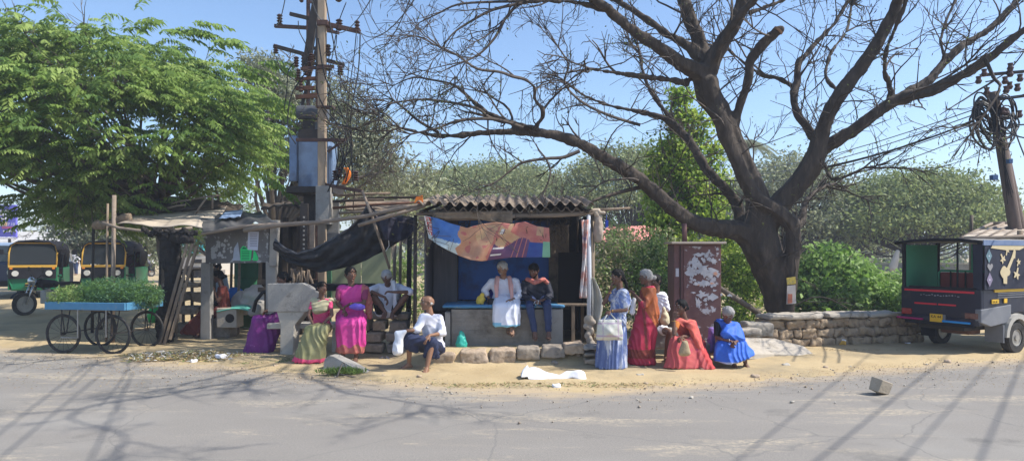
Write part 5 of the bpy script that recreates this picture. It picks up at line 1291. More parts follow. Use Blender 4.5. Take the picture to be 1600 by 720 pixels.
def make_rickshaw(label, loc, rz, grp):
    t = thing('auto_rickshaw', label, 'auto rickshaw', loc, rz, grp); kw = dict(parent=t, world=False)
    # cabin floor and lower body: nose narrow at front (-Y)
    b = MB()
    prof = [(-1.30, .30), (-1.36, .62), (-1.28, .98), (-1.22, 1.0), (-1.05, .95), (-.6, .95)]
    for s in (1,):
        pts = [(-.52, -1.22, .28), (-.60, -1.28, .6), (-.60, -1.20, 1.02), (.60, -1.20, 1.02), (.60, -1.28, .6), (.52, -1.22, .28)]
        b.prism(pts, (0, .14, 0))
    b.box((0, .45, .50), (1.26, 1.7, .40)); b.box((0, -.75, .30), (1.1, .9, .08))
    for s in (-1, 1): b.box((s * .63, .55, .62), (.04, 1.5, .62)); b.box((s * .60, -1.05, .62), (.04, .34, .68))
    b.box((0, 1.28, .85), (1.26, .05, 1.0))
    b.build('body', m_grn, bevel=.03, **kw)
    MB().prism([(-.60, -1.285, .62), (-.60, -1.235, .98), (.60, -1.235, .98), (.60, -1.285, .62)][::-1], (0, -.012, 0)).build('apron', m_can, **kw)
    MB().box((0, -1.235, .99), (1.22, .06, .075)).build('front_band', m_yel, bevel=.01, **kw)
    MB().tube([(-.60, -1.21, 1.02), (-.605, -1.12, 1.40), (-.56, -1.07, 1.62), (-.46, -1.05, 1.70), (.46, -1.05, 1.70), (.56, -1.07, 1.62), (.605, -1.12, 1.40), (.60, -1.21, 1.02)], .024, 8).build('windscreen_frame', m_yel, smooth=True, **kw)
    MB().prism([(-.58, -1.19, 1.05), (.58, -1.19, 1.05), (.56, -1.10, 1.55), (.46, -1.07, 1.66), (-.46, -1.07, 1.66), (-.56, -1.10, 1.55)], (0, .01, 0)).build('windscreen', m_glass, **kw)
    # canopy: arched roof running back, closed at rear and rear sides
    sec = [(-.64, 1.02), (-.66, 1.45), (-.60, 1.66), (-.45, 1.76), (0, 1.80), (.45, 1.76), (.60, 1.66), (.66, 1.45), (.64, 1.02)]
    cn = MB(); n = len(sec); ys = [-1.16, -.6, .2, .9, 1.24, 1.33]; sc_ = [.94, 1, 1.01, 1, .97, .86]
    vs = [(x * s, y, 1.02 + (z - 1.02) * (s if s < .95 else 1)) for y, s in zip(ys, sc_) for x, z in sec]; fs = []
    for j in range(len(ys) - 1):
        for i in range(n - 1):
            if j < 2 and (i < 1 or i > n - 3): continue
            fs.append((j * n + i, j * n + i + 1, (j + 1) * n + i + 1, (j + 1) * n + i))
    fs.append(tuple(range((len(ys) - 1) * n, len(ys) * n)))
    cn.add(vs, fs); co = cn.build('canopy', m_can, smooth=True, **kw); sm = co.modifiers.new('t', 'SOLIDIFY'); sm.thickness = .02; sm.offset = 1
    for s in (-1, 1):
        MB().tube([(s * .63, -1.15, .7), (s * .64, -.35, .62), (s * .655, -.33, 1.6)], .02, 6).build('side_rail', m_can, **kw)
        MB().tube([(s * .61, -1.14, 1.35), (s * .74, -1.22, 1.40)], .012, 5).box((s * .78, -1.23, 1.42), (.13, .03, .15)).build('mirror', m_can, **kw)
        MB().disc((s * .42, -1.31, .78), (0, 1, 0), .085, .05, 18).build('headlight', M('lamp_glass', (.55, .55, .52), rough=.15, bump=0), **kw)
        MB().box((s * .53, -1.26, .93), (.07, .03, .05)).build('indicator', M('amber_lens', (.65, .22, .02), rough=.3, bump=0), **kw)
        wheel(t, (s * .53, .75, .22), .22, .12)
    wheel(t, (0, -1.18, .22), .22, .12)
    MB().tube([(0, -1.18, .3), (0, -1.22, .55)], .12, 10).box((0, -1.2, .44), (.34, .5, .05)).build('front_mudguard', m_can, bevel=.01, **kw)
    MB().box((0, -.15, .62), (.6, .4, .2)).box((0, .10, .95), (.6, .1, .4)).build('driver_seat', m_can, bevel=.03, **kw)
    MB().box((0, .85, .80), (1.15, .55, .2)).box((0, 1.18, 1.15), (1.15, .12, .6)).build('rear_seat', M('maroon_seat', (.14, .03, .03), rough=.5, bump=.1), bevel=.03, **kw)
    MB().tube([(-.3, -.95, 1.0), (0, -1.02, 1.05), (.3, -.95, 1.0)], .018, 6).build('handlebar', m_blackm, **kw)
    MB().box((0, -1.31, .44), (.34, .012, .09)).build('number_plate', M('plate_yellow', (.65, .45, .05), bump=0), **kw)
    return t
gl = gz(0, 22)
r1 = make_rickshaw('green and yellow auto rickshaw facing the camera behind the parked motorcycle', (-16.0, 22.6, gl), R(27), 'auto rickshaws parked at the left')
q = P(145, 0, 22.8); r2 = make_rickshaw('black auto rickshaw behind the greens cart, windscreen rimmed in yellow', (-13.85, 23.3, gl), R(15), 'auto rickshaws parked at the left')
for rr_ in (r1, r2): rr_.scale = (1.06, 1.06, 1.06)
# the squiggle badge above the front band
# blue vehicle cut by the left edge
bv = thing('blue_minivan', 'light blue van front cut off by the left edge of the picture', 'van', (P(-22, 0, 21.5).x, 23, gl), R(6))
kw = dict(parent=bv, world=False)
MB().box((0, .3, .78), (1.45, 3.4, .8)).build('body', M('dark_van_paint', (.04, .05, .09), rough=.4, bump=0), bevel=.08, **kw)
MB().box((0, .5, 1.45), (1.4, 2.9, .75), taper=.9).build('cabin', M('pale_blue_paint', (.22, .30, .42), (.30, .38, .50), s=2, rough=.35, bump=0), bevel=.1, **kw)
MB().prism([(-.6, -.96, 1.2), (.6, -.96, 1.2), (.55, -.93, 1.72), (-.55, -.93, 1.72)], (0, -.02, 0)).build('windscreen', m_glass, **kw)
for s in (-1, 1):
    MB().disc((s * .55, -1.42, .85), (0, 1, 0), .11, .05, 16).build('headlight', M('lamp_glass', (0, 0, 0)), **kw)
    MB().box((s * .82, -.95, 1.5), (.14, .05, .22)).build('mirror', m_can, bevel=.02, **kw)
    for y in (-.9, 1.4): wheel(bv, (s * .66, y, .29), .29, .16)
MB().box((0, -1.43, .5), (1.4, .08, .16)).build('bumper', m_can, bevel=.02, **kw)

# motorcycle in front of the first rickshaw, facing the camera
def make_moto():
    t = thing('motorcycle', 'dark motorcycle parked in front of the green rickshaw', 'motorcycle', (P(58, 0, 17.6).x, 18.1, gz(0, 18)), R(-24)); kw = dict(parent=t, world=False)
    wheel(t, (0, -.65, .30), .30, .09, rimr=.72); wheel(t, (0, .62, .30), .30, .10, rimr=.72)
    for s in (-1, 1):
        MB().tube([(s * .08, -.65, .30), (s * .09, -.42, .95)], .022, 7).build('fork', m_chrome, smooth=True, **kw)
        MB().tube([(s * .09, -.40, .95), (s * .22, -.36, 1.05), (s * .36, -.28, 1.03)], .014, 6).build('handlebar', m_blackm, smooth=True, **kw)
        MB().tube([(s * .25, -.35, 1.05), (s * .28, -.37, 1.18)], .007, 5).disc((s * .29, -.38, 1.21), (0, 1, 0), .06, .02, 12).build('mirror', m_blackm, **kw)
    MB().sphere((0, -.48, .90), .11, 14, 9, sc=(1, .7, 1)).build('headlight', m_chrome, smooth=True, **kw)
    blob('fuel_tank', [[((0, -.25, .83), .13), ((0, .12, .80), .10)]], m_can, None, vox=.02).parent = t
    t.children[-1].location = (0, 0, 0) if False else t.children[-1].location
    MB().box((0, .38, .80), (.24, .72, .10)).build('seat', m_can, bevel=.03, **kw)
    MB().box((0, -.02, .45), (.26, .34, .34)).tube([(0, -.02, .45), (0, -.1, .68)], .09, 10).build('engine', m_rim, bevel=.02, **kw)
    MB().tube([(.14, -.1, .35), (.17, .2, .28), (.18, .85, .38)], [.025, .03, .045], 8).build('exhaust', m_chrome, smooth=True, **kw)
    MB().tube([(0, -.42, .9), (0, -.1, .62), (0, .3, .6), (0, .75, .78)], .03, 7).build('frame', m_blackm, **kw)
    MB().grid(lambda u, v: ((v - .5) * .13, -.65 + .36 * math.cos(.5 + u * 2.2), .30 + .36 * math.sin(.5 + u * 2.2)), 14, 2).build('mudguard', m_can, **kw)
    MB().grid(lambda u, v: ((v - .5) * .16, .62 + .37 * math.cos(.1 + u * 2.2), .30 + .37 * math.sin(.1 + u * 2.2)), 14, 2).build('mudguard', m_can, **kw)
    return t
mo = make_moto()

# ------------------------------------------------------------------ vegetable cart
ca = thing('hand_cart', 'four wheeled hand cart with a bright blue tray', 'cart', (P(165, 0, 12).x, 12.0, 0), R(-9)); kw = dict(parent=ca, world=False)
L_, W_ = 1.56, .95
m_bt = M('cart_blue', (.06, .20, .34), (.10, .27, .42), s=6, rough=.6, bump=.2, c3=(.25, .25, .22), s3=6, t3=.65, w3=.05)
tr_ = MB(); tr_.box((0, 0, .80), (L_, W_, .03))
for s in (-1, 1): tr_.box((0, s * (W_ / 2), .83), (L_, .03, .13)); tr_.box((s * L_ / 2, 0, .83), (.03, W_ - .04, .13))
tr_.build('tray', m_bt, bevel=.006, **kw)
for y in (-.34, .34): MB().box((0, y, .765), (L_ - .1, .06, .05)).build('beam', m_wood, **kw)
def spoke_wheel(parent, c, r):
    w = MB().ring(c, (1, 0, 0) if False else (0, 1, 0), r, .022, 32, 6).build('wheel', m_tyre, parent, world=False)
    rr = MB().ring(c, (0, 1, 0), r - .025, .008, 28, 5)
    for k in range(16):
        a = k * math.pi / 8; rr.tube([Vector(c), Vector(c) + Vector((math.cos(a) * (r - .025), 0, math.sin(a) * (r - .025)))], .003, 4)
    rr.tube([Vector(c) - Vector((0, .04, 0)), Vector(c) + Vector((0, .04, 0))], .025, 8); rr.build('rim', m_blackm, w, world=False)
for x in (-.47, .50):
    for y in (-.42, .42):
        spoke_wheel(ca, (x, y, .34), .325)
        for s in (-.09, .09): MB().tube([(x + s * .2, y + (.05 if y > 0 else .05), .35), (x + s, y + .05, .78)], .010, 5).build('fork', m_blackm, **kw)
        MB().tube([(x, y - .05, .35), (x + .02, y - .05, .78)], .010, 5).build('fork', m_blackm, **kw)
    MB().tube([(x, -.47, .35), (x, .47, .35)], .012, 6).build('axle', m_blackm, **kw)
MB().tube([(-.15, -.46, .8), (-.15, -.46, .28), (-.48, -.46, .28)], .013, 6).build('stand', m_rim, **kw)
MB().tube([(.40, -.46, .8), (.40, -.46, .30)], .012, 6).build('stand', m_rim, **kw)
h1 = leafmat('herb_green', (.10, .21, .05), (.15, .27, .07)); h2 = leafmat('herb_blue_green', (.09, .19, .09), (.13, .24, .12)); h3 = leafmat('herb_light', (.22, .32, .09), (.28, .36, .12))
def herb(label, lobes, mats, n):
    c = lobes[0][0]; o = thing('herb_heap', label, 'greens', (c[0], c[1], .82), 0, 'heaps of greens on the cart')
    hs = [[(q, min(r) * .75), ((q[0] + r[0] * .5, q[1], q[2] - .02), min(r) * .6), ((q[0] - r[0] * .5, q[1], q[2] - .02), min(r) * .6)] for q, r, k in lobes]
    blob('heap', hs, mats[0], o, vox=.03, disp=lambda co, no: np.array([noise.noise(Vector(p) * 12) * .03 for p in co]))
    leafcloud('sprigs', [(q, r, n) for q, r, k in lobes], .05, mats, o, 3.2, .2, .18, clump=8, csz=.025)
cz = P(150, 0, 12).x
herb('yellow green leafy heap at the left end of the cart', [((P(112, 0, 11.9).x, 11.95, .97), (.34, .40, .20), 0)], [h3, h1, h3], 2600)
herb('big feathery heap of dill like greens filling the cart', [((P(165, 0, 11.95).x, 12.0, 1.03), (.52, .43, .28), 0), ((P(205, 0, 11.95).x, 12.05, 1.01), (.46, .42, .27), 0), ((P(222, 0, 11.9).x, 12.0, .95), (.24, .42, .20), 0)], [h1, h2, h2], 4200)

# ------------------------------------------------------------------ red metal pillar
rp_ = thing('red_metal_pillar', 'tall maroon metal cabinet with a flat cap and scraped off white posters', 'cabinet', (P(1090, 0, 11.4).x, 11.5, 0), R(-3))
m_mar = M('maroon_paint', (.12, .058, .052), (.17, .085, .075), s=4, rough=.7, bump=.15, c3=(.48, .46, .46), s3=4.2, t3=.585, w3=.02, detail=8)
m_mar2 = M('maroon_side', (.12, .058, .052), (.17, .085, .075), s=4, rough=.7, bump=.15)
x0 = P(1056, 0, 11.2).x - wloc(rp_).x; x1 = P(1129, 0, 11.2).x - wloc(rp_).x
kw = dict(parent=rp_, world=False)
MB().box(((x0 + x1) / 2, .05, .95), (x1 - x0, .6, 1.9)).build('box', m_mar2, bevel=.008, **kw)
MB().box(((x0 + x1) / 2 + .07, -.262, .97), (x1 - x0 - .18, .02, 1.78)).build('front_panel', m_mar, bevel=.004, **kw)
MB().box(((x0 + x1) / 2, .0, 1.92), (x1 - x0 + .12, .72, .035)).build('cap', M('cap_stone', (.45, .36, .28), (.52, .43, .34), s=4), bevel=.004, **kw)
MB().box((x0 + .10, -.265, .97), (.012, .012, 1.8)).build('seam', m_dark, **kw)
MB().tube([((x0 + x1) / 2 - .06, .5, 1.9), ((x0 + x1) / 2 - .07, .5, 2.28)], .045, 8).build('rear_post', m_mar2, smooth=True, **kw)
random.seed(44)
m_ps = M('poster_scrap', (.55, .54, .54), (.40, .39, .40), s=12, rough=.9, bump=.1); m_po = M('poster_orange', (.60, .25, .12), (.55, .45, .4), s=14, bump=0)
def scrap(cx, cz, rx, rz_, mat, k):
    n = random.randint(13, 19); pts = [(cx + math.cos(-2 * math.pi * i / n) * rx * random.uniform(.35, 1.25), -.2735 - k * .0006, cz + math.sin(-2 * math.pi * i / n) * rz_ * random.uniform(.35, 1.25)) for i in range(n)]
    MB().prism(pts, (0, -.002, 0)).build('poster_scrap', mat, **kw)
xm = (x0 + x1) / 2 + .05
for k, (dx, z, a, b_, mt) in enumerate(((-.16, 1.44, .13, .09, m_ps), (.04, 1.47, .16, .10, m_ps), (.22, 1.42, .12, .09, m_ps), (-.10, 1.62, .08, .09, m_ps), (.2, 1.62, .07, .05, m_ps), (.02, 1.24, .14, .05, m_ps), (.2, 1.22, .08, .05, m_ps), (.02, 1.05, .09, .07, m_ps), (.18, 1.0, .1, .07, m_ps), (.12, .78, .07, .02, m_ps), (-.02, 1.72, .10, .04, m_ps), (-.05, .92, .05, .1, m_ps), (.17, 1.235, .05, .02, m_po), (-.05, 1.21, .05, .012, m_po), (.24, 1.4, .04, .05, m_po))): scrap(xm + dx, z, a, b_, mt, k)
for k in range(44): scrap(xm + random.gauss(.04, .13), random.choice((1.45, 1.45, 1.6, 1.2, 1.0)) + random.gauss(0, .07), random.uniform(.015, .05), random.uniform(.012, .045), m_ps, 16 + k * .5)
MB().box((x0 + .05, -.268, 1.42), (.055, .01, .14)).build('poster_scrap', m_ps, **kw)

# ------------------------------------------------------------------ low stone wall on the right
m_wall = M('mud_stone', (.30, .225, .15), (.43, .33, .22), s=4, rough=.97, bump=.6, bs=20, c3=(.15, .11, .08), s3=4, t3=.58, w3=.1)
m_slab = M('wall_slab', (.36, .32, .26), (.48, .43, .36), s=3, rough=.95, bump=.4, bs=24, c3=(.22, .19, .15), s3=4, t3=.62, w3=.1)
lw = thing('low_stone_wall', 'low rough stone wall topped with flat slabs in front of the bright bushes', 'wall', (P(1310, 0, 12.4).x, 12.5, 0))
A = Vector((P(1203, 0, 12.1).x, 12.1, 0)); B_ = Vector((P(1445, 0, 12.9).x, 12.95, 0)); dv = (B_ - A); LW = dv.length; dn = dv.normalized(); pn_ = Vector((-dn.y, dn.x, 0))
random.seed(15)
MB().prism([A + pn_ * .1, B_ + pn_ * .1, B_ + pn_ * .45, A + pn_ * .45], (0, 0, .52)).build('wall_core', m_wall, lw)
hs_all = []
zc = 0.0
rows = [(.17,), (.16,), (.16,)]
si = 0
for ri in range(3):
    h = .172; s = -.02
    while s < LW:
        w = random.uniform(.14, .5); w = min(w, LW - s + .05)
        if w > .08 and not (ri == 0 and .86 * LW < s < .90 * LW):
            cc = A + dn * (s + w / 2) + pn_ * random.uniform(.10, .15) + Vector((0, 0, zc + h / 2 + .005))
            o = rock('wall_stone', cc, (w + .01, .26 + random.uniform(-.04, .06), h * random.uniform(.9, 1.12)), m_wall, rz=math.atan2(dn.y, dn.x) + random.uniform(-.03, .03), seed=200 + si, rough=.05, vox=.024, tilt=(random.uniform(-.05, .05), random.uniform(-.09, .09))); o.parent = lw; o.location = o.location - lw.location; si += 1
        s += w
    zc += h
s = -.06; k = 0
for w in (1.25, .95, .9):
    cc = A + dn * (s + w / 2) + pn_ * .22 + Vector((0, 0, .575 + random.uniform(-.008, .008)))
    o = rock('wall_slab', cc, (w - .01, .58, .09), m_slab, rz=math.atan2(dn.y, dn.x), seed=300 + k, rough=.018, vox=.02); o.parent = lw; o.location = o.location - lw.location; s += w; k += 1
rk = lambda nm, px, py, Y, d, mt, lb, seed, rz=0, tilt=(0, 0), cat='stone': tag(rock(nm, P(px, py, Y), d, mt, rz=rz, seed=seed, tilt=tilt), lb, cat)
rk('lower_wall_block', 1182, 514, 12.2, (.55, .4, .28), m_slab, 'pale block at the left end of the low wall', 401, .05)
rk('paving_slab', 1165, 517, 11.9, (.5, .35, .12), m_slab, 'small slab right behind the woman in the blue sari', 402)
sl = MB().prism([G(1140, 552, .18) * 1.0, P(1152, 526, 11.6), P(1210, 528, 11.8), P(1256, 540, 11.6), P(1276, 556, 11.3), P(1210, 552, 11.2)], (0, 0, -.10)).build('tilted_slab', m_slab, bevel=.015)
tag(sl, 'long flat slab lying aslant in front of the low wall', 'slab')
rk('seat_block', 1035, 528, 11.0, (.55, .4, .32), m_conc, 'grey stone block used as a seat between red sari and coral sari', 403)
rk('seat_block', 1085, 548, 10.55, (.5, .38, .30), m_stoneg, 'stone block hidden beneath the woman in the coral sari', 404)
rk('seat_block', 1142, 548, 10.7, (.5, .40, .26), m_stoneg, 'stone block hidden beneath the woman in the blue shawl sari', 405)
tag(MB().tube([P(1118, 446, 12.6), P(1150, 466, 12.9), P(1186, 489, 13.1)], [.05, .055, .06], 8, jit=.08).build('fallen_branch', m_bark, smooth=True), 'bare branch leaning from behind the red cabinet to the trunk foot', 'branch')

# ------------------------------------------------------------------ cable pole on the right
cp = thing('cable_pole', 'leaning steel and wood cable pole hung with black cable coils', 'pole', (P(1583, 0, 14).x, 14, 0))
for dx, dy in ((0, 0), (.17, .12)):
    b0 = P(1585, 352, 14); t0 = P(1556, 150, 14); b0 = b0 + Vector((dx, dy, 0)); t0 = t0 + Vector((dx * .5 - .05, dy, -.1 * (dx > 0))); dd = (t0 - b0)
    g0 = b0 - dd * (b0.z / dd.z); MB().tube([g0, b0, t0 + dd * .03], [.13, .12, .10], 9, jit=.03).build('pole', M('weathered_pole', (.09, .065, .055), (.16, .12, .10), s=3, stretch=(3, 3, .7), bump=.5), cp, smooth=True)
for (x0, y0, x1, y1) in ((1532, 118, 1600, 112), (1525, 160, 1600, 150), (1545, 190, 1590, 182)): bar(P(x0, y0, 13.9), P(x1, y1, 13.8), .05, .06, 'crossarm', m_blackm, cp)
random.seed(23)
for k in range(26):
    s = random.choice((-1, 1)); c = P(1555 + s * random.uniform(8, 22), 190 + random.uniform(-16, 16), 13.75 + random.uniform(-.2, .2)); rx = random.uniform(.10, .25); rz_ = random.uniform(.2, .46); ph = random.uniform(-.4, .4)
    pts = [c + Vector((math.cos(a) * rx + .06 * math.sin(a) * s, .08 * math.sin(a + ph), math.sin(a) * rz_)) for a in [2 * math.pi * i / 18 for i in range(19)]]
    MB().tube(pts, random.uniform(.012, .02), 5).build('cable_coil', m_cable, cp, smooth=True)
for k in range(14):
    c = P(1545 + random.uniform(-18, 50), 110 + random.uniform(-8, 75), 13.8); MB().tube([c, c + Vector((0, 0, .05)), c + Vector((0, 0, .1)), c + Vector((0, 0, .15))], [.04, .065, .04, .055], 8).build('insulator', m_insul, cp)
for k in range(6):
    a = P(1562 + random.uniform(-5, 8), 170 + k * 10, 13.8); c = P(1572 + random.uniform(0, 12), 300 + random.uniform(-20, 40), 13.85); MB().tube(sag(a, c, .1), .008, 4).build('loose_cable', m_cable, cp)
bx(1551, 273, 1560, 281, 13.75, .1, 'junction_box', M('blue_box', (.06, .12, .25), bump=0), cp); bx(1577, 248, 1583, 255, 13.75, .1, 'junction_box', M('blue_box', (0, 0, 0)), cp)
# lines running from the cable pole to the left, behind the black tree
for i, (x0, y0, x1, y1, Yl, s, r, lb) in enumerate((
        (1520, 190, 1270, 265, 16, .10, .030, 'thick black cable swooping left from the coils on the pole'),
        (1520, 172, 1150, 262, 40, .4, .02, 'uppermost thin line behind the black tree'), (1520, 180, 1150, 272, 40, .4, .02, 'second thin line behind the black tree'), (1530, 192, 1150, 286, 40, .4, .02, 'third thin line behind the black tree'),
        (1540, 202, 1180, 300, 42, .5, .02, 'lowest thin line behind the black tree'), (1560, 230, 1420, 262, 30, .2, .014, 'thin line dropping left of the cable pole over the dome tree'))):
    o = MB().tube(sag(P(x0, y0, 14), P(x1, y1, Yl), s), [r * .6 + r * .4 * k / 10 for k in range(11)], 5).build('overhead_wire', m_cable if i == 0 else m_wire, smooth=True); tag(o, lb, 'wire', 'overhead wires')
for i, (x0, y0, x1, y1, Yl, lb) in enumerate(((1560, 150, 1640, 120, 10, 'top cable leaving the cable pole to the right'), (1565, 185, 1640, 178, 10, 'middle cable leaving the cable pole to the right'), (1570, 200, 1640, 205, 10, 'lowest cable leaving the cable pole to the right'), (1575, 170, 1630, 300, 11, 'slack cable dropping steeply right of the cable pole'), (1602, 78, 1540, 128, 14, 'short cable rising right from the insulators'))):
    o = MB().tube(sag(P(x0, y0, 13.9), P(x1, y1, Yl), .15), .014, 5).build('overhead_wire', m_cable, smooth=True); tag(o, lb, 'wire', 'overhead wires')
# service lines crossing over the road towards the viewer (their shadows fall on the asphalt at both sides)
el = math.tan(SUN_EL)
def shadow_wire(g0, g1, h, lb, r=.03):
    off = Vector((sd.x, sd.y, 0)).normalized() * (h / el)
    a = Vector((g0[0], g0[1], h)) + off; c = Vector((g1[0], g1[1], h)) + off; e = (c - a)
    o = MB().tube([a - e * .6, a, c, c + e * 1.5], r, 6).build('overhead_wire', m_cable, smooth=True); tag(o, lb, 'wire', 'service lines crossing above the road')
for k, (p0, p1) in enumerate((((1320 + 0, 585), (1150, 720)), ((1460, 572), (1275, 720)), ((1540, 575), (1410, 720)), ((1590, 580), (1530, 720)))):
    shadow_wire(G(*p0), G(*p1), 6.3, 'service line above the right side of the road', .010 if k in (0, 2) else .013)
for k, (p0, p1) in enumerate((((115, 620), (0, 715)), ((190, 618), (140, 720)), ((110, 590), (20, 660)))):
    shadow_wire(G(*p0), G(*p1), 6.5, 'service line above the left side of the road', .011)

# ------------------------------------------------------------------ shed roof behind the vehicle
sr = thing('bamboo_awning', 'bamboo and sheet awning behind the passenger vehicle', 'awning', (P(1570, 0, 13.6).x, 13.6, 0))
MB().grid(lambda u, v: P(1505 + 140 * u, 369 - 2 * u, 12.9).lerp(P(1560 + 100 * u, 350, 15), v), 6, 4).build('awning_sheet', m_roofp, sr)
sr.children[-1].modifiers.new('t', 'SOLIDIFY').thickness = .03
for k in range(6):
    a = P(1502 + k * 22, 372 - k * .5, 12.85); c = P(1550 + k * 18, 349, 15); MB().tube([a, c], .035, 6, jit=.08).build('rafter', m_log, sr, smooth=True)
MB().tube([P(1498, 374, 12.85), P(1640, 367, 12.85)], .035, 7).build('eave_pole', m_log, sr, smooth=True); MB().tube([P(1548, 350, 15), P(1640, 346, 15)], .05, 7).build('ridge_pole', m_log, sr, smooth=True)
for (px, Y) in ((1594, 13.0), (1518, 15)): a = P(px, 360, Y); MB().tube([(a.x, Y, 0), a], .05, 7).build('post', m_wood, sr, smooth=True)
tag(MB().tube([P(1517, 372, 14.6), P(1518, 336, 14.6)], .035, 6).build('short_post', m_bark, smooth=True), 'short bare post poking above the vehicle roof', 'post')

# ------------------------------------------------------------------ passenger vehicle on the right (local: rear face at x=0, length along +X, width along Y: near side -Y)
W2, LV = 1.40, 2.6
fx, fy = .90, .436
C0 = Vector((P(1408, 0, 12.45).x, 12.45, 0))                 # far rear corner
rzv = math.atan2(fy, fx)
near = Vector((fy, -fx, 0)).normalized()
C1 = C0 + near * W2
ori = (C0 + C1) / 2
ve = thing('passenger_vehicle', 'dark share vehicle with open green cabin, red seat and decorated black canvas side', 'vehicle', (ori.x, ori.y, 0), rzv)
kw = dict(parent=ve, world=False); h = W2 / 2
m_vb = M('vehicle_dark_blue', (.012, .014, .028), (.022, .025, .042), s=2, rough=.35, bump=.04, c3=(.06, .055, .05), s3=3, t3=.66, w3=.1)
m_vg = M('vehicle_green', (.05, .25, .13), (.065, .30, .16), s=2, rough=.6, bump=.08); m_grey = M('grey_plastic', (.14, .145, .16), (.20, .205, .22), s=3, rough=.6, bump=.1)
m_red = M('seat_red', (.20, .035, .03), (.28, .06, .045), s=4, rough=.6, bump=.1); m_redp = M('red_stripe', (.60, .03, .05), rough=.5, bump=0); m_yl = M('yellow_stripe', (.70, .42, .03), rough=.5, bump=0)
# lower rear panel, tub
MB().box((.03, 0, .87), (.06, W2, .52)).build('tailgate', m_vb, bevel=.012, **kw)
MB().box((.02, 0, .57), (.10, W2 - .04, .10)).build('rear_sill', m_vb, bevel=.01, **kw)
for s, nm in ((-1, 'near'), (1, 'far')):
    MB().box((1.35, s * (h - .02), .92), (2.62, .05, .42)).build('side_panel', m_vb, bevel=.012, **kw)
MB().box((1.3, 0, .62), (2.5, W2 - .1, .06)).build('floor_pan', m_grey, **kw)
MB().box((1.0, 0, .48), (1.9, .8, .16)).build('chassis', m_blackm, bevel=.01, **kw)
MB().box((.45, -.1, .42), (.35, .5, .2)).build('axle_case', m_rust, bevel=.03, **kw)
for z in (.985, 1.025, 1.06): MB().box((1.5, -h - .008, z), (2.1, .014, .012)).build('side_crease', m_grey, **kw)
# pillars & roof rails
for (x, y) in ((.05, -h + .03), (.05, h - .03), (1.05, -h + .03), (1.05, h - .03), (2.5, -h + .03), (2.5, h - .03)):
    MB().box((x, y, 1.52), (.06, .06, .84)).build('pillar', m_can, bevel=.01, **kw)
MB().grid(lambda u, v: (-.08 + 2.9 * u, (v - .5) * (W2 + .12), 1.94 + .06 * math.sin(v * math.pi) + .012 * math.sin(u * 20)), 20, 10).build('canvas_roof', M('dusty_canvas', (.17, .16, .15), (.26, .25, .23), s=3, rough=.9, bump=.2), smooth=True, **kw)
ve.children[-1].modifiers.new('t', 'SOLIDIFY').thickness = .025
MB().tube([(-.08, -h - .06, 1.93), (-.08, -h + .3, 1.975), (-.08, 0, 1.985), (-.08, h - .3, 1.975), (-.08, h + .06, 1.93)], .028, 7).build('roof_hem', m_can, smooth=True, **kw)
MB().box((1.4, -h - .055, 1.92), (2.9, .02, .09)).build('roof_edge_flap', M('pale_blue_canvas', (.10, .15, .26), (.2, .25, .36), s=6, bump=.1), bevel=.004, **kw)
# far side inner green sheet, with window gap; front bulkhead
MB().box((.52, h - .06, 1.50), (.92, .012, .80)).build('green_side_sheet', m_vg, **kw)
MB().box((2.1, 0, 1.50), (.02, W2 - .1, .85)).build('bulkhead', m_vg, **kw)
MB().box((2.08, .25, 1.52), (.012, .34, .6)).build('bulkhead_window', M('tan_window', (.20, .15, .11), bump=0), **kw); MB().box((2.075, .5, 1.5), (.012, .12, .55)).build('sticker_strip', M('white_sticker', (.45, .5, .6), (.08, .1, .2), s=18, w2=.03, bump=0), **kw)
MB().box((.75, -.1, 1.22), (.10, 1.05, .34)).build('seat_back', m_red, bevel=.03, **kw); MB().box((1.0, -.1, 1.0), (.45, 1.1, .1)).build('seat', m_red, bevel=.03, **kw)
sb_ = [(.68, .42, 1.02), (.68, .42, 1.38), (.68, .38, 1.42), (.68, -.58, 1.42), (.68, -.62, 1.38), (.68, -.62, 1.02)]
MB().tube(sb_, .022, 7).build('seat_rail', m_vg, smooth=True, **kw)
for y in (.2, -.06, -.34): MB().tube([(.67, y, 1.02), (.67, y, 1.42)], .016, 6).build('seat_bar', m_can, **kw)
MB().tube([(.06, -.28, 1.1), (.06, -.28, 1.93)], .018, 6).build('hang_rail', m_can, **kw); MB().tube([(.9, -.15, 1.1), (.9, -.15, 1.93)], .018, 6).build('hang_rail', m_can, **kw)
# near side canvas with cut-out decorations
MB().prism([(.02, -h - .03, 1.13), (1.32, -h - .03, 1.13), (1.18, -h - .045, 1.90), (.0, -h - .045, 1.90)], (0, -.012, 0)).build('side_canvas', M('black_canvas', (.012, .014, .028), (.022, .026, .045), s=4, rough=.75, bump=.12), bevel=.003, **kw)
MB().prism([(.0, -h - .01, 1.13), (.0, -h - .03, 1.90), (-.02, -h + .12, 1.90), (.0, -h + .12, 1.13)], (-.012, 0, 0)).build('corner_canvas', M('black_canvas', (0, 0, 0)), **kw)
m_cr = M('cream_vinyl', (.52, .42, .24), (.58, .48, .3), s=6, rough=.6, bump=0); m_tl = M('grey_teal_vinyl', (.12, .20, .23), (.16, .24, .27), s=6, rough=.6, bump=0); m_lil = M('lilac_vinyl', (.20, .17, .24), (.26, .22, .3), s=6, bump=0)
def deco(pts, mat, k, name='decoration'):
    MB().prism([(x, -h - .0585 - .0004 * k, z) for x, z in pts], (0, -.003, 0)).build(name, mat, **kw)
def rhomb(cx, cz, w, hh, mat, k):
    deco([(cx, cz - hh), (cx + w, cz), (cx, cz + hh), (cx - w, cz)], mat, k); deco([(cx, cz - .014), (cx + .014, cz), (cx, cz + .014), (cx - .014, cz)], m_wp, k + 3)
rhomb(.11, 1.70, .085, .12, m_tl, 0); rhomb(.13, 1.30, .085, .12, m_lil, 1)
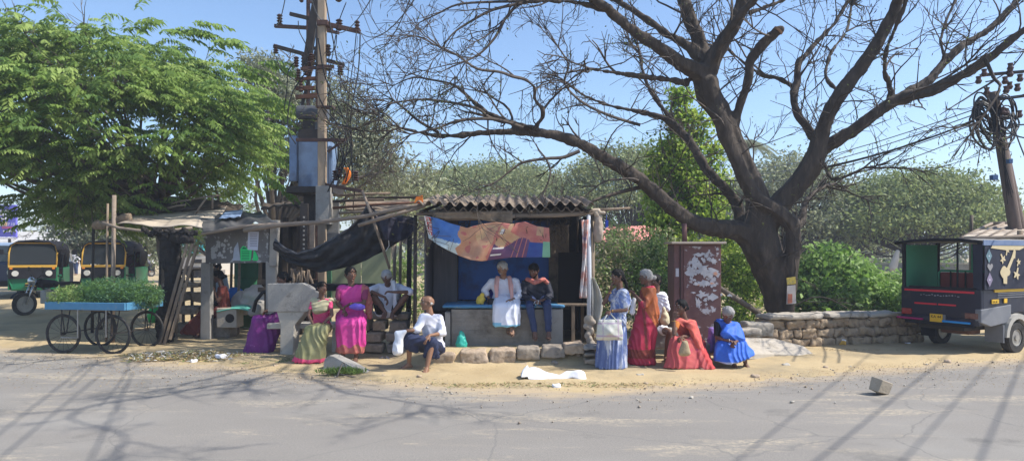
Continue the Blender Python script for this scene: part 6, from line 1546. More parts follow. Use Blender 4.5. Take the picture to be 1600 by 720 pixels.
deco([(.14, 1.44), (.22, 1.52), (.21, 1.56), (.17, 1.57), (.14, 1.54), (.11, 1.57), (.07, 1.56), (.06, 1.52)], M('grey_vinyl', (.25, .24, .24), bump=0), 2)
def bfly(cx, cz, s, ang, k):
    ca_, sa = math.cos(ang), math.sin(ang)
    pts = [(0, -.2), (.12, -.42), (.34, -.5), (.28, -.2), (.5, .0), (.12, .02), (.1, .5), (-.1, .5), (-.12, .02), (-.5, .0), (-.28, -.2), (-.34, -.5), (-.12, -.42)]
    deco([(cx + s * (x * ca_ - z * sa), cz + s * (x * sa + z * ca_)) for x, z in pts], m_cr, k)
# guitar-like cut-out: round body, waist, slanting neck, head
gx, gz_ = .58, 1.42
body = [(gx + .13 * math.cos(a) * (1 + .15 * math.cos(2 * a)), gz_ + .10 * math.sin(a) * (1 + .2 * math.cos(3 * a))) for a in [2 * math.pi * i / 18 for i in range(18)]]
deco(body, m_cr, 2); deco([(gx - .05, gz_ - .19), (gx + .05, gz_ - .20), (gx + .06, gz_ - .05), (gx - .06, gz_ - .05)], m_cr, 3)
deco([(gx + .03, gz_ + .05), (gx + .09, gz_ + .0), (gx + .27, gz_ + .26), (gx + .21, gz_ + .29)], m_cr, 4); deco([(gx + .19, gz_ + .27), (gx + .29, gz_ + .23), (gx + .31, gz_ + .36), (gx + .26, gz_ + .40)], m_cr, 5)
bfly(.50, 1.66, .17, .6, 2); bfly(.63, 1.78, .15, 2.8, 3); bfly(.93, 1.40, .20, -.3, 4); bfly(.97, 1.58, .13, 2.6, 5)
deco([(.16, 1.83), (.55, 1.80), (1.0, 1.80), (1.15, 1.84), (1.15, 1.87), (.2, 1.87)], m_cr, 6)
MB().box((.85, -h - .012, 1.105), (1.0, .016, .045)).build('yellow_stripe', m_yl, **kw)
MB().box((.02, -.05, 1.135), (.10, 1.16, .035)).build('top_rail', m_can, **kw)
# rear graphics, lamps, plate
MB().box((-.004, .02, 1.075), (.012, 1.22, .035)).build('red_stripe', m_redp, **kw); 
MB().box((-.004, .24, .84), (.012, .40, .028)).build('red_stripe', m_redp, **kw); MB().box((-.004, -.14, .84), (.012, .30, .028)).build('red_stripe', m_redp, **kw)
random.seed(3); mb = MB()
for k in range(14): y = .32 - k * .05; mb.box((-.004, y, 1.0 + random.uniform(-.012, .012)), (.01, random.uniform(.012, .034), random.uniform(.006, .02)))
mb.build('worn_lettering', M('worn_white', (.28, .28, .30), bump=0), **kw)
MB().box((-.01, h - .12, .68), (.05, .18, .11)).build('tail_lamp', M('red_lens', (.25, .02, .02), (.35, .05, .04), s=15, rough=.2, bump=0), bevel=.01, **kw)
MB().box((-.01, -h + .14, .68), (.05, .22, .10)).build('tail_lamp', M('brown_lens', (.10, .03, .02), (.25, .15, .12), s=15, rough=.2, bump=0), bevel=.01, **kw)
pt_ = MB().box((-.035, .03, .60), (.012, .22, .14)).build('number_plate', m_yl, **kw)
for k, ch in enumerate('KA 44'):
    pass
nt = text('plate_number', 'KA 44', .07, (0, 0, 0), m_dark, None, rot=(R(90), 0, R(-90)), ext=.001); nt.parent = pt_; nt.location = (-.044, .12, .60)
MB().box((-.03, -.11, .60), (.012, .04, .13)).build('plate_bracket', m_grey, **kw)
MB().box((-.05, h - .20, .56), (.05, .48, .035)).build('bumper_bar', M('magenta_bar', (.35, .02, .12), bump=0), bevel=.008, **kw); MB().box((-.05, -h + .38, .555), (.05, .46, .035)).build('bumper_bar', M('blue_bar', (.03, .25, .60), bump=0), bevel=.008, **kw)
MB().box((.0, 0, .50), (.10, 1.2, .05)).build('bumper_frame', m_can, bevel=.008, **kw)
# near side lower: grey corner, wheel arch, mudflap
MB().prism([(-.03, -h - .015, .58), (-.03, -h - .015, .80), (.85, -h - .015, .86), (.85, -h - .015, .56), (.25, -h - .015, .50)], (0, .10, 0)).build('grey_corner', m_grey, bevel=.012, **kw)
MB().box((.36, -h - .022, .925), (.20, .012, .07)).build('side_plate', m_yl, **kw); MB().box((.66, -h - .022, .93), (.09, .012, .075)).build('side_plate', m_yl, **kw)
q = text('side_plate_number', 'KA 44', .05, (0, 0, 0), m_dark, None, rot=(R(90), 0, 0), ext=.001); q.parent = ve; q.location = (.275, -h - .03, .905)
arc = [(1.0 + .37 * math.cos(a), .30 + .40 * math.sin(a)) for a in [math.pi * i / 10 for i in range(11)]]; arc2 = [(1.0 + .29 * math.cos(a), .30 + .31 * math.sin(a)) for a in [math.pi * i / 10 for i in range(11)]]
mb = MB()
for i in range(10):
    mb.prism([(arc[i][0], -h - .06, arc[i][1]), (arc[i + 1][0], -h - .06, arc[i + 1][1]), (arc2[i + 1][0], -h - .06, arc2[i + 1][1]), (arc2[i][0], -h - .06, arc2[i][1])], (0, .26, 0))
mb.build('wheel_arch', M('dusty_arch', (.34, .32, .28), (.42, .4, .36), s=4, rough=.7, bump=.1), **kw)
MB().box((.60, -h + .12, .36), (.03, .30, .30)).build('mudflap', m_grey, **kw); MB().box((.60, h - .14, .36), (.03, .28, .34)).build('mudflap', m_can, **kw)
wheel(ve, (1.0, -h + .04, .275), .275, .15, axis=(0, 1, 0), rimr=.58); wheel(ve, (1.0, h - .10, .275), .275, .15, axis=(0, 1, 0), rimr=.58)
wheel(ve, (2.6, 0, .275), .275, .15, axis=(0, 1, 0), rimr=.58)
# cab in front
MB().box((2.75, 0, .95), (1.1, W2 - .05, .8)).build('cab', m_vb, bevel=.08, **kw); MB().box((2.7, 0, 1.55), (.9, W2 - .1, .6), taper=.9).build('cab_top', m_glass, bevel=.05, **kw)

# ------------------------------------------------------------------ litter, brick, sack, sandals
m_clayb = M('grey_brick', (.36, .30, .22), (.46, .39, .30), s=8, rough=.95, bump=.6)
random.seed(5); br = MB().box(G(1376, 616) + Vector((0, 0, .10)), (.20, .13, .17), jit=.016, rot=Matrix.Rotation(.45, 3, 'Z') @ Matrix.Rotation(.28, 3, 'Y') @ Matrix.Rotation(.1, 3, 'X')).build('broken_brick', m_clayb, bevel=.008); tag(br, 'broken grey brick sitting alone on the asphalt', 'brick')
def f(u, v):
    c = P(862, 592, 9.3); x = c.x - .43 + .90 * u; e = math.sin(u * math.pi) ** .4
    z = .02 + .19 * math.sin(min(1, v * 1.15) * math.pi) * (.6 + .4 * math.sin(u * 7 + 1)) * e + .05 * (u < .12) + .03 * noise.noise(Vector((u * 7, v * 3, 1)))
    return (x, 9.05 + .36 * v * (.7 + .3 * math.sin(u * 5)) + .12 * u + .05 * noise.noise(Vector((u * 5, 0, 3))), max(.005, z))
tag(cloth('white_sack', f, 50, 16, m_white, th=.01), 'crumpled white sack lying flat on the dirt below the kiosk', 'sack')
c = G(1306, 541); wr = cloth('snack_wrapper', lambda u, v: (c.x - .13 + .3 * u, c.y + .06 * math.sin(u * 4), .02 + .10 * v + .02 * math.sin(u * 9)), 12, 4, [M('wrapper_yellow', (.70, .40, .08), bump=.1), M('wrapper_blue', (.06, .08, .45), bump=.1), m_white], mfn=lambda u, v: 1 if .45 < u < .65 else (2 if v > .8 else 0), th=.01)
tag(wr, 'yellow and blue snack wrapper at the foot of the low wall', 'wrapper')
random.seed(71)
for k, (px, py, r, mt, lb) in enumerate(((1308, 535, .05, m_white, 'white crumpled paper on top of the snack wrapper'), (1418, 538, .05, m_white, 'small white plastic ball by the wall near the vehicle'), (1227, 573, .06, m_concl, 'pale flat pebble on the dirt right of the blue sari'), (1393, 541, .04, m_stone, 'brown pebble close to the wall foot'),
                                         (345, 562, .09, m_white, 'white paper scrap on the dry litter heap'), (357, 556, .06, m_white, 'smaller white scrap right of the litter heap'), (303, 566, .05, m_white, 'white bit at the front of the litter heap'), (250, 553, .06, m_concl, 'grey lump left of the litter heap'),
                                         (870, 606, .05, m_white, 'tiny white scrap in front of the white sack'), (1237, 629, .03, m_concl, 'small pale pebble on the asphalt'), (1000, 589, .05, m_concl, 'flat stone in front of the red sari woman'), (866, 573, .06, m_stoneg, 'grey stone between kerb stones and white sack'), (905, 570, .05, m_stoneg, 'brown stone near the small stack'), (1043, 588, .03, m_stoneg, 'pebble at the feet of the coral sari woman'), (655, 590, .04, m_stone, 'pebble just in front of the old man'), (1080, 622, .03, m_concl, 'pale pebble beside the worn patch in the road'))):
    g = G(px, py); tag(rock('litter_piece', g + Vector((0, 0, r * .5 + gz(g.x, g.y))), (r * 2.2, r * 1.6, r * 1.1), mt, rz=random.uniform(0, 3), seed=600 + k, vox=.012, rough=.03), lb, 'litter' if mt is m_white else 'pebble')
# dry straw litter
def straw(name, lb, cx, cy, rx, ry, n, mats, size=.10, h=.05):
    a = rng.uniform(0, 2 * math.pi, n); r = np.sqrt(rng.random(n)) * (1 + .25 * np.sin(a * 5)); p = np.stack([cx + np.cos(a) * r * rx, cy + np.sin(a) * r * ry, rng.random(n) * h * np.maximum(0.1, 1 - r) + .015], 1)
    p[:, 2] += np.array([gz(q[0], q[1]) for q in p]); d = unit(n, .1); d[:, 2] = np.abs(d[:, 2]) * .4; L = rng.uniform(.4, 1.5, n) * size
    V, Fq = leaves(p, d, L, L * .14, rng.uniform(-3, 3, n)); o = npmesh(name, V, Fq, mats, rng.integers(0, len(mats), n)); tag(o, lb, 'litter', kind='stuff'); return o
w1 = M('straw', (.46, .36, .17), (.36, .28, .13), s=5, bump=0); w2_ = M('dead_leaf', (.22, .14, .07), (.3, .2, .1), s=5, bump=0); w3_ = M('green_weed', (.14, .19, .06), (.2, .25, .08), s=5, bump=0); w4_ = M('paper_bit', (.6, .6, .58), bump=0)
g = G(290, 560); straw('dry_litter_heap', 'dry yellow straw and leaf litter heap by the road edge', g.x, g.y + .1, 1.0, .45, 5200, [w1, w1, w2_, w3_, w4_, w1], .10, .09)
g = G(860, 605); straw('dead_leaves', 'thin scatter of dead leaves at the road edge', g.x, g.y + .1, 1.7, .18, 1300, [w1, w2_, w3_], .05, .02)
g = G(450, 565); straw('green_weeds', 'sparse green weeds and leaf litter round the bench foot', g.x, g.y + .2, .9, .5, 2600, [w3_, w2_, w3_], .05, .03)
g = G(1340, 552); straw('wall_foot_litter', 'brown leaf litter along the foot of the low wall', g.x - .3, g.y + .25, 1.6, .2, 1500, [w1, w2_], .04, .02)
straw('scattered_leaf_bits', 'tiny dry leaf bits scattered over the whole dirt verge', 0, 10.2, 9, 1.6, 13000, [w1, w2_, w2_], .03, .004)
# undergrowth behind everything
lob = []
for k in range(190):
    x = rng.uniform(-16, 40); y = rng.uniform(17, 60); 
    if x / y < -.12 and y < 50: continue
    sz = rng.uniform(.6, 1.3); lob.append(((x, y, .5), (sz * 1.5, sz * 1.3, sz), 260))
u_ = leafcloud('undergrowth', lob, .22, [s1, s2, s4, s3, gy1], None, 1.8, .2, .5, clump=8, csz=.25); tag(u_, 'low scrubby undergrowth spreading behind the kiosk and wall', 'undergrowth', kind='stuff')
# sandals
m_sole = M('sandal_sole', (.10, .08, .07), (.16, .13, .12), s=9, bump=.1); m_strap = M('sandal_strap', (.30, .30, .33), bump=0)
sp = thing('pair_of_sandals', 'empty pair of grey sandals standing below the squatting man', 'sandals', G(600, 563))
for px, rz_ in ((597, .3), (607, -.5)):
    g = G(px, 562); rot = Matrix.Rotation(rz_, 3, 'Z')
    so = MB().prism([g + rot @ Vector((x, y, .0)) for x, y in ((-.04, -.12), (.04, -.12), (.05, .0), (.04, .12), (-.03, .12), (-.05, 0))], (0, 0, .025)).build('sandal', m_sole, sp)
    MB().tube([g + rot @ Vector((-.045, -.02, .02)), g + rot @ Vector((0, -.05, .06)), g + rot @ Vector((.045, -.02, .02))], .012, 6).build('strap', m_strap, so)
# loose grit and pebbles on the verge and the road edge
n = 5200; gx_ = rng.uniform(-9, 10, n); gy_ = np.array([edge_y(x) for x in gx_]) + rng.normal(size=n) * .75 + .1; keep = gy_ > 5.5; gx_, gy_ = gx_[keep], gy_[keep]; n = len(gx_)
sz_ = rng.gamma(1.5, .0028, n) + .002; base = np.stack([gx_, gy_, np.array([max(.004, gz(a, b) + .012) for a, b in zip(gx_, gy_)])], 1)
oc = np.array([[1, 0, 0], [0, 1, 0], [-1, 0, 0], [0, -1, 0], [0, 0, .8], [0, 0, -.8]]); V = (base[:, None] + oc[None] * sz_[:, None, None] * rng.uniform(.6, 1.4, (n, 6, 1))).reshape(-1, 3)
fi = np.array([[0, 1, 4], [1, 2, 4], [2, 3, 4], [3, 0, 4], [1, 0, 5], [2, 1, 5], [3, 2, 5], [0, 3, 5]]); Fq = (fi[None] + np.arange(n)[:, None, None] * 6).reshape(-1, 3)
tag(npmesh('grit', V, Fq, [m_stone, m_concl, m_stoneg], np.repeat(rng.integers(0, 3, n), 8)), 'fine grit and pebbles strewn along the road edge', 'grit', kind='stuff')
# broken clods and rubble on the trodden verge: each large enough to see is a thing
random.seed(91)
for k, (px, py, r, lb) in enumerate(((905, 584, .035, 'small clod right beside the white sack end'), (760, 590, .03, 'small clod below the pinkish kerb stone'), (1010, 600, .03, 'small clod at the road edge below the red sari woman'), (1180, 590, .035, 'small clod on the verge below the tilted slab'), (1290, 575, .03, 'small clod on the verge midway along the low wall'), (600, 588, .03, 'small clod right of the broken slab tip'), (430, 572, .035, 'small clod near the purple sari hem'), (225, 560, .04, 'small clod left of the dry litter heap'), (1480, 566, .03, 'small clod on the verge beneath the vehicle shadow'))):
    g = G(px, py); tag(rock('dirt_clod', g + Vector((0, 0, r * .4)), (r * 2.4, r * 2, r * 1.2), m_stone, rz=random.uniform(0, 3), seed=700 + k, vox=.01, rough=.03), lb, 'clod', 'clods on the trodden verge')
# ------------------------------------------------------------------ people
sk1 = M('skin_brown', (.22, .115, .068), (.26, .14, .085), s=9, rough=.5, bump=.08, spec=.35); sk2 = M('skin_dark', (.125, .062, .040), (.155, .08, .052), s=9, rough=.5, bump=.08, spec=.35)
hb = M('hair_black', (.004, .004, .004), (.009, .008, .008), s=20, spec=.15, rough=.6, bump=.5, bs=80); hg = M('hair_grey', (.34, .33, .32), (.22, .21, .20), s=25, rough=.8, bump=.6, bs=80); hw = M('hair_white', (.46, .45, .43), (.32, .31, .30), s=25, rough=.8, bump=.6, bs=80)
m_eye = M('eye_white', (.22, .19, .17), rough=.2, bump=0); m_pup = M('pupil_dark', (.01, .008, .006), rough=.2, bump=0); m_lip = M('lips', (.16, .05, .04), rough=.5, bump=0)
def V3(v): return Vector(v)
def nvec(scale, seed):
    def g(co): return np.array([noise.noise(Vector((p[0] * scale[0] + seed, p[1] * scale[1], p[2] * scale[2]))) for p in co])
    return g
def folds(ax, freq, amp, warp=2.0, seed=0.0, mask=None, ns=3.0, small=.004):
    a = np.array(ax, dtype=float); a /= np.linalg.norm(a)
    def d(co, no):
        w = np.array([noise.noise(Vector((p[0] * ns + seed, p[1] * ns, p[2] * ns))) for p in co])
        t = co @ a * freq + warp * w * 3
        v = (1 - 2 * np.abs(np.sin(t * 1.15 + 1.5 * np.sin(t * .37)))) * amp * .62 + w * amp * .8
        v += small * np.array([noise.noise(Vector(p) * 16) for p in co])
        if mask is not None: v = v * mask(co)
        return v
    return d
def angfold(c, n, amp, ztop, zbot, seed=0.0, warp=1.2):
    def d(co, no):
        a = np.arctan2(co[:, 1] - c[1], co[:, 0] - c[0]); w = np.array([noise.noise(Vector((p[0] * 3 + seed, p[1] * 3, p[2] * 1.6))) for p in co])
        t = np.clip((ztop - co[:, 2]) / (ztop - zbot), 0, 1)
        return (1 - 2 * np.abs(np.sin(a * n / 2 + w * warp * 3 + np.sin(a * 3.3)))) * amp * .7 * (.25 + .75 * t) + w * amp * .6
    return d
class Fig:
    def __init__(s, label, Y0, J, yaw=0, pitch=0, roll=0, k=1.0, skin=None, hair='short', hm=None, vox=.0065, feet=None, hands=None, ground=0.0, female=False, curl=(.7, .7), grp=None, face=True, cat=None):
        s.k = k; s.p = {}
        for n, v in J.items():
            s.p[n] = v.copy() if isinstance(v, Vector) else P(v[0], v[1], Y0 + (v[2] if len(v) > 2 else 0))
        p = s.p; skin = skin or sk1; s.skin = skin
        s.r = thing('person', label, cat or ('woman' if female else 'man'), ((p['hipL'].x + p['hipR'].x) / 2, (p['hipL'].y + p['hipR'].y) / 2, ground), 0, grp)
        y, q, ro = R(yaw), R(pitch), R(roll)
        Fd = Vector((math.sin(y) * math.cos(q), -math.cos(y) * math.cos(q), math.sin(q)))
        S = Vector((math.cos(y), math.sin(y), 0)); U = S.cross(Fd) * 1.0
        if U.z < 0: U = -U
        rm = Matrix.Rotation(ro, 3, Fd); S = rm @ S; U = rm @ U
        s.F, s.S, s.U = Fd, S, U; hc = p['head']; s.hc = hc
        k0 = k; kh = k * 1.07
        def h(f=0, u=0, sd_=0): return hc + (Fd * f + U * u + S * sd_) * kh
        s.h = h
        H = []
        H += [[(h(-.012, .026), .084 * k), (h(.018, .032), .074 * k)], [(h(-.035, .015), .074 * k), (h(.03, .0), .066 * k)]]
        H += [[(h(.042, -.018, .036), .032 * k), (h(.042, -.018, -.036), .032 * k), (h(.058, -.088), .022 * k), (h(.0, -.045, .048), .026 * k), (h(.0, -.045, -.048), .026 * k), (h(.03, -.075, .028), .02 * k), (h(.03, -.075, -.028), .02 * k)]]
        H += [[(h(.086, .018), .007 * k), (h(.104, -.022), .011 * k), (h(.084, -.03, .013), .008 * k), (h(.084, -.03, -.013), .008 * k)]]
        H += [[(h(.076, .038, .034), .013 * k), (h(.076, .038, -.034), .013 * k), (h(.06, .07), .03 * k)], [(h(.078, -.056, .014), .010 * k), (h(.078, -.056, -.014), .010 * k)], [(h(.072, -.092), .015 * k), (h(.05, -.08), .022 * k)]]
        for sg in (-1, 1): H += [[(h(-.005, .018, sg * .083), .012 * k), (h(-.002, -.02, sg * .079), .010 * k), (h(-.018, .012, sg * .088), .009 * k)]]
        mid = (p['shL'] + p['shR']) / 2; hip = (p['hipL'] + p['hipR']) / 2
        nb = mid + (h(-.02, -.08) - mid) * .15
        H += [[(nb, .056 * k), (h(-.018, -.06), .052 * k)], [(p['shL'].lerp(mid, .15), .046 * k), (nb + Vector((0, 0, .012)), .052 * k), (p['shR'].lerp(mid, .15), .046 * k)]]
        ch = mid.lerp(hip, .3); wa = mid.lerp(hip, .68); sv = (p['shR'] - p['shL']); hv = p['hipR'] - p['hipL']
        if sv.length < .05: sv = Vector((.1, 0, 0))
        s.mid, s.hip, s.ch, s.wa = mid, hip, ch, wa
        s.torso = [[(p['shL'].lerp(mid, .12), .052 * k), (p['shR'].lerp(mid, .12), .052 * k), (ch - sv * .26, .088 * k), (ch + sv * .26, .088 * k)], [(ch - sv * .26, .088 * k), (ch + sv * .26, .088 * k), (wa - sv * .16, .092 * k), (wa + sv * .16, .092 * k)], [(wa - sv * .16, .092 * k), (wa + sv * .16, .092 * k), (p['hipL'], .098 * k), (p['hipR'], .098 * k)]]
        H += s.torso
        hands = hands or {}; feet = feet or {}
        for i, sd2 in enumerate('LR'):
            sh, el, wr = p['sh' + sd2], p['el' + sd2], p['wr' + sd2]
            H += [[(sh, .044 * k), (sh.lerp(el, .35), .042 * k)], [(sh.lerp(el, .35), .042 * k), (el, .032 * k)], [(el, .032 * k), (el.lerp(wr, .3), .033 * k)], [(el.lerp(wr, .3), .033 * k), (wr, .022 * k)]]
            hd = hands.get(sd2, {})
            d = Vector(hd['d']).normalized() if 'd' in hd else (wr - el).normalized()
            n = Vector(hd['n']).normalized() if 'n' in hd else Vector((0, -.3, -1))
            n = (n - d * n.dot(d)); n = n.normalized() if n.length > .05 else d.orthogonal().normalized()
            sidev = d.cross(n) * (1 if sd2 == 'L' else -1); c = hd.get('curl', curl[i])
            H += [[(wr, .021 * k), (wr + d * .03 * k + sidev * .014 * k, .016 * k), (wr + d * .03 * k - sidev * .016 * k, .016 * k), (wr + d * .082 * k + sidev * .03 * k, .0125 * k), (wr + d * .080 * k - sidev * .03 * k, .0125 * k)]]
            for fi, (o, ln) in enumerate(((-.031, .058), (-.011, .070), (.010, .074), (.030, .066))):
                b = wr + d * (.084 * k) + sidev * o * k; dd = (d * math.cos(c * .7) + n * math.sin(c * .7)).normalized(); e1 = b + dd * ln * .55 * k
                dd2 = (d * math.cos(c * 1.7) + n * math.sin(c * 1.7)).normalized(); e2 = e1 + dd2 * ln * .55 * k
                H += [[(b, .0105 * k), (e1, .0095 * k)], [(e1, .0095 * k), (e2, .0082 * k)]]
            tb = wr + d * .028 * k + sidev * .022 * k; t1 = tb + (d * .6 + sidev * .75 + n * .25).normalized() * .038 * k; t2 = t1 + (d * .85 + sidev * .2 + n * .5).normalized() * .03 * k
            H += [[(tb, .0145 * k), (t1, .0115 * k)], [(t1, .0115 * k), (t2, .0095 * k)]]
            hp, kn, an = p['hip' + sd2], p['kn' + sd2], p['an' + sd2]
            H += [[(hp, .086 * k), (kn, .054 * k)], [(kn, .054 * k), (kn.lerp(an, .3) + Vector((0, .012, 0)), .050 * k)], [(kn.lerp(an, .3) + Vector((0, .012, 0)), .050 * k), (an, .032 * k)]]
            fd = Vector(feet.get(sd2, (0, -1, -.1))).normalized(); fs = fd.cross(Vector((0, 0, 1))).normalized(); dn_ = fs.cross(fd); dn_ = -dn_ if dn_.z > 0 else dn_
            he = an + dn_ * .045 * k - fd * .03 * k; ba = an + dn_ * .055 * k + fd * .115 * k
            H += [[(an, .033 * k), (he, .027 * k), (ba + fs * .022 * k, .019 * k), (ba - fs * .022 * k, .019 * k)], [(ba + fs * .026 * k, .018 * k), (ba - fs * .024 * k, .016 * k), (ba + fd * .055 * k + fs * .018 * k, .013 * k), (ba + fd * .045 * k - fs * .026 * k, .010 * k)]]
            s.p['foot' + sd2] = (he, ba, fd, fs, dn_)
        blob('body', H, skin, s.r, vox=vox, smooth=1, n=2)
        if face:
            for sg in (-1, 1):
                e = MB().sphere(h(.071, .014, sg * .032), .0135 * k, 10, 7).build('eye', m_eye, s.r, smooth=True)
                MB().sphere(h(.0795, .013, sg * .032), .0068 * k, 8, 6).build('pupil', m_pup, e, smooth=True)
                MB().tube([h(.076, .040, sg * .050), h(.088, .046, sg * .033), h(.091, .040, sg * .015)], [.003 * k, .0055 * k, .004 * k], 6).build('eyebrow', hm if hm and hair != 'bald' else hg, s.r, smooth=True)
            MB().tube([h(.078, -.056, -.022), h(.0905, -.054, 0), h(.078, -.056, .022)], [.003 * k, .0062 * k, .003 * k], 6).build('lips', m_lip, s.r, smooth=True)
        hm = hm or hb
        hn = lambda co, no: np.array([noise.noise(Vector(q_) * 30) * .006 + noise.noise(Vector((q_[0] * 80, q_[1] * 80, q_[2] * 20))) * .003 for q_ in co])
        if hair in ('short', 'bun', 'braid', 'thin'):
            g = .007
            HH = [[(h(-.024, .040), (.088 + g) * k), (h(.016, .056), (.074 + g) * k)], [(h(-.045, .0), (.073 + g) * k), (h(-.03, .03), (.082 + g) * k)]]
            for sg in (-1, 1): HH += [[(h(.0, .045, sg * .05), .046 * k), (h(-.02, -.005, sg * .066), .030 * k)]]
            if hair == 'bun': HH += [[(h(-.125, -.02), .042 * k), (h(-.10, -.01), .04 * k)]]
            if hair == 'braid':
                a = h(-.10, -.03); HH += [[(a, .032 * k), (a + Vector((-Fd.x * .05, -Fd.y * .05, -.10)) * k, .028 * k)], [(a + Vector((-Fd.x * .05, -Fd.y * .05, -.10)) * k, .028 * k), (a + Vector((-Fd.x * .05, -Fd.y * .05, -.26)) * k, .018 * k)]]
            blob('hair', HH, hm, s.r, vox=max(.008, vox), smooth=1, disp=hn)
        if hair == 'bald':
            HH = [[(h(-.07, .0), .036 * k), (h(-.03, -.005, sg * .066), .024 * k)] for sg in (-1, 1)]
            blob('hair', HH, hm, s.r, vox=.008, smooth=1, disp=hn)
    def cloth(s, name, hulls, mats, vox=.009, disp=None, mfn=None, smooth=2, parent=None):
        return blob(name, hulls, mats, parent or s.r, vox=vox, smooth=smooth, disp=disp, mfn=mfn, n=2)
    def grow(s, hulls, d): return [[(b[0], b[1] + d) for b in hl] for hl in hulls]
    def sleeve(s, sd2, t, r0=.062, r1=.052, t0=0.0):
        p = s.p; k = s.k; sh, el, wr = p['sh' + sd2], p['el' + sd2], p['wr' + sd2]
        if t <= 1: return [[(sh, r0 * k), (sh.lerp(el, t), r1 * k)]]
        return [[(sh, r0 * k), (el, r1 * k)], [(el, r1 * k), (el.lerp(wr, t - 1), r1 * .85 * k)]]
    def hem(s, cx, cy, cz, rx, ry, r=.025, n=10):
        return [(Vector((cx + math.cos(2 * math.pi * i / n) * rx, cy + math.sin(2 * math.pi * i / n) * ry, cz)), r) for i in range(n)]
    def seatskirt(s, hemc, rx, ry, kr=.085, hr=.13):
        p = s.p; k = s.k
        return [[(p['hipL'], hr * k), (p['hipR'], hr * k), (p['knL'], kr * k), (p['knR'], kr * k)], [(p['knL'], kr * k), (p['knR'], kr * k)] + s.hem(hemc[0], hemc[1], hemc[2], rx, ry)]
    def sandals(s, mat, strap=True):
        for sd2 in 'LR':
            he, ba, fd, fs, dn_ = s.p['foot' + sd2]; k = s.k; o = dn_ * .028 * k
            pts = [he - fd * .03 * k + fs * .028 * k, he - fd * .03 * k - fs * .028 * k, ba - fs * .042 * k, ba + fd * .06 * k - fs * .03 * k, ba + fd * .07 * k + fs * .01 * k, ba + fs * .045 * k]
            so = MB().prism([q + o for q in pts], dn_ * .016 * k).build('sandal', mat, s.r)
            MB().tube([ba - fs * .044 * k + o, ba - dn_ * .024 * k + fd * .01 * k, ba + fs * .046 * k + o], .009 * k, 6).build('strap', mat, so)
    def ring(s, at, d, r, mat, name='bangle', t=.004):
        MB().ring(at, d, r, t, 18, 6).build(name, mat, s.r, smooth=True)
m_gold = M('gold', (.60, .38, .10), rough=.3, metal=.8, bump=0); m_sand = M('sandal_brown', (.13, .08, .06), (.2, .13, .1), s=9, bump=.1)
m_shirt = M('white_shirt', (.62, .63, .72), (.72, .73, .80), s=5, rough=.85, bump=.12, bs=50)

# --- woman in blue and white sari, standing, hand on cheek
def zmask(z, above, below=0): return lambda co: np.where(co[:, 2] > z, above, below)
f1 = Fig('woman in blue and white tie-dyed sari standing with a hand on her cheek', 10.05, dict(
    head=(965, 433, 0), shL=(975, 457, -.12), shR=(962, 457, .12), elL=(978, 484, -.17), wrL=(955, 486, -.22), elR=(943, 474, .02), wrR=(954, 454, -.02),
    hipL=(966, 501, -.07), hipR=(962, 501, .09), knL=(960, 536, -.08), knR=(955, 536, .08), anL=(960, 569, -.10), anR=(950, 570, .06)), yaw=-72, pitch=-8, k=.93, skin=sk2, hair='braid',
    feet=dict(L=(-.9, -.4, 0), R=(-.9, -.2, 0)), hands=dict(R=dict(d=(.15, 0, 1), n=(1, 0, 0), curl=.3), L=dict(d=(-.9, -.1, -.35), n=(.2, .3, -1), curl=1.3)), female=True)
m_tie = M('tie_dye_blue', (.07, .12, .36), (.22, .29, .50), s=9, rough=.85, bump=.15, bs=60, c3=(.62, .65, .72), s3=8, t3=.53, w3=.05, stretch=(1, 1, .7))
m_tie2 = M('tie_dye_deep', (.07, .11, .30), (.17, .23, .42), s=14, rough=.85, bump=.15, bs=60, c3=(.50, .54, .64), s3=10, t3=.56, w3=.05, stretch=(1, 1, .35))
p = f1.p; hc_ = G(955, 576, .0); hz = .045
f1.cloth('sari_skirt', [[(p['hipL'], .125), (p['hipR'], .125), (f1.wa, .10)] + f1.hem(P(958, 0, 10.05).x, 10.05, .72, .17, .15, .03), f1.hem(P(957, 0, 10.05).x, 10.05, .72, .175, .155, .03) + f1.hem(P(955, 0, 10.02).x, 10.02, hz, .225, .17, .02)], m_tie2, disp=angfold((P(956, 0, 10).x, 10.03), 17, .017, 1.0, .05, 1))
f1.cloth('sari_drape', f1.grow(f1.torso, .018) + f1.sleeve('L', .75, .066, .060) + f1.sleeve('R', .6, .06, .055) + [[(p['shL'], .065), (P(982, 470, 9.95), .05), (P(972, 492, 9.92), .06)], [(P(972, 492, 9.92), .06), (p['hipL'], .13)]], m_tie, disp=folds((.5, .2, 1), 38, .007, seed=3))
f1.ring(p['wrL'] + Vector((.02, 0, 0)), (1, 0, .1), .028, m_gold); f1.ring(p['wrR'] + Vector((-.01, 0, -.03)), (0, 0, 1), .028, m_gold)
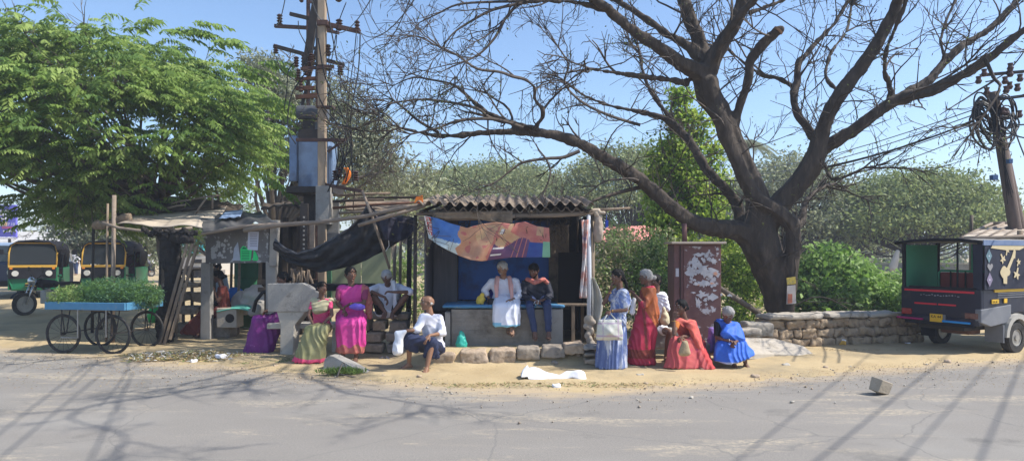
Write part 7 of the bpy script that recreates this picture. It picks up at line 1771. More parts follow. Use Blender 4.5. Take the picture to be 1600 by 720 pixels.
# her cloth bag
cb = P(953, 513, 9.72)
m_bag = M('checked_bag', (.56, .55, .50), (.48, .50, .44), s=8, rough=.8, bump=.2); m_bagl = M('lilac_band', (.42, .34, .42), rough=.8, bump=.1)
bgt = thing('shopping_bag', 'pale checked shopping bag hanging from the standing woman in blue', 'bag', (cb.x, cb.y, cb.z - .17))
w_, h2 = .19, .145
blob('bag_body', [[(cb + Vector((sx * (w_ - .02), 0, -h2)), .03) for sx in (-1, 1)] + [(cb + Vector((sx * (w_ - .035), 0, h2 - .03)), .02) for sx in (-1, 1)] + [(cb + Vector((0, -.05, -.05)), .04)]], [m_bag, m_bagl], bgt, vox=.012, disp=lambda co, no: np.array([noise.noise(Vector(q_) * 12) * .012 for q_ in co]),
     mfn=lambda c_: ((np.abs(c_[:, 2] - cb.z - .085) < .010) | (np.abs(c_[:, 2] - cb.z + .10) < .014) | (np.abs(c_[:, 0] - cb.x - .12) < .008) | (np.abs(c_[:, 0] - cb.x + .10) < .008)).astype(int))
for o_ in (-.03, .04): MB().tube([cb + Vector((-.10, o_, .11)), p['wrL'] + Vector((-.05, o_ * .3, -.03)), p['wrL'] + Vector((-.02, o_ * .3, -.03)), cb + Vector((.10, o_, .11))], .008, 6).build('handle', m_bag, bgt, smooth=True)

# --- woman in red and orange sari, standing with her back to the viewer
f2 = Fig('grey haired woman in red and orange sari standing with her back turned', 10.35, dict(
    head=(1009, 433, 0), shL=(1007, 455, .10), shR=(1018, 453, -.08), elL=(998, 470, .20), wrL=(990, 459, .12), elR=(1008, 478, -.22), wrR=(994, 462, -.12),
    hipL=(1004, 502, .08), hipR=(1012, 502, -.08), knL=(1002, 536, .06), knR=(1010, 536, -.08), anL=(1002, 566, .06), anR=(1015, 566, -.06)), yaw=-100, pitch=-6, k=.93, skin=sk2, hair='bun', hm=hg,
    feet=dict(L=(-.9, .2, 0), R=(-.9, -.3, 0)), female=True)
m_crim = M('crimson_silk', (.42, .025, .06), (.52, .05, .09), s=4, rough=.55, bump=.15, bs=50); m_rust2 = M('orange_silk', (.42, .10, .04), (.50, .16, .05), s=5, rough=.55, bump=.2, bs=60); m_mrn = M('maroon_border', (.18, .02, .03), (.30, .08, .05), s=26, rough=.6, bump=.2)
p = f2.p; bx_ = P(1003, 0, 10.35).x
def rmf(c_):
    u = (c_[:, 0] - P(1000, 0, 10.3).x); v = c_[:, 2]
    edge_ = P(1024, 0, 10.3).x - c_[:, 0]; dia = u * 1.6 + v
    out = np.zeros(len(c_), int); out[(dia > .98) & (c_[:, 0] > P(1002, 0, 10.3).x + (1.25 - v) * .06) & (v < 1.22) & (v > .38)] = 1; out[(v < .28) & (v > .14)] = 2
    band = np.abs(c_[:, 0] - (P(1002, 0, 10.3).x + (1.25 - v) * .06)) < .02; out[band & (v < 1.2) & (v > .3)] = 2
    return out
f2.cloth('sari', f2.grow(f2.torso, .028) + f2.sleeve('L', .9, .06, .052) + f2.sleeve('R', 1.3, .07, .055) + [[(p['shR'], .07), (p['shL'], .06), (P(1018, 490, 10.3), .13), (P(1006, 500, 10.35), .13)], [(P(1018, 490, 10.3), .12), (P(1004, 500, 10.35), .13)] + f2.hem(bx_ - .02, 10.33, .30, .185, .16, .03), f2.hem(bx_ - .02, 10.33, .30, .19, .16, .03) + f2.hem(bx_ + .0, 10.33, .05, .20, .15, .02), [(p['shR'] + Vector((.02, 0, -.02)), .06), (P(1021, 520, 10.25), .06), (P(1018, 552, 10.25), .05)]],
    [m_crim, m_rust2, m_mrn], disp=folds((1, .1, .35), 30, .011, seed=8, warp=1.2), mfn=rmf)
for sg in (-1, 1): MB().ring(f2.h(.088, .014, sg * .032), f2.F, .022, .0022, 16, 5).build('glasses', m_blackm, f2.r)
f2.sandals(m_sand)
wb = thing('white_bundle', 'thin white cloth bundle held in front of the woman in red', 'bundle', P(988, 480, 10.35)); c = P(991, 478, 10.3)
blob('cloth', [[(c + Vector((0, 0, .10)), .035), (c + Vector((-.03, 0, -.1)), .045)]], m_white, wb, vox=.012, disp=folds((1, 0, .2), 60, .006))

# --- seated man in white behind her
f3 = Fig('man in white mostly hidden behind the standing woman in red', 10.95, dict(
    head=(1024, 440, 0), shL=(1037, 462, -.02), shR=(1014, 463, .05), elL=(1043, 484, -.05), wrL=(1034, 497, -.22), elR=(1012, 488, .0), wrR=(1022, 500, -.2),
    hipL=(1030, 513, .05), hipR=(1018, 513, .08), knL=(1046, 519, -.32), knR=(1018, 520, -.36), anL=(1040, 558, -.30), anR=(1020, 558, -.34)), yaw=-60, pitch=-10, k=.95, skin=sk2, hair='short', hm=hb)
f3.cloth('shirt', f3.grow(f3.torso, .02) + f3.sleeve('L', .95, .066, .058) + f3.sleeve('R', .95, .066, .058), m_white, disp=folds((.6, 0, 1), 34, .007, seed=2))
f3.cloth('shorts', [[(f3.p['hip' + a], .108), (f3.p['hip' + a].lerp(f3.p['kn' + a], .45), .09)] for a in 'LR'], m_white, disp=folds((1, 0, 1), 34, .006))
c = P(1039, 492, 10.55); yb_ = blob('cream_bag', [[(c, .06), (c + Vector((0, 0, -.09)), .08)], [(c, .05), (c + Vector((-.02, 0, .12)), .018)]], M('cream_plastic', (.58, .52, .32), (.65, .6, .42), s=8, rough=.5, bump=.3), vox=.012, disp=lambda co, no: np.array([noise.noise(Vector(q_) * 20) * .01 for q_ in co])); tag(yb_, 'cream plastic bag between the red sari woman and red cabinet', 'bag')

# --- woman in coral sari, seated, chin on hand
f4 = Fig('woman in coral sari sitting with her chin resting on one hand', 10.15, dict(
    head=(1064, 480, .02), shL=(1083, 505, .10), shR=(1058, 503, .0), elL=(1085, 527, -.05), wrL=(1067, 525, -.22), elR=(1053, 522, -.22), wrR=(1053, 497, -.16),
    hipL=(1092, 541, .34), hipR=(1072, 541, .34), knL=(1085, 533, -.10), knR=(1055, 533, -.14), anL=(1094, 571, -.24), anR=(1048, 571, -.10)), yaw=-58, pitch=-4, k=.93, skin=sk2, hair='bun',
    feet=dict(L=(.05, -1, -.15), R=(-.5, -.9, -.15)), hands=dict(R=dict(d=(.25, 0, 1), n=(.6, .6, 0), curl=1.2), L=dict(d=(-.8, -.4, -.3), curl=.9)), female=True)
m_cor = M('coral_print', (.50, .09, .07), (.56, .14, .11), s=5, rough=.75, bump=.15, bs=50, c3=(.45, .035, .07), s3=13, t3=.61, w3=.03); m_cor2 = M('coral_red_edge', (.42, .04, .05), (.5, .08, .07), s=9, bump=.1)
m_cpk = M('coral_pink_print', (.50, .11, .10), (.46, .08, .09), s=6, rough=.75, bump=.15, bs=50, c3=(.50, .06, .12), s3=12, t3=.6, w3=.03)
p = f4.p; cx = P(1075, 0, 9.95).x
f4.cloth('sari_skirt', [[(p['hipL'], .13), (p['hipR'], .13), (p['knL'], .085), (p['knR'], .085)], [(p['knR'], .085), (p['knL'], .07)] + f4.hem(cx - .06, 9.95, .055, .28, .10, .022), [(p['knL'], .07)] + f4.hem(cx + .26, 9.93, .04, .12, .10, .018, 6) + [(p['hipL'], .1)]], [m_cpk, m_cor2], disp=folds((1, .1, -.25), 27, .014, warp=.8, seed=5), mfn=lambda c_: (c_[:, 0] - cx - .30 + (c_[:, 2]) * .35 > 0).astype(int))
f4.cloth('sari_drape', f4.grow(f4.torso, .018) + f4.sleeve('L', .7, .062, .056) + [[(p['shL'], .062), (P(1090, 525, 10.15), .055), (P(1078, 510, 10.0), .06)], [(P(1090, 525, 10.12), .055), (P(1097, 555, 9.98), .045), (P(1078, 510, 10.0), .05)]], m_cor, disp=folds((1, 0, .5), 34, .008, seed=11))
f4.cloth('blouse_sleeve', f4.sleeve('R', .45, .056, .05), M('orange_blouse', (.50, .15, .03), (.55, .2, .05), s=6, bump=.1))
f4.ring(p['wrR'] + Vector((0, 0, -.04)), (0, 0, 1), .029, m_gold, t=.006); f4.sandals(m_sand)
cb = P(1070, 543, 9.72); hbg = thing('handbag', 'beige woven handbag hanging at the knees of the coral sari woman', 'bag', cb)
blob('bag_body', [[(cb + Vector((0, 0, .06)), .05), (cb + Vector((.03, 0, -.07)), .055), (cb + Vector((-.04, 0, -.07)), .055)]], M('woven_beige', (.42, .34, .22), (.30, .22, .13), s=22, rough=.85, bump=.4), hbg, vox=.011)
MB().tube([cb + Vector((-.04, 0, .09)), p['wrL'] + Vector((-.02, -.02, -.01)), cb + Vector((.04, 0, .09))], .008, 6).build('handle', M('tan_leather', (.35, .26, .15), bump=.1), hbg, smooth=True)

# --- woman in bright blue sari, hunched
f5 = Fig('grey haired woman in bright blue sari sitting hunched with clasped hands', 10.25, dict(
    head=(1138, 491, -.12), shL=(1151, 509, .02), shR=(1121, 505, .02), elL=(1156, 530, -.10), wrL=(1149, 534, -.26), elR=(1120, 527, -.10), wrR=(1139, 532, -.26),
    hipL=(1148, 548, .30), hipR=(1128, 548, .30), knL=(1160, 540, -.16), knR=(1126, 540, -.18), anL=(1165, 569, -.12), anR=(1148, 570, -.16)), yaw=14, pitch=-42, roll=8, k=.93, skin=sk2, hair='bun', hm=hg,
    feet=dict(L=(.3, -1, -.1), R=(-.1, -1, -.1)), hands=dict(L=dict(d=(-.6, -.4, -.3), curl=1.3), R=dict(d=(.6, -.4, -.1), curl=1.3)), female=True)
m_cob = M('cobalt_sari', (.025, .10, .50), (.04, .15, .60), s=4, rough=.6, bump=.15, bs=50); m_silv = M('silver_border', (.45, .50, .66), (.30, .36, .6), s=30, rough=.5, bump=.1); m_blkb = M('black_blouse', (.012, .012, .018), rough=.8, bump=.1)
p = f5.p; cx = P(1145, 0, 10.05).x
hemy = lambda c_: ((c_[:, 2] < .135 - .22 * np.minimum(0, (c_[:, 0] - cx + .05)) * 0 + .25 * np.maximum(0, c_[:, 0] - cx - .05))).astype(int)
f5.cloth('sari_skirt', [[(p['hipL'], .13), (p['hipR'], .13), (p['knL'], .085), (p['knR'], .085)], [(p['knL'], .085), (p['knR'], .085), (P(1117, 561, 10.0), .022), (P(1135, 568, 9.9), .022), (P(1150, 566, 9.88), .022), (P(1173, 556, 9.95), .022), (P(1178, 552, 10.15), .022), (P(1120, 558, 10.3), .03)]], [m_cob, m_silv], disp=folds((1, .1, .0), 27, .014, warp=.8, seed=15), mfn=hemy)
f5.cloth('sari_drape', f5.grow(f5.torso, .022) + [[(p['shL'], .06), (f5.mid, .055), (P(1158, 530, 10.1), .06), (P(1133, 522, 10.05), .07)], [(p['shL'], .06), (P(1158, 528, 10.2), .06), (P(1156, 545, 10.2), .08)]], m_cob, disp=folds((.7, 0, 1), 34, .009, seed=21))
f5.cloth('blouse_sleeve', f5.sleeve('R', .8, .064, .052), m_blkb); f5.cloth('purple_shawl', [[(P(1112, 515, 10.5), .05), (P(1110, 545, 10.45), .07)]], M('purple_print', (.12, .06, .28), (.3, .2, .45), s=14, bump=.1), disp=folds((1, 0, 0), 40, .008))
f5.ring(p['wrR'], (1, 0, .1), .028, M('silver', (.7, .7, .7), rough=.3, metal=.8, bump=0)); f5.sandals(m_sand)

# --- old man on the kerb stone with a white bag over his knee
f6 = Fig('bald old man in white shirt and navy lungi sitting on the kerb stones', 10.0, dict(
    head=(668, 473, .10), shL=(686, 497, .18), shR=(661, 496, .02), elL=(692, 520, .10), wrL=(671, 524, -.15), elR=(652, 515, -.12), wrR=(636, 516, -.26),
    hipL=(685, 546, .36), hipR=(672, 546, .32), knL=(675, 534, -.14), knR=(640, 528, -.16), anL=(667, 575, -.24), anR=(639, 568, -.02)), yaw=-68, pitch=2, k=.97, skin=sk1, hair='bald', hm=hw,
    feet=dict(L=(-.25, -1, -.08), R=(-.85, -.5, -.08)), hands=dict(L=dict(d=(-.5, -.5, -.5), n=(0, .3, -1), curl=.5), R=dict(d=(-.8, -.3, -.25), curl=.9)))
p = f6.p
f6.cloth('shirt', f6.grow(f6.torso, .018) + f6.sleeve('L', 1.25, .07, .062) + f6.sleeve('R', 1.2, .07, .06) + [[(P(684, 540, 10.3), .12), (f6.wa, .11)]], m_shirt, disp=folds((.6, .1, 1), 32, .005, seed=4))
m_nav = M('navy_lungi', (.018, .024, .06), (.03, .04, .09), s=5, rough=.8, bump=.2, bs=50)
f6.cloth('lungi', [[(p['hipL'], .12), (p['hipR'], .12), (p['knL'], .085)], [(p['hipR'], .11), (p['knR'], .085), (p['knL'], .07)], [(p['knR'], .085), (P(650, 547, 9.9), .05), (P(634, 541, 9.85), .035)], [(p['knL'], .085), (P(665, 556, 9.85), .04), (P(682, 556, 9.95), .05)]], m_nav, disp=folds((1, 0, -.4), 34, .011, seed=9))
f6.sandals(m_sand)
c = P(621, 536, 9.68); o = thing('white_plastic_bag', 'white plastic bag hanging from the hand of the bald old man', 'bag', c - Vector((0, 0, .2)))
blob('bag', [[(c + Vector((0, 0, -.10)), .085), (c + Vector((.02, 0, .04)), .07)], [(c + Vector((.02, 0, .04)), .06), (c + Vector((.10, 0, .17)), .035), (c + Vector((.0, 0, .14)), .045)]], M('white_plastic', (.66, .68, .74), (.76, .78, .82), s=7, rough=.5, bump=.3), o, vox=.012, disp=folds((1, 0, .2), 40, .008))

# --- man squatting on the stone pile
f7 = Fig('white haired man in white shirt squatting on the stone pile', 11.55, dict(
    head=(604, 433, -.10), shL=(624, 449, .08), shR=(590, 449, .08), elL=(642, 456, -.26), wrL=(614, 456, -.36), elR=(577, 454, -.26), wrR=(601, 464, -.38),
    hipL=(616, 487, .14), hipR=(596, 487, .14), knL=(634, 463, -.24), knR=(585, 463, -.24), anL=(613, 489, -.26), anR=(602, 488, -.28)), yaw=6, pitch=-38, k=.97, skin=sk2, hair='short', hm=hw,
    feet=dict(L=(.15, -1, -.15), R=(-.1, -1, -.15)), hands=dict(L=dict(d=(-1, -.1, .1), curl=.7), R=dict(d=(.6, -.3, -.7), curl=.7)))
p = f7.p
f7.cloth('shirt', f7.grow(f7.torso, .026) + f7.sleeve('L', .97, .072, .068) + f7.sleeve('R', .97, .072, .068), m_shirt, disp=folds((.6, 0, 1), 30, .005, seed=6))
f7.cloth('shoulder_towel', [[(P(614, 441, 11.5), .045), (P(617, 455, 11.42), .035)], [(P(617, 455, 11.42), .035), (P(618, 482, 11.4), .04)], [(P(594, 478, 11.4), .03), (P(612, 490, 11.4), .04)]], m_white, disp=folds((1, 0, 0), 60, .006))
f7.cloth('shorts', [[(p['hip' + a], .11), (p['hip' + a].lerp(p['kn' + a], .55), .08)] for a in 'LR'], m_blkb)
MB().tube([f7.h(.03, -.085, .06), f7.h(.0, -.02, .09)], .008, 5).build('ear_wire', m_white, f7.r)

# --- woman in magenta sari
f8 = Fig('woman in magenta sari sitting upright, tallest on the concrete bench', 11.05, dict(
    head=(548, 429, 0), shL=(570, 451, .05), shR=(531, 452, .0), elL=(569, 474, -.06), wrL=(546, 475, -.20), elR=(527, 474, -.06), wrR=(537, 484, -.22),
    hipL=(560, 495, .10), hipR=(538, 495, .08), knL=(564, 506, -.40), knR=(534, 507, -.40), anL=(556, 558, -.40), anR=(536, 556, -.36)), yaw=34, pitch=2, k=1.02, skin=sk2, hair='bun', hm=hb,
    feet=dict(L=(.1, -1, -.1), R=(-.1, -1, -.1)), hands=dict(L=dict(d=(-.8, -.2, -.5), curl=.9), R=dict(d=(.5, -.4, -.6), curl=.9)), female=True)
m_mag = M('magenta_silk', (.58, .035, .24), (.66, .07, .32), s=4, rough=.6, bump=.15, bs=50); m_magb = M('rose_gold_border', (.36, .06, .10), (.46, .20, .12), s=24, rough=.5, bump=.15)
p = f8.p; cx = P(548, 0, 10.7).x
hemb = lambda lo, hi: (lambda c_: ((c_[:, 2] > lo) & (c_[:, 2] < hi)).astype(int))
f8.cloth('sari_skirt', f8.seatskirt((cx, 10.68, .17), .215, .12, .095, .135), [m_mag, m_magb], disp=folds((1, .1, .08), 28, .014, warp=.7, seed=25), mfn=lambda c_: (c_[:, 2] < .28 + .03 * np.sin(c_[:, 0] * 30)).astype(int))
f8.cloth('sari_drape', f8.grow(f8.torso, .022) + [[(p['shL'], .068), (p['shL'].lerp(f8.mid, .5), .06), (f8.ch, .11), (f8.wa, .115)], [(p['shL'], .066), (P(578, 470, 11.2), .05), (P(577, 495, 11.2), .05)]], [m_mag, m_magb], disp=folds((.75, 0, -.7), 36, .009, seed=33), mfn=lambda c_: (c_[:, 0] > P(566, 0, 11.05).x).astype(int))
f8.cloth('blouse_sleeve', f8.sleeve('L', .62, .066, .056) + f8.sleeve('R', .62, .062, .054), M('plum_blouse', (.22, .03, .09), (.28, .05, .12), s=8, bump=.1))
f8.ring(p['wrL'] + Vector((.03, 0, 0)), (1, 0, .1), .03, m_gold, t=.006); f8.ring(p['wrR'] + Vector((-.01, .02, .03)), (.4, 0, -.8), .03, m_gold, t=.006)
c = P(557, 479, 10.72); o = blob('purple_bundle', [[(c, .06), (c + Vector((.09, .03, -.01)), .05), (c + Vector((-.08, 0, .0)), .04)]], M('violet_cloth', (.14, .09, .50), (.20, .14, .58), s=6, bump=.2), vox=.012, disp=folds((1, 0, .5), 40, .007)); tag(o, 'violet cloth bundle in the lap of the magenta sari woman', 'bundle')
f8.sandals(M('dark_sandal', (.05, .045, .045), bump=.1))

# --- young woman in olive sari
f9 = Fig('young woman in olive and pink sari sitting at the right of the concrete slab', 10.85, dict(
    head=(503, 450, 0), shL=(515, 470, .04), shR=(490, 470, .02), elL=(519, 492, -.06), wrL=(502, 508, -.22), elR=(482, 492, -.05), wrR=(490, 508, -.20),
    hipL=(510, 512, .14), hipR=(494, 512, .14), knL=(507, 514, -.38), knR=(482, 515, -.38), anL=(498, 564, -.28), anR=(476, 564, -.24)), yaw=52, pitch=0, k=.84, skin=sk2, hair='bun', hm=hb,
    hands=dict(L=dict(d=(-.7, -.4, -.4), curl=.8), R=dict(d=(.5, -.4, -.6), curl=.8)), female=True)
m_olv = M('olive_sari', (.19, .20, .08), (.30, .28, .15), s=4, rough=.55, bump=.15, bs=50); m_pk = M('hot_pink', (.60, .04, .15), (.66, .09, .20), s=5, rough=.6, bump=.1); m_bei = M('khaki_gold_drape', (.38, .34, .20), (.46, .42, .27), s=5, rough=.6, bump=.15)
p = f9.p; cx = P(484, 0, 10.55).x
f9.cloth('sari_skirt', f9.seatskirt((cx, 10.48, .06), .235, .12, .08, .115), [m_olv, m_pk], disp=folds((1, .1, .22), 30, .013, warp=.7, seed=41), mfn=lambda c_: (c_[:, 2] < .10 + .06 * np.maximum(0, (cx - c_[:, 0]) * 3)).astype(int))
f9.cloth('blouse', f9.grow(f9.torso, .012) + f9.sleeve('L', .5, .056, .05) + f9.sleeve('R', .5, .056, .05), m_pk, disp=folds((.5, 0, 1), 40, .006, seed=4))
f9.cloth('sari_drape', [[(p['shR'], .058), (p['shL'], .056), (f9.ch - Vector((.06, .05, 0)), .085), (f9.ch + Vector((.06, -.05, 0.02)), .08)], [(p['shL'], .056), (P(524, 468, 11.0), .04)]], m_bei, disp=folds((.3, 0, 1), 42, .008, seed=14))
c = P(497, 510, 10.55); o = blob('brown_purse', [[(c + Vector((-.06, 0, -.01)), .022), (c + Vector((.06, 0, .01)), .022), (c + Vector((0, 0, -.03)), .03)]], M('tan_leather', (0, 0, 0)), vox=.01); tag(o, 'small tan purse held by the young woman in the olive sari', 'purse')
f9.ring(p['wrL'] + Vector((.02, .02, .02)), (.6, 0, -.5), .026, m_gold)

# --- woman in purple sari behind the slab
f10 = Fig('woman in purple sari sitting behind the concrete slab, only head and skirt showing', 11.75, dict(
    head=(442, 436, 0), shL=(452, 457, .12), shR=(436, 457, -.10), elL=(446, 480, .05), wrL=(426, 482, -.05), elR=(432, 478, -.14), wrR=(420, 484, -.16),
    hipL=(442, 500, .12), hipR=(436, 500, -.02), knL=(404, 501, .02), knR=(402, 501, -.18), anL=(400, 545, .0), anR=(396, 545, -.2)), yaw=-50, pitch=-10, k=.97, skin=sk2, hair='bun', hm=hb, female=True)
m_pur = M('purple_silk', (.11, .008, .12), (.19, .025, .20), s=4, rough=.5, bump=.15, bs=50, c3=(.30, .10, .30), s3=9, t3=.66, w3=.03)
p = f10.p; cx = P(404, 0, 11.6).x
f10.cloth('sari', f10.grow(f10.torso, .02) + f10.sleeve('L', .9) + f10.sleeve('R', .9) + [[(p['hipL'], .13), (p['hipR'], .13), (p['knL'], .10), (p['knR'], .10)], [(p['knL'], .10), (p['knR'], .10), (p['hipR'], .1)] + f10.hem(cx, 11.6, .04, .24, .14, .025)], m_pur, disp=folds((1, .1, .1), 24, .014, warp=.8, seed=51))
c = P(464, 497, 11.7); o = blob('blue_cloth_bag', [[(c, .07), (c + Vector((-.08, 0, -.12)), .07)]], M('royal_blue_cloth', (.02, .03, .30), (.04, .06, .4), s=5, bump=.2), vox=.014, disp=folds((1, 0, 1), 30, .008)); tag(o, 'royal blue cloth bag on the bench seat beside the slab leg', 'bag')

# --- white robed man on the platform
f11 = Fig('white haired man in white dhoti with pink towel on the kiosk platform', 11.2, dict(
    head=(785, 420, -.04), shL=(806, 441, .0), shR=(768, 441, .02), elL=(812, 461, -.06), wrL=(801, 468, -.26), elR=(757, 453, .06), wrR=(764, 466, .0),
    hipL=(800, 466, .06), hipR=(780, 466, .06), knL=(805, 480, -.34), knR=(779, 480, -.34), anL=(799, 508, -.34), anR=(796, 506, -.24)), yaw=-22, pitch=-24, k=.97, skin=sk1, hair='short', hm=hw, ground=.9,
    feet=dict(L=(.12, -.85, -.55), R=(-.1, -.9, -.45)), hands=dict(L=dict(d=(-.8, -.3, -.1), curl=.5), R=dict(d=(.2, -.3, -.4), curl=.7)))
p = f11.p
f11.cloth('shirt', f11.grow(f11.torso, .03) + f11.sleeve('L', 1.6, .074, .064) + f11.sleeve('R', 1.5, .074, .062), m_shirt, disp=folds((.5, 0, 1), 30, .006, seed=61))
m_dho = M('white_dhoti', (.66, .69, .80), (.74, .76, .84), s=4, rough=.85, bump=.12, bs=50); m_dhb = M('aqua_border', (.22, .50, .68), bump=.05); cx = P(791, 0, 10.85).x
f11.cloth('dhoti', f11.seatskirt((cx, 10.86, P(0, 507, 10.86).z), .205, .10, .095, .13), [m_dho, m_dhb], disp=folds((1, .1, .1), 26, .013, warp=.8, seed=62), mfn=lambda c_: (c_[:, 2] < P(0, 507.5, 10.8).z + .012 + .03 * (c_[:, 0] < cx - .08)).astype(int))
m_ptow = M('pink_towel', (.60, .30, .27), (.68, .40, .36), s=5, rough=.9, bump=.2, bs=60)
f11.cloth('shoulder_towel', [[(P(777, 434, 11.18), .04), (P(775, 446, 11.06), .036), (P(776, 464, 11.04), .03)], [(P(796, 434, 11.18), .04), (P(799, 446, 11.06), .036), (P(800, 465, 11.0), .03)], [(P(777, 434, 11.2), .034), (P(786, 434, 11.30), .036)], [(P(796, 434, 11.2), .034), (P(786, 434, 11.30), .036)]], m_ptow, vox=.008, disp=folds((1, 0, .05), 80, .005, warp=.5))
MB().tube([f11.h(.085, -.04, -.028), f11.h(.103, -.037, 0), f11.h(.085, -.04, .028)], [.004, .009, .004], 6).build('moustache', hw, f11.r, smooth=True); f11.sandals(m_sand)
c = P(752, 467, 11.15); o = blob('yellow_bag', [[(c, .07), (c + Vector((-.02, 0, -.04)), .075)], [(c, .05), (c + Vector((.02, 0, .08)), .035)]], M('yellow_plastic', (.68, .48, .05), (.75, .56, .12), s=7, rough=.5, bump=.3), vox=.012, disp=lambda co, no: np.array([noise.noise(Vector(q_) * 18) * .018 for q_ in co])); tag(o, 'bright yellow plastic bag beside the white robed man', 'bag')
c = P(767, 471, 11.05); o = blob('black_bag', [[(c, .06), (c + Vector((.07, 0, -.01)), .05)]], m_blkb, vox=.012, disp=lambda co, no: np.array([noise.noise(Vector(q_) * 18) * .014 for q_ in co])); tag(o, 'small black bag under the hand of the white robed man', 'bag')
c = P(770, 454, 11.4); o = blob('blue_bag', [[(c, .08), (c + Vector((.03, 0, -.12)), .09)]], M('royal_blue_cloth', (0, 0, 0)), vox=.016, disp=folds((1, 0, 1), 30, .008)); tag(o, 'blue bag tucked behind the arm of the white robed man', 'bag')

# --- man in dark jacket
f12 = Fig('bearded young man in dark jacket, jeans and red check scarf on the platform', 11.2, dict(
    head=(834, 423, -.04), shL=(854, 443, .02), shR=(820, 443, .02), elL=(860, 462, -.06), wrL=(850, 468, -.26), elR=(817, 461, -.06), wrR=(831, 468, -.26),
    hipL=(850, 466, .08), hipR=(830, 466, .08), knL=(855, 478, -.34), knR=(828, 479, -.34), anL=(857, 516, -.34), anR=(835, 516, -.32)), yaw=-30, pitch=-22, k=.96, skin=sk2, hair='short', hm=hb, ground=.9,
    feet=dict(L=(.0, -.9, -.35), R=(.12, -.9, -.4)), hands=dict(L=dict(d=(-.8, -.4, -.1), curl=1.1), R=dict(d=(.8, -.4, -.1), curl=1.1)))
p = f12.p
m_jkt = M('dark_navy_jacket', (.016, .018, .03), (.028, .03, .045), s=6, rough=.7, bump=.2, bs=40); m_jean = M('blue_jeans', (.02, .035, .095), (.04, .06, .14), s=7, rough=.85, bump=.2, bs=70)
f12.cloth('jacket', f12.grow(f12.torso, .032) + f12.sleeve('L', 1.8, .076, .060) + f12.sleeve('R', 1.8, .076, .060), m_jkt, disp=folds((.4, 0, 1), 30, .009, seed=71))
f12.cloth('jeans', [[(p['hipL'], .11), (p['hipR'], .11)]] + [[(p['hip' + a], .105), (p['kn' + a], .072)] for a in 'LR'] + [[(p['kn' + a], .074), (p['an' + a], .052)] for a in 'LR'], m_jean, disp=folds((0, .3, 1), 34, .006, seed=72))
f12.cloth('scarf', [[(P(824, 436, 11.1), .036), (P(836, 441, 11.0), .040)], [(P(836, 441, 11.0), .040), (P(850, 436, 11.1), .036)], [(P(848, 436, 11.15), .036), (P(855, 441, 11.12), .035)]], M('red_check_scarf', (.42, .08, .06), (.52, .24, .2), s=26, rough=.9, bump=.2), vox=.009, disp=folds((0, 0, 1), 70, .006))
f12.cloth('beard', [[(f12.h(.045, -.075, -.03), .022), (f12.h(.066, -.098, 0), .018), (f12.h(.045, -.075, .03), .022)], [(f12.h(.02, -.04, -.062), .018), (f12.h(.045, -.08, -.03), .02)], [(f12.h(.02, -.04, .062), .018), (f12.h(.045, -.08, .03), .02)]], hb, vox=.007, smooth=1)
f12.sandals(m_sand)
c = P(838, 470, 10.88); o = MB().tube([c + Vector((-.04, 0, -.05)), c + Vector((-.02, 0, 0)), c + Vector((.04, 0, .01)), c + Vector((.02, 0, -.06))], .006, 5).build('string_of_beads', m_white, smooth=True); tag(o, 'white string held in the hands of the man in the dark jacket', 'string')

# --- people inside the left shack
f13 = Fig('woman in maroon seated inside the shack with a hand at her mouth', 13.7, dict(
    head=(341, 432, 0), shL=(350, 452, -.12), shR=(345, 452, .12), elL=(341, 470, -.18), wrL=(334, 452, -.08), elR=(335, 468, .1), wrR=(330, 458, .05),
    hipL=(352, 487, -.08), hipR=(352, 487, .1), knL=(322, 486, -.1), knR=(320, 488, .1), anL=(312, 520, -.1), anR=(306, 522, .1)), yaw=-82, pitch=-12, k=1.0, skin=sk2, hair='bun', hm=hb, vox=.009, female=True)
m_mb = M('maroon_brown', (.14, .03, .025), (.22, .055, .04), s=5, rough=.8, bump=.15); p = f13.p
f13.cloth('sari', f13.grow(f13.torso, .022) + f13.sleeve('L', .5) + f13.sleeve('R', .5) + [[(p['hipL'], .13), (p['hipR'], .13), (p['knL'], .09), (p['knR'], .09)], [(p['knL'], .09), (p['knR'], .09), (P(283, 519, 13.7), .04), (P(318, 521, 13.6), .05), (P(290, 520, 13.9), .04)]], m_mb, vox=.012, disp=folds((1, 0, .6), 26, .011, seed=81))
c = P(352, 500, 13.75); tag(rock('seat_stone', (c.x, 13.75, .22), (.42, .4, .44), m_stoneg, seed=88), 'stone block under the seated woman in maroon', 'stone', 'stones inside the shack')
f14 = Fig('man in white cap and pale blue shirt at the back of the shack', 15.2, dict(
    head=(338, 418, 0), shL=(351, 434, .02), shR=(331, 434, .05), elL=(354, 452, 0), wrL=(345, 462, -.15), elR=(328, 452, 0), wrR=(334, 462, -.15),
    hipL=(347, 470, .05), hipR=(336, 470, .05), knL=(349, 474, -.3), knR=(334, 474, -.3), anL=(348, 500, -.3), anR=(335, 500, -.3)), yaw=-40, pitch=-10, k=1.0, skin=sk1, hair='short', hm=hb, vox=.010)
f14.cloth('shirt', f14.grow(f14.torso, .028) + f14.sleeve('L', 1.2, .07, .06) + f14.sleeve('R', 1.2, .07, .06), M('pale_blue_shirt', (.32, .40, .52), (.4, .48, .6), s=5, bump=.1), vox=.012, disp=folds((.4, 0, 1), 30, .008))
f14.cloth('cap', [[(f14.h(-.01, .055), .088), (f14.h(-.01, .08), .075)]], m_white, vox=.012); f14.cloth('trousers', [[(f14.p['hipL'], .11), (f14.p['hipR'], .11)]] + [[(f14.p['hip' + a], .1), (f14.p['kn' + a], .07)] for a in 'LR'] + [[(f14.p['kn' + a], .07), (f14.p['an' + a], .05)] for a in 'LR'], m_jkt, vox=.014)
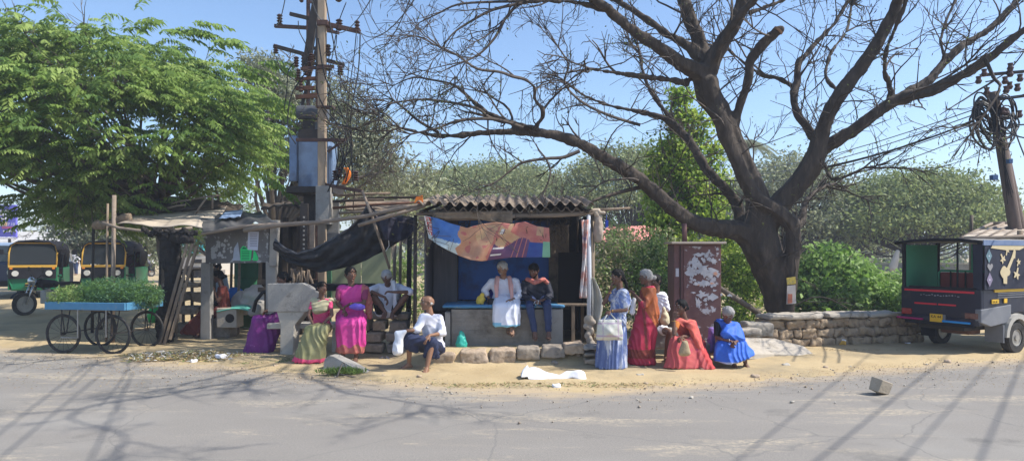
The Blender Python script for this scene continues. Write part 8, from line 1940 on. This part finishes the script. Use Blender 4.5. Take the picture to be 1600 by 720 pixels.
c = P(341, 478, 15.3); tag(rock('seat_stone', (c.x, 15.3, .30), (.5, .4, .5), m_stoneg, seed=89), 'stone block under the man in the white cap', 'stone', 'stones inside the shack')

# --- scooter with two riders far away
sx = P(221, 0, 40).x
sco = thing('motor_scooter', 'dark scooter carrying two riders in white far behind the cart', 'scooter', (sx, 40, .3), R(-30)); kw = dict(parent=sco, world=False)
wheel(sco, (0, -.6, .25), .25, .10); wheel(sco, (0, .6, .25), .25, .10)
MB().prism([(-.16, -.45, .35), (.16, -.45, .35), (.16, -.38, .95), (-.16, -.38, .95)], (0, .05, 0)).build('front_shield', m_can, bevel=.02, **kw); MB().box((0, .35, .55), (.32, .85, .35)).build('body', m_can, bevel=.06, **kw)
MB().box((0, .25, .76), (.28, .8, .08)).build('seat', m_can, bevel=.03, **kw); MB().box((0, -.15, .32), (.3, .6, .05)).build('footboard', m_can, **kw); MB().tube([(-.33, -.30, 1.02), (0, -.38, 1.0), (.33, -.30, 1.02)], .02, 6).build('handlebar', m_blackm, **kw); MB().disc((0, -.46, .9), (0, 1, 0), .08, .05, 12).build('headlight', m_chrome, **kw)
for i, (dx, dy, lb, mt) in enumerate(((0, 0, 'scooter rider in white at the handlebar, far behind the cart', m_white), (.28, .42, 'pillion passenger in white behind the scooter rider', m_white))):
    b = Vector((sx + dx, 40 + dy, .3)); v = lambda x, y, z: b + Vector((x, y, z))
    ff = Fig(lb, 40, dict(head=v(-.02, -.05, 1.52), shL=v(.18, .02, 1.28), shR=v(-.18, -.02, 1.28), elL=v(.24, -.12, 1.08), wrL=v(.22, -.34, 1.05), elR=v(-.24, -.14, 1.08), wrR=v(-.24, -.34, 1.05), hipL=v(.10, .05, .84), hipR=v(-.10, .05, .84), knL=v(.17, -.34, .76), knR=v(-.17, -.36, .76), anL=v(.15, -.22, .38), anR=v(-.15, -.24, .38)), yaw=-25, k=1.0, hair='short', vox=.02, face=False)
    ff.cloth('shirt', ff.grow(ff.torso, .03) + ff.sleeve('L', 1.3, .075, .065) + ff.sleeve('R', 1.3, .075, .065), mt, vox=.02); ff.cloth('trousers', [[(ff.p['hip' + a], .11), (ff.p['kn' + a], .08)] for a in 'LR'] + [[(ff.p['kn' + a], .08), (ff.p['an' + a], .06)] for a in 'LR'], m_jkt, vox=.022)
b = Vector((P(119, 0, 44).x, 44, .3)); v = lambda x, y, z: b + Vector((x, y, z))
ff = Fig('tiny figure in white walking far away between the two rickshaws', 44, dict(head=v(0, 0, 1.55), shL=v(.18, 0, 1.35), shR=v(-.18, 0, 1.35), elL=v(.24, 0, 1.08), wrL=v(.24, -.12, .86), elR=v(-.24, .05, 1.08), wrR=v(-.24, .02, .84), hipL=v(.10, 0, .88), hipR=v(-.10, 0, .88), knL=v(.11, -.12, .48), knR=v(-.11, .04, .48), anL=v(.11, -.1, .08), anR=v(-.11, .14, .08)), k=1.0, hair='short', vox=.022, face=False)
ff.cloth('shirt', ff.grow(ff.torso, .03) + ff.sleeve('L', 1.3, .075, .065) + ff.sleeve('R', 1.3, .075, .065), m_white, vox=.02); ff.cloth('trousers', [[(ff.p['hip' + a], .11), (ff.p['kn' + a], .08)] for a in 'LR'] + [[(ff.p['kn' + a], .08), (ff.p['an' + a], .06)] for a in 'LR'], m_jean, vox=.022)
# ------------------------------------------------------------------ haze
hz = MB().box((0, 735, 6.0), (1900, 1630, 14.2)).build('haze', bpy.data.materials.new('haze'))
hm_ = hz.data.materials[0]; hm_.use_nodes = True; hn_ = hm_.node_tree; hn_.nodes.remove(hn_.nodes['Principled BSDF'])
vp = hn_.nodes.new('ShaderNodeVolumePrincipled'); vp.inputs['Color'].default_value = (.80, .87, 1, 1); vp.inputs['Density'].default_value = .0020
hn_.links.new(vp.outputs[0], hn_.nodes['Material Output'].inputs['Volume']); tag(hz, kind='stuff')
